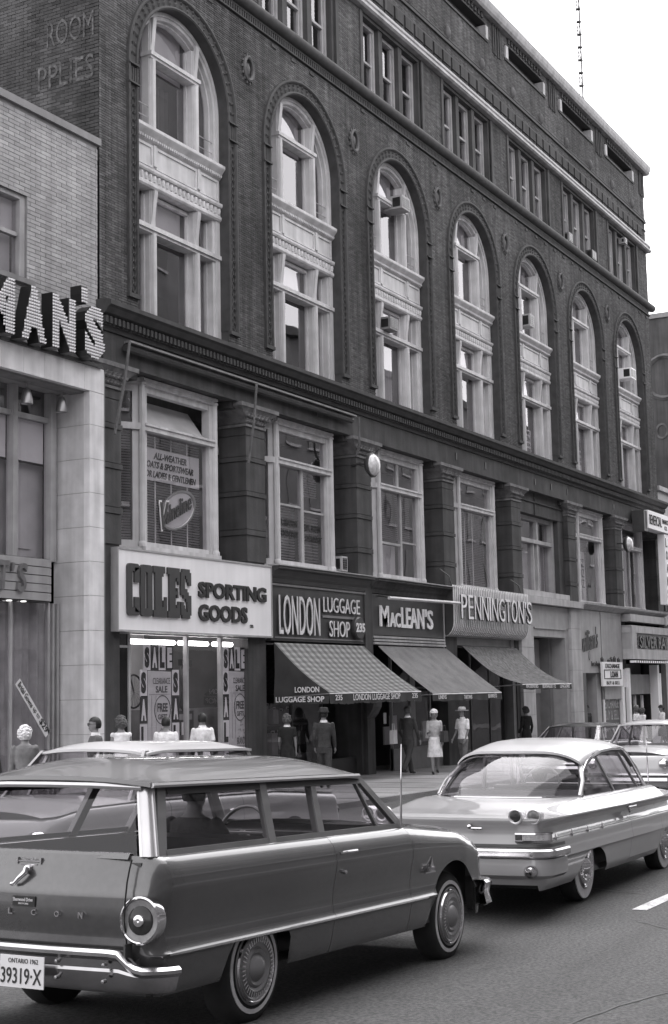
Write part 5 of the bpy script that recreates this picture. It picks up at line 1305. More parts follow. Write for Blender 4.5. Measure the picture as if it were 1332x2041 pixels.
def car_skin(root, path, levels, ztop, zbot, dside, dtail, dfront, piece, mats):
    parts = {}
    for s in (-1, 1):
        cols = []
        for (x, l, nx, nl) in path:
            zt, zb = ztop(x), zbot(x, nl); wt, wf_, ws = max(0, -nx)**2, max(0, nx)**2, nl**2
            col = []
            for z in levels(zt):
                zz = min(max(z, zb), zt); d = ws*dside(zz, zt, x)+wt*dtail(zz, zt)+wf_*dfront(zz, zt)
                col.append((x-nx*d, s*(l-nl*d), zz))
            cols.append(col)
        for i in range(len(cols)-1):
            for j in range(len(cols[0])-1):
                q = [cols[i][j], cols[i+1][j], cols[i+1][j+1], cols[i][j+1]]
                if abs(q[0][2]-q[3][2])+abs(q[1][2]-q[2][2]) < 1e-5: continue
                k = piece((path[i][0]+path[i+1][0])/2, (path[i][1]+path[i+1][1])/2, q[0][2], path[i], path[i+1], s)
                if k is None: continue
                if s < 0: q = q[::-1]
                # order so that the normal points outwards: path runs tail -> side -> nose
                parts.setdefault(k, MB()).add(q[::-1], [(0, 1, 2, 3)])
    out = {}
    for (nm, key), mb in parts.items():
        out[(nm, key)] = mb.build(nm, mats.get(nm, mats['body']), root, smooth=38, fixn=True)
    return out
def edge_l(path, dtop):
    """half width of the top edge as a function of x"""
    P_ = sorted([(x-nx*dtop, l-nl*dtop) for x, l, nx, nl in path if nl > .02])
    X = [p[0] for p in P_]; Y = [p[1] for p in P_]
    return lambda x: float(np.interp(x, X, Y)), X[0], X[-1]
def hexa(mb, a, b_, c_, d, off):
    """slab from quad a b c d with its thickness vector"""
    o = Vector(off); q = [Vector(p) for p in (a, b_, c_, d)]
    mb.add([tuple(p) for p in q]+[tuple(p+o) for p in q], [(0, 1, 2, 3), (7, 6, 5, 4), (0, 4, 5, 1), (1, 5, 6, 2), (2, 6, 7, 3), (3, 7, 4, 0)])
def wheel(root, x, l, zc, r, s, style):
    b = MB(); w_ = .17
    prof = [(r*.60, .02), (r*.64, .0), (r*.86, -.002), (r*.95, .015), (r*.995, .045), (r, .06), (r, w_-.04), (r*.96, w_), (r*.6, w_)]
    b.lathe([(p, -s*(-0.0)-(-s)*0+(-s)*(-h) if False else (-s)*h) for p, h in prof], (x, l, zc), 'y', 36); o = b.build('wheel', M_RUBBER, root, smooth=40, fixn=True)
    b = MB(); a, c_ = style['ww']; b.lathe([(r*a, -s*(-.0)+s*.006), (r*c_, s*.006), (r*c_+.002, -s*.004)], (x, l, zc), 'y', 36); b.build('whitewall', M_WWALL, o, smooth=40, fixn=True)
    b = MB(); b.lathe([(r*.6, s*.0), (r*.66, s*.008), (r*.64, s*.012), (r*.58, s*.004), (r*.54, -s*.02), (0.001, -s*.03)], (x, l, zc), 'y', 36); b.build('rim', M_DCHROME, o, smooth=40, fixn=True)
    b = MB(); R = r*style['hub']
    b.lathe([(R, -s*.01), (R, s*.012), (R*.93, s*.022), (R*.86, s*.014), (R*.70, s*.028), (R*.60, s*.018), (R*.52, s*.03), (R*.42, s*.022), (R*.34, s*.04), (R*.12, s*.065), (0.001, s*.068)], (x, l, zc), 'y', 36); h = b.build('hub_cap', M_CHROME if style.get('bright') else M_DCHROME, o, smooth=30, fixn=True)
    b = MB()
    for i in range(40):
        a = 2*math.pi*i/40; p_ = [(x+R*q*math.cos(a+e), l+s*.034, zc+R*q*math.sin(a+e)) for q, e in ((.72, -.03), (.90, -.022), (.90, .022), (.72, .03))]; b.add(p_, [(0, 1, 2, 3)])
    b.build('hub_flute', M_CHROME if i % 2 else M_CHROME, o, kind='stuff')
    b = MB(); b.lathe([(R*.96, s*.018), (R*1.0, s*.024), (R*1.03, s*.012)], (x, l, zc), 'y', 36); b.build('hub_rim', M_CHROME, o, smooth=40, fixn=True)
    return o
def sweep(mb, pts, sec):
    """pts: (x, l, z, nx, nl); sec: (out, dz)"""
    mb.grid([[(p[0]+p[3]*o, p[1]+p[4]*o, p[2]+dz) for o, dz in sec] for p in pts])
def tail_path(path, reach, s_all=True):
    """points of the outline round the tail, from the near flank to the far one"""
    h = [q for q in path if q[2] < -.01 or (q[3] > .99 and q[0] < reach)]
    return [(x, -l, nx, -nl) for x, l, nx, nl in h[::-1]]+[q for q in h[1:]]

# ---- station wagon in the foreground
wag = car_root('station_wagon', 'dark grey station wagon in the foreground with round tail lamps and driver inside', 'station wagon', (7.62, 5.60, -1.945), .3, .037)
HWf = interp([(-1.2, .875), (-.9, .895), (.5, .90), (2.2, .90), (3.1, .885), (3.7, .84)])
WPATH = car_path(-1.15, 3.63, HWf, .15, .22, .05, cuts=(.90, 2.07))
WZT = interp([(-1.2, 1.035), (2.05, 1.03), (2.35, 1.01), (3.0, .955), (3.3, .895), (3.54, .81), (3.63, .77)])
def warch(x, nl):
    if nl < .5: return .30
    z = .285+.02*max(0, (.4-x)) if x < 2 else .285
    z = .29
    for xc, R, zc in ((.0, .38, .30), (2.88, .46, .28)):
        dx = x-xc
        if abs(dx) < R:
            top = zc+math.sqrt(R*R-dx*dx)
            z = max(z, min(top, .50) if xc < 1 else top*1.0)
    if -1.0 < x < -.42: z = max(z, .29)
    return z
wl = lambda zt: [.26,.29,.31,.33,.35,.38,.41,.44,.47,.49,.505,.512,.52,.535,.56,.60]+[.60+(zt-.60)*t for t in (.08,.18,.28,.38,.48,.57,.65,.72,.78,.83,.87,.905,.935,.96,.98,.993,1)]
_dl = interp([(.26, .10), (.30, .07), (.36, .05), (.44, .035), (.50, .022), (.507, .004), (.518, .0), (.53, .02), (.56, .034), (.64, .04), (.72, .028), (.80, .012), (.87, .0), (1.1, 0)])
_du = interp([(0, .10), (.012, .075), (.03, .055), (.06, .032), (.10, .013), (.15, .003), (.2, 0)])
wside = lambda z, zt, x: _dl(z*1.0 if x < 2.1 else z+.0)*(1 if x < 3.0 else max(.3, 1-(x-3.0)*1.2))+_du(zt-z)
_dt = interp([(.26, .16), (.33, .08), (.45, .05), (.55, .03), (.70, 0), (.85, .005), (.95, .03), (1.035, .065)])
wtail = lambda z, zt: _dt(z)
_df = interp([(.26, .06), (.45, .02), (.6, 0), (.8, .03)])
def wpiece(x, l, z, p0, p1, s):
    if abs(p1[0]-p0[0]) < .0085 and p0[3] > .99: return ('door_seam', s)
    if p0[2] < -.99 and z > .50 and l < .70: return ('tailgate', 0)
    if p0[3] > .99 and .90 < x < 2.07 and z >= .33: return ('door', s)
    if p0[2] < -.99 and z < .36: return None
    return ('body', 0)
car_skin(wag, WPATH, wl, WZT, warch, wside, wtail, lambda z, zt: _df(z), wpiece, {'body': M_FALC, 'door_seam': M_BLACK})
E_, ex0, ex1 = edge_l(WPATH, .10)
# hood, belt shelf, floor
b = MB(); X = [2.02+(ex1-2.02)*i/26 for i in range(27)]
b.grid([[(x, E_(x)*t, WZT(x)+(.045*(1-abs(t)**2.2)+.02*max(0, 1-abs(abs(t)-.86)/.1)*(1 if x < 3.3 else 0))) for t in [-1+2*j/24 for j in range(25)]] for x in X]); b.build('hood', M_FALC, wag, smooth=40, fixn=True)
b = MB()
for s in (-1, 1):
    X = [ex0+.03+(2.1-ex0)*i/40 for i in range(41)]
    b.grid([[(x, s*E_(x), WZT(x)), (x, s*(E_(x)-.035), WZT(x)+.006), (x, s*(E_(x)-.06), WZT(x)-.01), (x, s*(E_(x)-.07), WZT(x)-.3)] for x in X], flip=s > 0)
b.build('belt_rail', M_FALC, wag, smooth=50, fixn=True)
b = MB(); b.box(-1.05, 3.3, -.78, .78, .30, .36); b.box(2.05, 2.12, -.78, .78, .36, .98)
b.box(-.42, .40, -.74, -.55, .36, .52); b.box(2.36, 3.35, -.74, -.4, .36, .80); b.box(2.36, 3.35, .4, .74, .36, .80); b.build('floor_pan', M_BLACK, wag)
b = MB(); b.box(-1.0, .55, -.74, .74, .50, .56); b.box(-1.06, -1.02, -.74, .74, .45, 1.0); b.build('cargo_floor', M_SEAT, wag)
for y0, y1, x0 in ((-.70, .70, 1.0),):
    b = MB(); b.box(x0, x0+.5, y0, y1, .42, .60); b.prism([(x0+.02, .55), (x0-.16, 1.0), (x0-.05, 1.02), (x0+.12, .6)], y0, y1, 'y'); b.build('bench_seat', M_SEAT, wag)
b = MB(); b.prism([(1.98, .98), (2.2, 1.03), (2.2, .7), (2.0, .75)], -.74, .74, 'y'); b.build('dashboard', M_SEAT, wag)
b = MB(); cxw, czw = 1.72, .98
b.tube([(cxw+.20*math.sin(i*math.pi/12)*.45, .36+.2*math.cos(i*math.pi/12), czw+.19*math.sin(i*math.pi/12)) for i in range(25)], .014, 6, cap=False)
b.tube([(cxw, .17, czw), (cxw, .55, czw)], .012, 5); b.tube([(cxw, .36, czw), (2.05, .36, .8)], .03, 6); b.build('steering_wheel', M_GREY, wag, smooth=60)
# greenhouse
LB, LT, ZB, ZTp = .80, .655, 1.03, 1.40
def wp(mb, b0, b1, t0, t1, s, th=.035, zb=ZB, zt=ZTp, out=0):
    hexa(mb, (b0, s*(LB+out), zb), (b1, s*(LB+out), zb), (t1, s*(LT+out), zt), (t0, s*(LT+out), zt), (0, -s*th, 0))
M_PIL = mat('pillar_paint', .10, .3, vary=.05, coat=.8)
for s in (-1, 1):
    b = MB(); wp(b, -.98, -.90, -.80, -.72, s, .05); wp(b, .20, .28, .30, .38, s, .04, out=.004); wp(b, .84, .92, .96, 1.02, s, .05); wp(b, 2.02, 2.14, 1.62, 1.70, s, .04); wp(b, 1.70, 1.725, 1.58, 1.60, s, .03)
    b.build('window_post', M_PIL, wag, fixn=True)
    b = MB()
    for (x0, x1, z0, z1, l0, l1) in ((-.90, 2.05, ZB, ZB+.03, LB+.004, LB-.011), (-.72, 1.66, ZTp-.045, ZTp, LT+.02, LT+.0)):
        hexa(b, (x0, s*l0, z0), (x1, s*l0, z0), (x1-(.03 if z0 < 1.2 else 0), s*l1, z1), (x0, s*l1, z1), (0, -s*.03, 0))
    b.build('window_trim', M_CHAR, wag, fixn=True)
    for b0, b1, t0, t1 in ((-.90, .20, -.72, .30), (.28, .84, .38, .96), (.92, 1.70, 1.02, 1.58), (1.72, 2.02, 1.60, 1.62)):
        q = MB(); k = .012; p = [(b0, s*(LB-k), ZB), (b1, s*(LB-k), ZB), (t1, s*(LT-k), ZTp), (t0, s*(LT-k), ZTp)]
        q.add(p if s < 0 else p[::-1], [(0, 1, 2, 3)]); q.build('window_glass', M_CARG, wag)
    # broad bright rear pillar wrapping the corner
    q = MB(); rows = []
    for i in range(9):
        a = math.pi/2*i/8; k = .006 if i in (1, 2, 6, 7) else 0
        bx, bl = -1.0-.055*math.sin(a)+k, .742+.062*math.cos(a)-k; txx, tl = -.855-.04*math.sin(a)+k, .592+.066*math.cos(a)-k
        rows.append([(bx, s*bl, ZB+.003), (txx, s*tl, ZTp+.01)])
    rows = [[(-.975, s*.800, ZB+.003), (-.83, s*.655, ZTp+.01)]]+rows+[[(-1.05, s*.722, ZB+.003), (-.89, s*.575, ZTp+.01)]]
    q.grid(rows, flip=s > 0); q.build('rear_pillar', M_DCHROME if False else mat('brushed_pillar', .5, .28, .7, vary=.08, scale=5), wag, smooth=50, fixn=True)
q = MB(); q.add([(-1.04, .70, ZB), (-1.04, -.70, ZB), (-.875, -.55, ZTp), (-.875, .55, ZTp)], [(0, 1, 2, 3)]); q.build('tailgate_glass', M_CARG, wag)
q = MB(); q.add([(2.12, -.74, 1.03), (2.12, .74, 1.03), (1.66, .58, 1.41), (1.66, -.58, 1.41)], [(0, 1, 2, 3)]); q.build('windshield', M_CARG, wag)
b = MB(); hexa(b, (-1.075, .66, ZB-.012), (-1.075, -.66, ZB-.012), (-1.055, -.66, ZB+.018), (-1.055, .66, ZB+.018), (.04, 0, 0)); b.build('tailgate_sill', M_FALC, wag, fixn=True)
def roof(root, m, x0, x1, w0, w1, ze, zc, bowr, bowf, drop_r=.02, drop_f=.03, p=2.6, name='roof', curve=0, lip=.025):
    b = MB(); rows = []; N, Mn = 30, 28
    for i in range(N+1):
        u = i/N; row = []
        w_ = w0+(w1-w0)*u; endr, endf = max(0, 1-u/.18), max(0, 1-(1-u)/.22)
        for j in range(Mn+1):
            t = -1+2*j/Mn; x = x0+(x1-x0)*u+bowr*(1-u)**2*t*t*1.0-bowf*u*u*t*t
            z = ze+(zc-ze)*(1-abs(t)**p)*(1-.72*endr**1.6)*(1-.5*endf**2)-drop_r*endr**2*.3-drop_f*endf**2
            row.append((x, w_*t, z))
        rows.append(row)
    top = rows
    b.grid(top)
    edge = [r[0] for r in top]+top[-1][1:]+[r[-1] for r in top[::-1]][1:]+top[0][::-1][1:-1]
    low = [(q[0], q[1], q[2]-lip) for q in edge]
    b.grid([edge+[edge[0]], low+[low[0]]]); o = b.build(name, m, root, smooth=50, fixn=True)
    c_ = MB(); c_.grid([[(q[0], q[1]*.97, q[2]-lip-.005) for q in r] for r in top], flip=True); c_.build('headliner', M_GREY, root, smooth=50)
    return o
roof(wag, mat('wagon_paint_lit_top', .17, .3, .2, vary=.05, coat=1), -.97, 1.72, .685, .675, 1.43, 1.56, .06, .05, .012, .02)  # body colour lightened on the roof to stand for light from above
b = MB()
for s in (-1, 1): b.tube([(-.90, s*.690, 1.412), (1.62, s*.682, 1.412)], .015, 6)
b.build('drip_rail', mat('brushed_pillar', .5), wag)
b = MB(); b.tube([(-.90, -.62, 1.40), (-.955, -.3, 1.41), (-.965, 0, 1.412), (-.955, .3, 1.41), (-.90, .62, 1.40)], .018, 6); b.build('tailgate_header', mat('brushed_pillar', .5), wag, smooth=50)
# tail lamps
for s in (-1, 1):
    c_ = (-1.12, s*.792, .705); L_ = MB(); A_ = Vector((-1, s*.06, .03)).normalized()
    Mx = Matrix.Translation(c_) @ Vector((1, 0, 0)).rotation_difference(A_).to_matrix().to_4x4()
    t = MB(); t.lathe([(.125, -.05), (.129, -.02), (.127, .018), (.118, .025), (.112, .019)], (0, 0, 0), 'x', 32); L_.merge(t, Mx); o = L_.build('tail_lamp', M_CHROME, wag, smooth=40, fixn=True)
    q = MB(); t = MB(); t.lathe([(.112, .019), (.108, .012), (.064, .004)], (0, 0, 0), 'x', 32); q.merge(t, Mx); q.build('lens_ring', mat('lamp_ring_grey', .2, .2, vary=.2, scale=30), o, smooth=30, fixn=True)
    q = MB(); t = MB()
    for i in range(34):
        a = 2*math.pi*i/34; t.add([(-.01, .082*math.cos(a-.04), .082*math.sin(a-.04)), (-.01, .082*math.cos(a+.04), .082*math.sin(a+.04)), (-.02, .107*math.cos(a+.035), .107*math.sin(a+.035)), (-.02, .107*math.cos(a-.035), .107*math.sin(a-.035))], [(0, 1, 2, 3)])
    q.merge(t, Mx); q.build('lens_rib', M_DCHROME, o, kind='stuff')
    q = MB(); t = MB(); t.lathe([(.078, .004), (.076, .012), (.060, .02), (.03, .024), (.001, .026)], (0, 0, 0), 'x', 24); q.merge(t, Mx); q.build('lens', M_RED, o, smooth=40, fixn=True)
    q = MB(); t = MB(); t.lathe([(.034, .024), (.031, .034), (.016, .038), (.001, .036)], (0, 0, 0), 'x', 20); q.merge(t, Mx); q.build('lens_boss', M_CHROME, o, smooth=40, fixn=True)
# rear bumper with dipped ends
tp = tail_path(WPATH, -1.0); b = MB(); pts = []
for x, l, nx, nl in tp:
    a = abs(l); zz = .545-.085*min(1, max(0, (a-.66)/.14))**1.0*(3-2*min(1, max(0, (a-.66)/.14)))*min(1, max(0, (a-.66)/.14)) if a > .66 else .545
    pts.append((x, l, zz, nx, nl))
top = [(.0, -.005), (.03, .006), (.065, .004), (.085, -.012), (.085, -.03), (.066, -.05)]
b.grid([[(p[0]+p[3]*o, p[1]+p[4]*o, p[2]+dz) for o, dz in top]+[(p[0]+p[3]*.058, p[1]+p[4]*.058, .45-.3*(.545-p[2])), (p[0]+p[3]*.066, p[1]+p[4]*.066, .434-.25*(.545-p[2])), (p[0]+p[3]*.045, p[1]+p[4]*.045, .345), (p[0]+p[3]*.028, p[1]+p[4]*.028, .325), (p[0]+p[3]*-.02, p[1]+p[4]*-.02, .32)] for p in pts])
b.build('rear_bumper', mat('dull_chrome', .42, .2, 1, vary=.2, scale=4), wag, smooth=32, fixn=True)
b = MB()
for l in (-.62, -.3): 
    for z in (.475, .39): b.lathe([(.0, -1.228), (.010, -1.226), (.012, -1.20)], (0, l, z), 'x', 8)
b.build('bumper_bolt', M_DCHROME, wag)
# plate
pl = MB(); pl.box(-1.262, -1.256, -.25, .06, .325, .495); o = pl.build('licence_plate', M_PAPER, wag)
t = MB(); text(t, '39319·X', (-1.263, .05, .345), (0, -1, 0), FZ, w=.285, h=.085, depth=.003, bold=.005, un=(-1, 0, 0)); text(t, 'ONTARIO 1962', (-1.263, .0, .455), (0, -1, 0), FZ, w=.21, h=.025, depth=.002, un=(-1, 0, 0)); t.build('plate_lettering', M_PRINT, o)
# tailgate details
def gx(z): return -1.15-.0+_dt(z)
b = MB(); b.tube([(gx(.95)-.035, -.01, .952), (gx(.94)-.04, -.02, .935), (gx(.9)-.04, .02, .90), (gx(.87)-.035, .05, .87), (gx(.86)-.025, .075, .865)], [.017, .018, .014, .011, .013], 8); b.lathe([(.0, gx(.955)-.03), (.024, gx(.955)-.025), (.028, gx(.955)+.01)], (0, -.01, .945), 'x', 14); b.build('tailgate_handle', M_CHROME, wag, smooth=50)
b = MB(); b.box(gx(1.0)-.012, gx(1.0)+.01, -.085, .085, .985, .993); b.box(gx(.99)-.012, gx(.99)+.01, -.06, .06, .967, .974); b.box(gx(.99)-.012, gx(.99)+.01, -.088, -.08, .975, 1.008); b.box(gx(.99)-.012, gx(.99)+.01, .08, .088, .975, 1.008); text(b, 'FORD', (gx(1.)-.012, .05, .994), (0, -1, 0), FZ, w=.1, h=.016, depth=.004, un=(-1, 0, 0)); b.build('badge', M_CHROME, wag)
b = MB(); b.box(-1.156, -1.152, -.085, .075, .745, .80); o = b.build('dealer_plate', M_BLACK, wag)
b = MB(); text(b, 'Sherwood Drive', (-1.157, .07, .772), (0, -1, 0), FZ, w=.14, h=.02, depth=.002, un=(-1, 0, 0)); text(b, 'MOTORS', (-1.157, .03, .755), (0, -1, 0), FZ, w=.07, h=.009, depth=.002, un=(-1, 0, 0)); b.build('plate_lettering', M_PAPER, o)
b = MB()
for i, ch in enumerate('FALCON'): text(b, ch, (-1.155+.0, .43-.165*i, .70), (0, -1, 0), FZ, w=.032, h=.032, depth=.008, bold=.02, un=(-1, 0, 0))
b.build('tailgate_lettering', M_CHROME, wag)
b = MB()
for s in (-1, 1): b.box(-1.165, -1.1, s*.715-.006, s*.715+.006, .50, .58)
b.build('tailgate_hinge', M_CHAR, wag)
for s in (-1, 1):
    b = MB(); b.tube([(-1.15+_dt(z)-.003, s*.703, z) for z in (.52, .6, .7, .8, .9, .97, 1.02)], .006, 4); b.build('tailgate_seam', M_BLACK, wag)
# side trim, handles, script, antenna, front bumper, mirrors of the near side
for s in (-1, 1):
    b = MB(); X = [-1.0+3.3*i/50 for i in range(51)]
    b.grid([[(x, s*(HWf(x)+.004), .506), (x, s*(HWf(x)+.012), .512), (x, s*(HWf(x)+.004), .522)] for x in X], flip=s > 0); b.build('side_trim', M_FALC, wag, smooth=60)
    b = MB(); b.tube([(.98, s*.90, .925), (.99, s*.925, .93), (1.13, s*.925, .93), (1.14, s*.90, .925)], .011, 6); b.lathe([(.0, s*.915), (.014, s*.912), (.016, s*.89)], (1.0, 0, .80), 'y', 10); b.build('door_handle', M_CHROME, wag, smooth=50)
    b = MB(); text(b, 'Falcon', (2.30, s*.886-.007, .70), (1, 0, 0), FZ, w=.13, h=.05, depth=.006, shear=.3) if s < 0 else None; b.box(2.28, 2.46, s*.886-.006, s*.886+.006, .685, .695); b.prism([(2.36, .695), (2.44, .695), (2.40, .80)], s*.886-.005, s*.886+.005, 'y'); b.build('fender_script', M_CHROME, wag)
    for x in (.02, 2.90): wheel(wag, x, s*.80, .315, .335, s, {'ww': (.72, .80), 'hub': .60})
b = MB(); b.tube([(2.06, -.80, 1.0), (2.06, -.80, 1.03), (2.10, -.79, 1.63)], [.018, .01, .004], 6); b.build('antenna', M_CHROME, wag)
b = MB(); b.box(3.40, 3.60, -.93, .93, .36, .37)
b = MB(); fp = [q for q in WPATH if q[2] > .01 or (q[3] > .99 and q[0] > 3.28)]; fpp = [(x, -l, nx, -nl) for x, l, nx, nl in fp]+[q for q in fp[::-1]]
b.grid([[(x+nx*o, l+nl*o, z) for o, z in ((-.02, .56), (.06, .56), (.08, .54), (.06, .46), (.08, .38), (.05, .36), (-.02, .36))] for x, l, nx, nl in fpp]); b.build('front_bumper', M_CHROME, wag, smooth=32, fixn=True)
# what shows on the cargo floor
b = MB(); b.prism([(-.9, .57), (-.3, .57), (-.35, .98), (-.85, .94)], .15, .60, 'y'); b.build('cargo_blanket', M_SEAT, wag)

# ---- pale sedan ahead
ped = car_root('sedan', 'pale two tone sedan with paired round tail lamps and wraparound rear window', 'sedan', (13.4, 5.66, -2.03), 2.0, .02)
HWp = interp([(-1.3, .93), (-.7, .95), (2.5, .95), (3.6, .93), (4.4, .86)])
PPATH = car_path(-1.16, 4.35, HWp, .16, .25, .06, cuts=(1.70, 2.95))
PZT = interp([(-1.3, .855), (-.9, .85), (1.5, .842), (3.3, .85), (4.0, .83), (4.4, .80)])
def parch(x, nl):
    if nl < .5: return .27
    z = .22
    for xc, hw_, zc, tp_ in ((.40, .53, .22, .49), (3.4, .5, .22, .52)):
        dx = abs(x-xc)
        if dx < hw_: z = max(z, zc+(tp_-zc)*(1-(dx/hw_)**2.6))
    return z
plv = lambda zt: [.20,.22,.25,.28,.31,.34,.37,.40,.43,.455,.475,.485,.495,.51,.54,.58,.62,.645,.66,.675,.70,.73,.76]+[.76+(zt-.76)*t for t in (.2,.4,.55,.7,.8,.88,.94,.975,1)]
_pl = interp([(.20, .12), (.28, .06), (.40, .035), (.47, .03), (.482, .012), (.495, .004), (.54, .012), (.62, .022), (.64, .018), (.655, .02), (.667, .032), (.68, .05), (.72, .085), (.76, .10), (.79, .088), (.815, .05), (.835, .008), (.86, .012)])
_pt = interp([(.20, .10), (.34, .03), (.50, .0), (.58, .01), (.66, .05), (.72, .07), (.78, .055), (.83, .01), (.86, .02)])
def ppiece(x, l, z, p0, p1, s):
    if abs(p1[0]-p0[0]) < .0085 and p0[3] > .99: return ('door_seam', s)
    if p0[3] > .99 and 1.70 < x < 2.95 and z > .25: return ('door', s)
    return ('body', 0)
M_PSIDE = M_PONT
car_skin(ped, PPATH, plv, PZT, parch, lambda z, zt, x: _pl(z), lambda z, zt: _pt(z), lambda z, zt: _pt(z), ppiece, {'body': M_PONT, 'door_seam': M_CHAR})
Ep, px0, px1 = edge_l(PPATH, .014)
zc_deck = interp([(-1.2, .868), (-.9, .885), (-.4, .915), (.0, .945), (.45, .965)])
b = MB(); X = [px0+.03+(.62-px0-.03)*i/34 for i in range(35)]
T = [-1+2*j/32 for j in range(33)]
def deck_z(x, t):
    E = Ep(x); u = min(1, E*(1-abs(t))/(E-.745)); w = min(1, max(0, (x+.7)/.95)); w = w*w*(3-2*w)
    return (1-w)*(PZT(x)+(zc_deck(x)-PZT(x))*(1-abs(t)**3.5))+w*(PZT(x)+(.965-PZT(x))*(1-(1-u)**2))
def tail_row(path, E, x0, dt, T, z, nose=False):
    q = sorted([(abs(l-nl*dt), x-nx*dt) for x, l, nx, nl in path if (nx > .01 if nose else nx < -.01)]); A = [p[0] for p in q]; B = [p[1] for p in q]
    return [(float(np.interp(abs(E(x0)*t), A, B)), E(x0)*t, z) for t in T]
b.grid([tail_row(PPATH, Ep, px0+.03, .014, T, PZT(-1.16))]+[[(x, Ep(x)*t, deck_z(x, t)) for t in T] for x in X]); b.build('trunk_deck', M_PONT, ped, smooth=45, fixn=True)
b = MB()
for s in (-1, 1):
    X = [.45+2.65*i/40 for i in range(41)]
    b.grid([[(x, s*(Ep(x)+(.745-Ep(x))*u), PZT(x)+(.965-PZT(x))*(1-(1-u)**2.0)) for u in (0, .15, .3, .5, .75, 1)]+[(x, s*.71, .955), (x, s*.70, .7)] for x in X], flip=s > 0)
b.build('belt_shoulder', M_PONT, ped, smooth=45, fixn=True)
b = MB(); X = [3.02+(px1-3.02)*i/30 for i in range(31)]; zh = interp([(3.0, .965), (3.4, .95), (4.0, .90), (4.4, .83)])
b.grid([[(x, Ep(x)*t, PZT(x)+(zh(x)-PZT(x))*(1-abs(t)**3.2)) for t in T] for x in X]); b.build('hood', M_PONT, ped, smooth=45, fixn=True)
b = MB(); b.box(-1.0, 4.1, -.82, .82, .24, .30); b.box(-.9, .6, -.6, .6, .3, .8); b.box(3.1, 4.1, -.45, .45, .3, .8); b.build('floor_pan', M_BLACK, ped)
for x0 in (.95, 2.0):
    b = MB(); b.box(x0, x0+.5, -.66, .66, .42, .62); b.prism([(x0, .6), (x0-.14, 1.0), (x0-.02, 1.01), (x0+.12, .62)], -.66, .66, 'y'); b.build('bench_seat', M_GREY, ped)
b = MB(); b.box(.42, .85, -.68, .68, .90, .94); b.build('parcel_shelf', M_GREY, ped)
b = MB(); b.prism([(2.9, .98), (3.1, .98), (3.1, .7), (2.95, .7)], -.7, .7, 'y'); b.build('dashboard', M_GREY, ped)
b = MB(); b.tube([(2.62+.09*math.sin(i*math.pi/12), .36+.21*math.cos(i*math.pi/12), .98+.19*math.sin(i*math.pi/12)) for i in range(25)], .013, 6, cap=False); b.build('steering_wheel', M_GREY, ped)
# greenhouse: wraparound rear glass, thin rear posts, arched side windows
nb = 40
def rear_base(t): return (.47-.47*(1-abs(t)**2.8)+.06*(1-abs(t)), .745*math.copysign(abs(t)**.85, t), .968)
def rear_top(t): return (.90-.22*(1-abs(t)**2.4), .64*math.copysign(abs(t)**.9, t), 1.268+.125*(1-abs(t)**5))
b = MB(); rows = []
for j in range(7):
    v = j/6; rows.append([tuple(Vector(rear_base(t))*(1-v)+Vector(rear_top(t))*v+Vector((-.055*math.sin(math.pi*v)*(.4+.6*abs(t)), 0, .035*math.sin(math.pi*v)))) for t in [-1+2*i/nb for i in range(nb+1)]])
b.grid(rows, flip=False); b.build('rear_window', M_CARG, ped, smooth=60)
b = MB(); b.tube([rear_base(-1+2*i/nb) for i in range(nb+1)], .012, 6); b.build('rear_window_trim', M_CHROME, ped)
def arc_top(x): return interp([(.56, .966), (.62, 1.04), (.72, 1.13), (.85, 1.21), (1.05, 1.285), (1.3, 1.345), (1.6, 1.385), (2.0, 1.40), (2.35, 1.395), (2.5, 1.375), (2.6, 1.33), (2.72, 1.22), (2.92, .966)])(x)
lat = lambda z: .745-.125*min(1, max(0, (z-.966)/.43))
for s in (-1, 1):
    X = [.56, .62, .72, .85, .95, 1.05, 1.3, 1.6, 2.0, 2.35, 2.5, 2.6, 2.72, 2.92]
    b = MB(); b.tube([(x, s*(lat(arc_top(x))+.008), arc_top(x)) for x in X], .02, 6); b.build('window_arch', M_CHROME, ped, smooth=60)
    b = MB(); b.tube([(x, s*(lat(arc_top(x))-.005), arc_top(x)-.03) for x in X[1:-1]], .02, 6); b.build('window_arch_liner', M_CHAR, ped, smooth=60)
    q = MB(); pts = [(x, s*(lat(arc_top(x))-.01), arc_top(x)) for x in X]; q.add(pts if s > 0 else pts[::-1], [tuple(range(len(pts)))]); q.build('window_glass', M_CARG, ped)
    b = MB()
    for (b0, t0, w_, tz) in ((1.72, 1.46, .05, 1.36), (2.66, 2.28, .025, 1.39)): hexa(b, (b0, s*.745, .966), (b0+w_, s*.745, .966), (t0+w_, s*.625, tz), (t0, s*.625, tz), (0, -s*.03, 0))
    b.build('window_post', M_DCHROME, ped, fixn=True)
    b = MB(); b.tube([(.50, s*.752, .968), (.66, s*.735, 1.10), (.92, s*.635, 1.268)], [.022, .02, .03], 6); b.build('rear_post', M_PONTR, ped, smooth=60)
    b = MB(); b.tube([(3.02, s*.72, .97), (2.78, s*.69, 1.18), (2.55, s*.62, 1.38)], .025, 6); b.build('front_post', M_DCHROME, ped)
q = MB(); q.grid([[(3.05-.10*t*t, .70*t, .97) for t in [-1+i/8 for i in range(17)]], [(2.58-.06*t*t, .60*t, 1.40) for t in [-1+i/8 for i in range(17)]]], flip=True); q.build('windshield', M_CARG, ped, smooth=60)
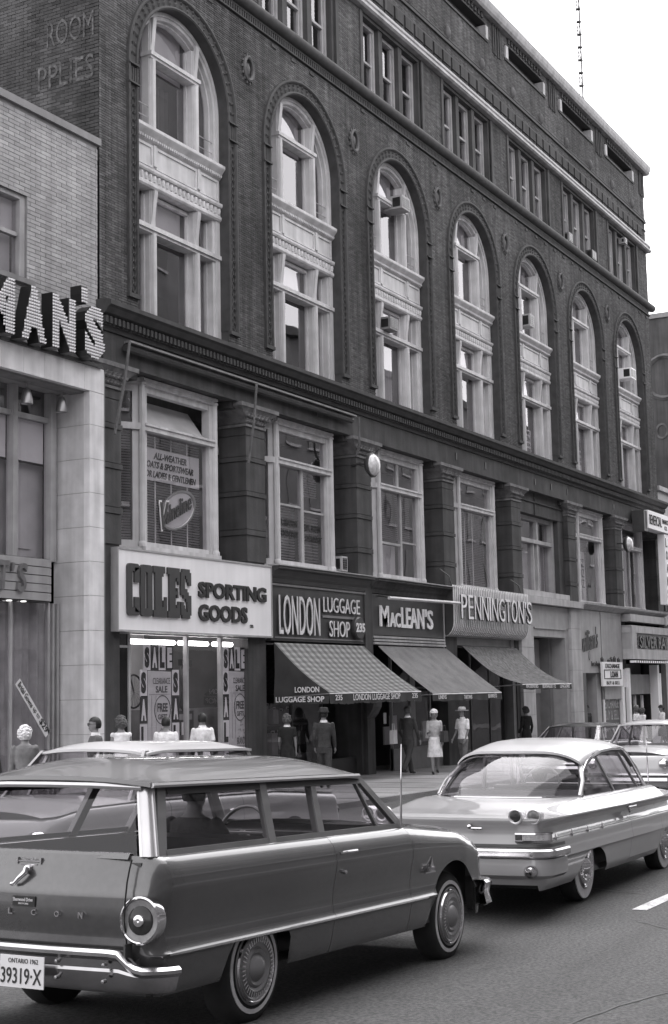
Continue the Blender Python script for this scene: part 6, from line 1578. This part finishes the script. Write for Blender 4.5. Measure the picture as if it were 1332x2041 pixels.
# roof shell: follows the rear glass at the back and the window arches at the sides
b = MB(); rows = []; NT = 28
for i in range(31):
    u = i/30; row = []
    for j in range(NT+1):
        t = -1+2*j/NT; r0_ = Vector(rear_top(t)); r0_.x -= .06; r0_.y *= 1.05; r0_.z += .012
        f0 = Vector((2.64-.08*t*t, .64*t, 1.405+.02*(1-t*t)))
        x = r0_.x*(1-u)+f0.x*u; y = r0_.y*(1-u)+f0.y*u
        side_z = arc_top(min(max(x, .95), 2.5))+.014 if u > .02 else r0_.z
        ze = r0_.z*(1-min(1, u*4))+side_z*min(1, u*4)
        crown = (1.375+.012)*(1-u)+0*u; zc_ = r0_.z*(1-min(1, u*3)) if False else 0
        ctr = interp([(0, 1.405), (.15, 1.46), (.35, 1.505), (.6, 1.52), (.85, 1.50), (1, 1.455)])(u)
        edge_ = interp([(0, 1.28), (.1, 1.30), (.25, 1.345), (.45, 1.395), (.7, 1.408), (.9, 1.40), (1, 1.395)])(u)
        row.append((x, y, edge_+(ctr-edge_)*(1-abs(t)**4.6)))
    rows.append(row)
b.grid(rows); edge = [r[0] for r in rows]+rows[-1][1:]+[r[-1] for r in rows[::-1]][1:]+rows[0][::-1][1:-1]; low = [(q[0], q[1], q[2]-.025) for q in edge]; b.grid([edge+[edge[0]], low+[low[0]]])
b.build('roof', M_PONTR, ped, smooth=50, fixn=True)
b = MB(); b.grid([[(q[0], q[1]*.96, q[2]-.035) for q in r] for r in rows], flip=True); b.build('headliner', M_LGREY, ped, smooth=50)
# tail lamps, lower lamps, bumper, stars, handles
def tx_(l): return -1.16+.06*(min(abs(l), .77)/.77)**2
for s in (-1, 1):
    for l, inn in ((.655, 1), (.812, 0)):
        x0 = tx_(l)+(.05 if l > .8 else .025)
        b = MB(); b.lathe([(.066, x0+.08), (.069, x0-.0), (.068, x0-.018), (.060, x0-.026), (.050, x0-.014)], (0, s*l, .872), 'x', 24); o = b.build('tail_lamp', mat('bright_ring', .75, .35, .7, vary=.05), ped, smooth=40, fixn=True)
        b = MB(); b.lathe([(.051, x0-.014), (.04, x0-.017), (.02, x0-.020), (.001, x0-.021)], (0, s*l, .872), 'x', 20); b.build('lens', M_RED if inn else mat('reversing_lens', .10, .15, ior=1.6, vary=.3, scale=30), o, smooth=40, fixn=True)
    b = MB(); P_ = [q for q in PPATH if q[1] > .60 and q[0] < -.93]
    b.grid([[(x+nx*o, s*(l+nl*o), z) for o, z in ((-.07, .642), (.0, .645), (.004, .660), (-.004, .662), (-.004, .714), (.004, .716), (.0, .73), (-.07, .733))] for x, l, nx, nl in P_], flip=s > 0); o = b.build('side_lamp', M_CHROME, ped, smooth=30, fixn=True)
    b = MB(); P2 = [q for q in P_ if q[1] < .93 or q[0] < -1.0]; b.grid([[(x+nx*.001, s*(l+nl*.001), z) for z in (.663, .713)] for x, l, nx, nl in P2[1:-2]], flip=s > 0); b.build('ribbed_lens', mat('pale_lens', .36, .25, vary=.3, scale=60), o, smooth=60)
    for i, x in enumerate((-.80, -.33, .16, .65)):
        b = MB(); yy = s*(HWp(x)-.03)
        for a in range(4):
            an = a*math.pi/2+math.pi/2; L_ = .055 if a % 2 == 0 else .05
            b.add([(x+L_*math.cos(an), yy, .67+L_*math.sin(an)), (x+.012*math.cos(an+.8), yy, .67+.012*math.sin(an+.8)), (x, yy+s*.02, .67), (x+.012*math.cos(an-.8), yy, .67+.012*math.sin(an-.8))], [(0, 1, 2), (0, 2, 3)])
        b.build('star_ornament', M_CHROME, ped)
    b = MB(); X = [-.9+4.9*i/60 for i in range(61)]; b.grid([[(x, s*(HWp(x)-.036), .664), (x, s*(HWp(x)-.026), .668), (x, s*(HWp(x)-.038), .673)] for x in X], flip=s > 0); b.build('side_trim', M_PONT, ped)
    b = MB(); b.tube([(1.62, s*.905, .80), (1.63, s*.945, .805), (1.83, s*.945, .805), (1.84, s*.905, .80)], .012, 6); b.prism([(1.66, .80), (1.76, .80), (1.71, .74)], s*.91-.01, s*.91+.01, 'y'); b.build('door_handle', M_CHROME, ped)
    for x in (.31, 3.38): wheel(ped, x, s*.83, .325, .335, s, {'ww': (.66, .92), 'hub': .60, 'bright': 1})
    b = MB(); b.lathe([(.0, -1.215), (.035, -1.21), (.055, -1.18), (.055, -1.10)], (0, s*.80, .40), 'x', 16); b.build('reversing_lamp', M_CHROME, ped, smooth=40)
tp = tail_path(PPATH, -.62); b = MB()
b.grid([[(x+nx*o, l+nl*o, z) for o, z in ((-.02, .585), (.04, .588), (.055, .575), (.055, .53), (.035, .515), (-.02, .512))] for x, l, nx, nl in tp]); b.build('rear_bumper', M_CHROME, ped, smooth=32, fixn=True)
b = MB(); b.grid([[(x+nx*o, l+nl*o, z) for o, z in ((-.01, .512), (.02, .50), (.028, .44), (.02, .36), (-.02, .33))] for x, l, nx, nl in tp]); b.build('bumper_apron', M_PONT, ped, smooth=40, fixn=True)
b = MB(); b.grid([[(x+nx*o, l+nl*o, z) for o, z in ((.0, .60), (.006, .605), (.0, .63))] for x, l, nx, nl in tp]); b.build('bumper_gap', M_CHAR, ped)
b = MB(); b.tube([(-1.17, -.26, .765), (-1.17, -.36, .765)], .012, 6); b.lathe([(.0, -1.18), (.02, -1.175), (.022, -1.13)], (0, -.24, .78), 'x', 10); b.build('trunk_lock', M_CHROME, ped)
b = MB(); b.tube([(3.3, -.70, .94), (3.3, -.70, .99), (3.32, -.69, 1.47)], [.016, .009, .004], 6); b.build('antenna', M_CHROME, ped)
b = MB(); b.box(4.3, 4.45, -.9, .9, .4, .56); b.build('front_bumper', M_CHROME, ped)

# ---- other cars: one builder, mostly hidden behind the two in front
def plain_car(name, label, O, head, slope, m, mr, hw_=.92, xr=-1.25, xf=4.1, belt=.98, rz=1.50, hood=.95, wb=2.95, cabin=(.45, 1.0, 2.05, 2.75), ww=(.66, .9), fin=.0):
    r = car_root(name, label, 'car', O, head, slope)
    Wf = interp([(xr, hw_-.03), (xr+.6, hw_), (xf-1, hw_), (xf, hw_-.05)]); path = car_path(xr, xf, Wf, .18, .24, .06, cuts=(1.0, 2.3), step=.05)
    zt_ = interp([(xr, hood-.06+fin), (cabin[0], belt), (cabin[3], belt), (xf-.6, hood), (xf, hood-.10)])
    def arch(x, nl):
        z = .27
        if nl < .5: return z
        for xc in (0, wb):
            if abs(x-xc) < .42: z = max(z, .30+math.sqrt(.42**2-(x-xc)**2))
        return z
    lv = lambda zt: [.25,.28,.32,.36,.4,.45,.5,.55,.6,.64,.68,.72]+[.72+(zt-.72)*t for t in (.2,.4,.55,.7,.8,.88,.94,.98,1)]
    dl = interp([(.25, .10), (.35, .04), (.5, .015), (.6, .0), (.72, .02), (.8, .03)]); du = interp([(0, .07), (.02, .035), (.06, .01), (.1, 0)])
    car_skin(r, path, lv, zt_, arch, lambda z, zt, x: dl(z)+du(zt-z), lambda z, zt: dl(z)+du(zt-z), lambda z, zt: dl(z)+du(zt-z), lambda x, l, z, a, c_, s: ('door_seam', s) if abs(c_[0]-a[0]) < .0085 and a[3] > .99 else (('door', s) if a[3] > .99 and 1.0 < x < 2.3 and z > .3 else ('body', 0)), {'body': m, 'door_seam': M_BLACK})
    E2, a0_, a1_ = edge_l(path, .07); T2 = [-1+j/10 for j in range(21)]
    b = MB(); X = [cabin[3]+(a1_-cabin[3])*i/20 for i in range(21)]; b.grid([[(x, E2(x)*t, zt_(x)+.05*(1-abs(t)**2.5)) for t in T2] for x in X]); b.build('hood', m, r, smooth=45, fixn=True)
    b = MB(); X = [a0_+(cabin[0]-a0_)*i/20 for i in range(21)]; b.grid([[(x, E2(x)*t, zt_(x)+.03*(1-abs(t)**2.5)) for t in T2] for x in X]); b.build('trunk_deck', m, r, smooth=45, fixn=True)
    b = MB()
    for s in (-1, 1):
        X = [cabin[0]-.05+(cabin[3]-cabin[0]+.1)*i/20 for i in range(21)]; b.grid([[(x, s*E2(x), zt_(x)), (x, s*(E2(x)-.07), zt_(x)+.012), (x, s*(E2(x)-.09), .6)] for x in X], flip=s > 0)
    b.build('belt_rail', m, r, smooth=45, fixn=True)
    b = MB(); b.box(xr+.2, xf-.2, -hw_+.12, hw_-.12, .26, .34); b.build('floor_pan', M_BLACK, r)
    for x0 in (cabin[0]+.45, cabin[1]+.95): b = MB(); b.box(x0, x0+.45, -.64, .64, .4, .62); b.prism([(x0, .6), (x0-.12, 1.02), (x0, 1.03), (x0+.1, .62)], -.64, .64, 'y'); b.build('bench_seat', M_GREY, r)
    lb_, lt_ = E2(1.2)-.05, E2(1.2)-.20; zr = rz-.09
    for s in (-1, 1):
        b = MB()
        for b0, t0, w_ in ((cabin[0], cabin[1]-.05, .07), ((cabin[0]+cabin[3])/2-.1, (cabin[1]+cabin[2])/2-.05, .05), (cabin[3]-.06, cabin[2], .06), (cabin[3]-.42, cabin[2]-.08, .025)): hexa(b, (b0, s*lb_, belt), (b0+w_, s*lb_, belt), (t0+w_, s*lt_, zr), (t0, s*lt_, zr), (0, -s*.035, 0))
        b.build('window_post', M_DCHROME, r, fixn=True)
        q = MB(); p = [(cabin[0]+.05, s*(lb_-.012), belt), (cabin[3]-.03, s*(lb_-.012), belt), (cabin[2], s*(lt_-.012), zr), (cabin[1], s*(lt_-.012), zr)]; q.add(p if s < 0 else p[::-1], [(0, 1, 2, 3)]); q.build('window_glass', M_CARG, r)
        for x in (0, wb): wheel(r, x, s*(hw_-.10), .325, .335, s, {'ww': ww, 'hub': .6, 'bright': 1})
        b = MB(); X = [xr+.3+(xf-xr-.7)*i/40 for i in range(41)]; b.grid([[(x, s*(Wf(x)-.004), .59), (x, s*(Wf(x)+.008), .60), (x, s*(Wf(x)-.004), .612)] for x in X], flip=s > 0); b.build('side_trim', M_CHROME, r)
        b = MB(); b.tube([(1.08, s*(hw_-.03), .85), (1.09, s*(hw_+.01), .855), (1.25, s*(hw_+.01), .855), (1.26, s*(hw_-.03), .85)], .011, 5); b.build('door_handle', M_CHROME, r)
        b = MB(); b.lathe([(.0, xf+.02), (.07, xf+.015), (.09, xf-.01), (.10, xf-.08)], (0, s*(hw_-.22), .70), 'x', 18); b.build('headlight', M_CHROME, r, smooth=40)
        b = MB(); b.lathe([(.0, xr-.02), (.06, xr-.015), (.07, xr+.08)], (0, s*(hw_-.2), .72), 'x', 14); b.build('tail_lamp', M_RED, r, smooth=40)
    for x0, x1, nm, fl in ((cabin[3]+.02, cabin[2]+.02, 'windshield', True), (cabin[0]-.02, cabin[1]-.02, 'rear_window', False)):
        q = MB(); sg_ = 1 if fl else -1
        q.grid([[(x0+sg_*.10*(1-t*t), (lb_-.01)*t, belt+.01) for t in T2], [(x1+sg_*.07*(1-t*t), (lt_-.01)*t, zr+.015) for t in T2]], flip=fl); q.build(nm, M_CARG, r, smooth=60)
    roof(r, mr, cabin[1]-.16, cabin[2]+.14, lt_+.03, lt_+.03, rz-.085, rz, .08, .08, .03, .03)
    for xx, sgn, nm in ((xf, 1, 'front_bumper'), (xr, -1, 'rear_bumper')):
        hp = [q for q in path if q[2]*sgn > .01 or (q[3] > .99 and (q[0]-xx)*sgn > -.5)]; hp.sort(key=lambda q: -sgn*q[0] if q[3] > .5 else 1e3-q[1]) if False else None
        pp = hp if sgn < 0 else hp[::-1]; full = [(x, -l, nx, -nl) for x, l, nx, nl in pp[::-1]]+pp[1:]
        b = MB(); b.grid([[(x+nx*o, l+nl*o, z) for o, z in ((-.02, .52), (.05, .52), (.075, .49), (.05, .44), (.07, .38), (-.02, .36))] for x, l, nx, nl in full]); b.build(nm, M_CHROME, r, smooth=32, fixn=True)
    return r
plain_car('car', 'light hardtop with pale roof passing behind the station wagon', (14.0, 9.15, -2.06), 180, .03, M_CAR3, M_PONTR, rz=1.55, belt=1.0, hood=.98, cabin=(.3, .6, 2.35, 2.85))
plain_car('car', 'light coloured sedan facing the viewer at the right edge', (31.6, 8.75, -2.27), 180, .02, M_CAR4, M_CAR4, rz=1.53, cabin=(.3, .8, 2.4, 2.8))
plain_car('car', 'dark car mostly hidden between the pale sedan and the light car at the right edge', (36.2, 12.0, -2.32), 180, .02, M_CAR5, M_CAR5, rz=1.42, cabin=(.3, .75, 2.4, 3.0))

# ------------------------------------------------------------------ people
def remesh(mb, vox, it=4):
    me = bpy.data.meshes.new('r'); me.from_pydata(mb.v, [], mb.f); o = bpy.data.objects.new('r', me); COL.objects.link(o)
    b = bmesh.new(); b.from_mesh(me); bmesh.ops.remove_doubles(b, verts=b.verts, dist=1e-5); bmesh.ops.recalc_face_normals(b, faces=b.faces); b.to_mesh(me); b.free()
    m = o.modifiers.new('v', 'REMESH'); m.mode = 'VOXEL'; m.voxel_size = vox
    if it: q = o.modifiers.new('s', 'SMOOTH'); q.iterations = it; q.factor = .5
    r = bpy.data.meshes.new_from_object(o.evaluated_get(bpy.context.evaluated_depsgraph_get()))
    out = MB(); out.add([v.co[:] for v in r.vertices], [tuple(p.vertices) for p in r.polygons])
    bpy.data.objects.remove(o); bpy.data.meshes.remove(me); bpy.data.meshes.remove(r); return out
def ell(mb, c, r, n=14, m=9, keep=None):
    rows = []
    for i in range(m+1):
        a = math.pi*i/m; rows.append([(c[0]+r[0]*math.sin(a)*math.cos(2*math.pi*k/n), c[1]+r[1]*math.sin(a)*math.sin(2*math.pi*k/n), c[2]-r[2]*math.cos(a)) for k in range(n)])
    if keep is None: return mb.grid(rows, wrap=True)
    for i in range(m):
        for k in range(n):
            q = [rows[i][k], rows[i][(k+1) % n], rows[i+1][(k+1) % n], rows[i+1][k]]
            if keep([sum(p[j] for p in q)/4 for j in range(3)]): mb.add(q, [(0, 1, 2, 3)])
    return mb
def oval_loft(mb, secs, n=16):
    """secs: (z, cx, cy, rx, ry)"""
    rows = [[(cx+rx*math.cos(2*math.pi*k/n), cy+ry*math.sin(2*math.pi*k/n), z) for k in range(n)] for z, cx, cy, rx, ry in secs]
    o = len(mb.v); mb.grid(rows, wrap=True); mb.f.append(tuple(o+k for k in range(n-1, -1, -1))); mb.t.append(.5)
    e = o+(len(secs)-1)*n; mb.f.append(tuple(e+k for k in range(n))); mb.t.append(.5)
M_CL = {k: mat('cloth_'+k, v, .85, vary=.25, scale=9, bump=.9, bscale=16) for k, v in (('white', .8), ('pale', .45), ('grey', .17), ('mid', .11), ('dark', .045), ('black', .015))}
M_SHOE = mat('shoe_leather', .02, .4, vary=.2)
def person(label, x, y, H, face, top='white', bottom='dark', hair='d', female=False, sleeve=1.0, skirt=False, arms=((.05, .25), (.05, .25)), stride=0., hat=None, look=0., glasses=False, collar=False, group=None, z0=None, seated=False, root=None):
    t = thing('person', label, 'person', (x, y, walk_z(x) if z0 is None else z0), group, (0, 0, rad(face))) if root is None else root
    if arms == ((.05, .25), (.05, .25)): arms = tuple((random.uniform(-.25, .3), random.uniform(.15, .9)) for _ in (0, 1))
    stride = stride or random.choice((-1, 1))*random.uniform(.05, .22)
    h = H; sw = .096 if female else .110
    tor = [(.46, 0, 0, .060, .088 if not female else .093), (.51, 0, 0, .066, .092 if not female else .098), (.57, 0, 0, .058, .078 if not female else .070), (.63, 0, 0, .056, .076 if not female else .066), (.70, .004, 0, .062, .086), (.76, .0, 0, .062, .102 if not female else .09), (.812, -.006, 0, .050, .100 if not female else .088), (.836, -.006, 0, .038, .060), (.852, -.004, 0, .032, .037), (.88, .004, 0, .031, .035)]
    def torso(mb, g_=0, z0=0, z1=1):
        s_ = [q for q in tor if z0 <= q[0] <= z1]; oval_loft(mb, [(q[0]*h, q[1]*h, q[2]*h, (q[3]+g_)*h, (q[4]+g_)*h) for q in s_])
    def arm_pts(s):
        sg, bend = arms[0 if s < 0 else 1]
        S0 = Vector((-.004, s*sw, .808)); d1 = Vector((math.sin(sg), s*.10, -math.cos(sg))).normalized(); E0 = S0+d1*.172
        d2 = Vector((math.sin(sg+bend), -s*.10*min(1, bend)+s*.06, -math.cos(sg+bend))).normalized(); W0 = E0+d2*.148
        return S0, E0, W0, d2
    def leg_pts(s):
        st_ = stride*s; Hp = Vector((0, s*.05, .50)); K = Hp+Vector((math.sin(st_)*.22, 0, -.225*math.cos(st_))); kb = max(0, -st_)*.9
        A = K+Vector((math.sin(st_-kb)*.235, 0, -.235*math.cos(st_-kb))); A.z = max(A.z, .04); return Hp, K, A
    V = lambda p: tuple(p*h)
    b = MB(); torso(b)
    hz = .932
    ell(b, (.010*h, 0, hz*h), (.052*h, .042*h, .064*h)); ell(b, (.030*h, 0, (hz-.035)*h), (.026*h, .026*h, .028*h))
    b.tube([V(Vector((.055, 0, hz+.006))), V(Vector((.066, 0, hz-.012)))], [.005*h, .009*h], 6)
    for s in (-1, 1): ell(b, (.0, s*.043*h, (hz-.004)*h), (.010*h, .005*h, .016*h), 8, 6)
    for s in (-1, 1):
        S0, E0, W0, d2 = arm_pts(s); b.tube([V(S0), V(S0*.5+E0*.5), V(E0), V(E0*.5+W0*.5), V(W0)], [.023*h, .022*h, .019*h, .018*h, .013*h], 8); ell(b, V(S0), (.022*h, .022*h, .022*h), 8, 6)
        P0 = W0+d2*.03; b.tube([V(W0), V(P0), V(W0+d2*.052)], [.013*h, .017*h, .014*h], 8)
        if not seated:
            Hp, K, A = leg_pts(s); b.tube([V(Hp), V(Hp*.5+K*.5), V(K), V(K*.6+A*.4), V(A)], [.048*h, .043*h, .031*h, .030*h, .019*h], 10)
            b.tube([V(A+Vector((-.02, 0, -.012))), V(A+Vector((.04, 0, -.022))), V(A+Vector((.085, 0, -.026)))], [.018*h, .018*h, .012*h], 8)
    o = remesh(b, .0105*h/1.7)
    for s in (-1, 1):
        S0, E0, W0, d2 = arm_pts(s); q = W0+d2*.045; side = Vector((d2.z, 0, -d2.x)).normalized(); inn = Vector((0, -s, 0))
        for k, ln in enumerate((.036, .042, .040, .031)):
            a = q+side*(k-1.5)*.0085; m_ = a+d2*ln*.55+inn*.004; e = m_+d2*ln*.38+inn*.014
            o.tube([V(a), V(m_), V(e)], [.0050*h, .0046*h, .0036*h], 5)
        a = W0+d2*.012-side*.013; o.tube([V(a), V(a-side*.014+d2*.016), V(a-side*.014+d2*.034+inn*.006)], [.006*h, .0055*h, .0042*h], 5)
    o.build('body', M_SKIN, t, smooth=180)
    c_ = MB(); torso(c_, .008, .5 if not seated else .46, .845)
    for s in (-1, 1):
        S0, E0, W0, d2 = arm_pts(s); ell(c_, V(S0), (.030*h, .030*h, .032*h), 8, 6)
        if sleeve > .9: pts, rr = [S0, S0*.5+E0*.5, E0, E0*.4+W0*.6, W0-d2*.008], [.031, .030, .027, .025, .021]
        elif sleeve > .2: e = S0+(E0-S0)*(sleeve/.55); pts, rr = [S0, S0*.4+e*.6, e], [.031, .032, .033]
        else: continue
        c_.tube([V(p) for p in pts], [r_*h for r_ in rr], 9)
    remesh(c_, .0115*h/1.7, 3).build('shirt' if top != 'suit' else 'jacket', M_CL[top], t, smooth=180)
    if collar:
        q = MB(); oval_loft(q, [(.835*h, -.004*h, 0, .047*h, .052*h), (.864*h, -.002*h, 0, .037*h, .041*h)]); q.build('collar', M_CL['white'], t, smooth=60)
    if not seated:
        q = MB()
        if skirt:
            oval_loft(q, [(.27*h, 0, 0, .10*h, .125*h), (.36*h, 0, 0, .095*h, .118*h), (.46*h, 0, 0, .082*h, .105*h), (.53*h, 0, 0, .074*h, .098*h), (.585*h, 0, 0, .064*h, .078*h)], 24); q.build('skirt', M_CL[bottom], t, smooth=60)
        else:
            oval_loft(q, [(.44*h, 0, 0, .066*h, .094*h), (.50*h, 0, 0, .070*h, .098*h), (.565*h, 0, 0, .064*h, .084*h)])
            for s in (-1, 1): Hp, K, A = leg_pts(s); q.tube([V(Hp), V(Hp*.5+K*.5), V(K), V(K*.5+A*.5), V(A+Vector((0, 0, -.012)))], [.054*h, .050*h, .041*h, .037*h, .035*h], 10)
            remesh(q, .0115*h/1.7, 3).build('trousers', M_CL[bottom], t, smooth=180)
        for s in (-1, 1):
            Hp, K, A = leg_pts(s); q = MB(); q.tube([V(A+Vector((-.028, 0, -.022))), V(A+Vector((.0, 0, -.016))), V(A+Vector((.05, 0, -.024))), V(A+Vector((.095, 0, -.03)))], [.018*h, .024*h, .022*h, .012*h], 8); q.build('shoe', M_SHOE, t, smooth=60)
    hm = {'d': M_HAIRD, 'm': M_HAIRM, 'w': M_HAIRW}[hair]; q = MB(); ex = .016 if female else .006; cz = hz+.006
    f_ = lambda p: (p[2] > (cz+.020)*h) or (p[0] < .002*h and p[2] > (cz-(.052 if female else .036))*h)
    for lay in (0, 1): ell(q, (.002*h, 0, cz*h), ((.056+ex-.003*lay)*h, (.046+ex-.003*lay)*h, (.064+ex*.8-.003*lay)*h), 24, 16, f_)
    if hair == 'w' or (female and hat is None):
        for i in range(90):
            a, e = random.uniform(0, 6.28), random.uniform(-.5, 1.5); p = Vector((.002*h+(.056+ex)*h*math.cos(e)*math.cos(a), (.046+ex)*h*math.cos(e)*math.sin(a), cz*h+(.064+ex*.8)*h*math.sin(e)))
            if f_(p): ell(q, tuple(p), (.013*h, .013*h, .011*h), 6, 4)
    q.build('hair', hm, t, smooth=180)
    q = MB()
    for s in (-1, 1): ell(q, (.056*h, s*.017*h, (hz+.006)*h), (.005*h, .007*h, .004*h), 6, 4); q.tube([(.060*h, s*.008*h, (hz+.018)*h), (.056*h, s*.027*h, (hz+.017)*h)], .0025*h, 4)
    q.build('eye', M_HAIRD, t)
    q = MB(); q.tube([(.055*h, -.012*h, (hz-.034)*h), (.058*h, 0, (hz-.033)*h), (.055*h, .012*h, (hz-.034)*h)], .003*h, 4); q.build('mouth', M_HAIRM, t)
    if glasses:
        q = MB()
        for s in (-1, 1):
            q.tube([(.063*h, s*.018*h+.014*h*math.cos(i*math.pi/6), (hz+.004)*h+.011*h*math.sin(i*math.pi/6)) for i in range(13)], .0022*h, 4, cap=False); q.tube([(.062*h, s*.03*h, (hz+.008)*h), (.0, s*.047*h, (hz+.008)*h)], .002*h, 4)
        q.build('glasses', M_HAIRD, t)
    if hat:
        q = MB(); zb = (hz+.034)*h; br = .105*h if hat[0] == 'wide' else .088*h
        q.lathe([(br, zb+(.012*h if hat[0] == 'wide' else .002*h)), (br*.96, zb-.002*h), (.062*h, zb), (.060*h, zb+.03*h), (.054*h, zb+.058*h), (.035*h, zb+.064*h), (.0, zb+.052*h)], (.004*h, 0, 0), 'z', 22, sx=1.12); q.build('hat', M_CL[hat[1]], t, smooth=60)
        q = MB(); q.lathe([(.0635*h, zb+.002*h), (.063*h, zb+.018*h)], (.004*h, 0, 0), 'z', 20, sx=1.12); q.build('hat_band', M_CL['dark'], t, smooth=60)
    return t
person('person with white curled hair seen from behind in a grey coat', 16.16, 13.9, 1.55, 45, 'grey', 'grey', 'w', True, 1, True)
person('person with dark hair and glasses in a grey suit, face in left profile', 17.75, 13.9, 1.67, 140, 'mid', 'mid', 'd', glasses=True, collar=True)
person('person with short brown hair in a white sleeveless top by the black glass strip', 21.17, 16.0, 1.66, 60, 'white', 'grey', 'm', True, .0, True)
person('person with dark hair in a plain white shirt leaning before the left sale poster', 22.27, 15.8, 1.65, 20, 'white', 'dark', 'd', sleeve=.4)
person('person with dark hair in a striped pale shirt facing the middle shop window', 23.76, 16.0, 1.71, 60, 'white', 'dark', 'd', sleeve=.4, collar=True)
p6 = person('person in a black dress with white collar walking away under the striped awning', 28.67, 17.0, 1.62, 30, 'black', 'black', 'm', True, .35, True, arms=((.05, .1), (.1, .9)), collar=True)
person('person in a dark suit and dark hat walking away under the striped awning', 28.59, 16.0, 1.73, 25, 'dark', 'dark', 'd', hat=('narrow', 'dark'), collar=True, stride=.15)
person('person in a dark suit striding past the tartan shop with a white parcel', 34.09, 16.6, 1.76, -8, 'dark', 'dark', 'm', stride=.33, arms=((.25, .2), (-.15, .9)), collar=True)
person('person in a pale blouse and light skirt facing the viewer with a handbag', 34.84, 16.2, 1.65, 212, 'pale', 'white', 'w', True, .8, True, arms=((.1, 1.6), (.0, .5)))
person('person in a white short sleeved shirt and pale broad hat beside the blouse wearer', 36.66, 16.2, 1.67, 160, 'white', 'grey', 'd', sleeve=.45, hat=('wide', 'pale'), arms=((.1, .5), (.1, .4)), collar=True)
person('person dressed all in black seen from behind near the stone doorway', 43.41, 17.0, 1.65, 60, 'black', 'black', 'm', True, 1, True)
person('person in a dark hat and coat standing in the hat shop entrance', 52.89, 18.3, 1.6, 225, 'dark', 'dark', 'd', hat=('narrow', 'black'))
person('person with light brown hair in a white top near the tavern entrance', 51.7, 16.0, 1.57, 80, 'white', 'grey', 'm', True, .4, True)
person('person in a pale top just behind another near the tavern entrance', 53.07, 16.2, 1.5, 70, 'white', 'pale', 'm', True, .4, True)
person('person with dark hair in a white blouse at the far right edge', 54.87, 16.0, 1.57, 140, 'white', 'grey', 'd', True, .5, True)
def bag(label, x, y, z, w_, h_, m, nm='handbag'):
    t = thing(nm, label, 'bag', (x, y, z)); b = MB(); b.prism([(x-w_/2, z), (x+w_/2, z), (x+w_*.4, z+h_), (x-w_*.4, z+h_)], y-.06, y+.06, 'y'); b.build('bag_body', m, t)
    b = MB(); b.tube([(x-w_*.3, y, z+h_), (x-w_*.2, y, z+h_*1.5), (x+w_*.2, y, z+h_*1.5), (x+w_*.3, y, z+h_)], .012, 5); b.build('bag_handle', m, t)
bag('dark handbag held at the side of the person in the pale blouse', 34.9, 15.95, -1.35, .3, .28, M_CL['dark'])
bag('white paper parcel carried by the striding person in a dark suit', 33.75, 16.85, -1.35, .22, .34, M_PAPER, 'paper_bag')
# driver of the wagon
dr = car_root('person', 'person in a dark jacket and hat driving the station wagon', 'person', (7.62+1.08, 5.60+.36, -1.945+.08-.04), .3, .037)
person('', 0, 0, 1.74, 0, 'dark', 'dark', 'd', arms=((.75, .75), (.75, .75)), seated=True, root=dr, hat=('narrow', 'dark'))
for ch in dr.children: ch.location.z -= .41
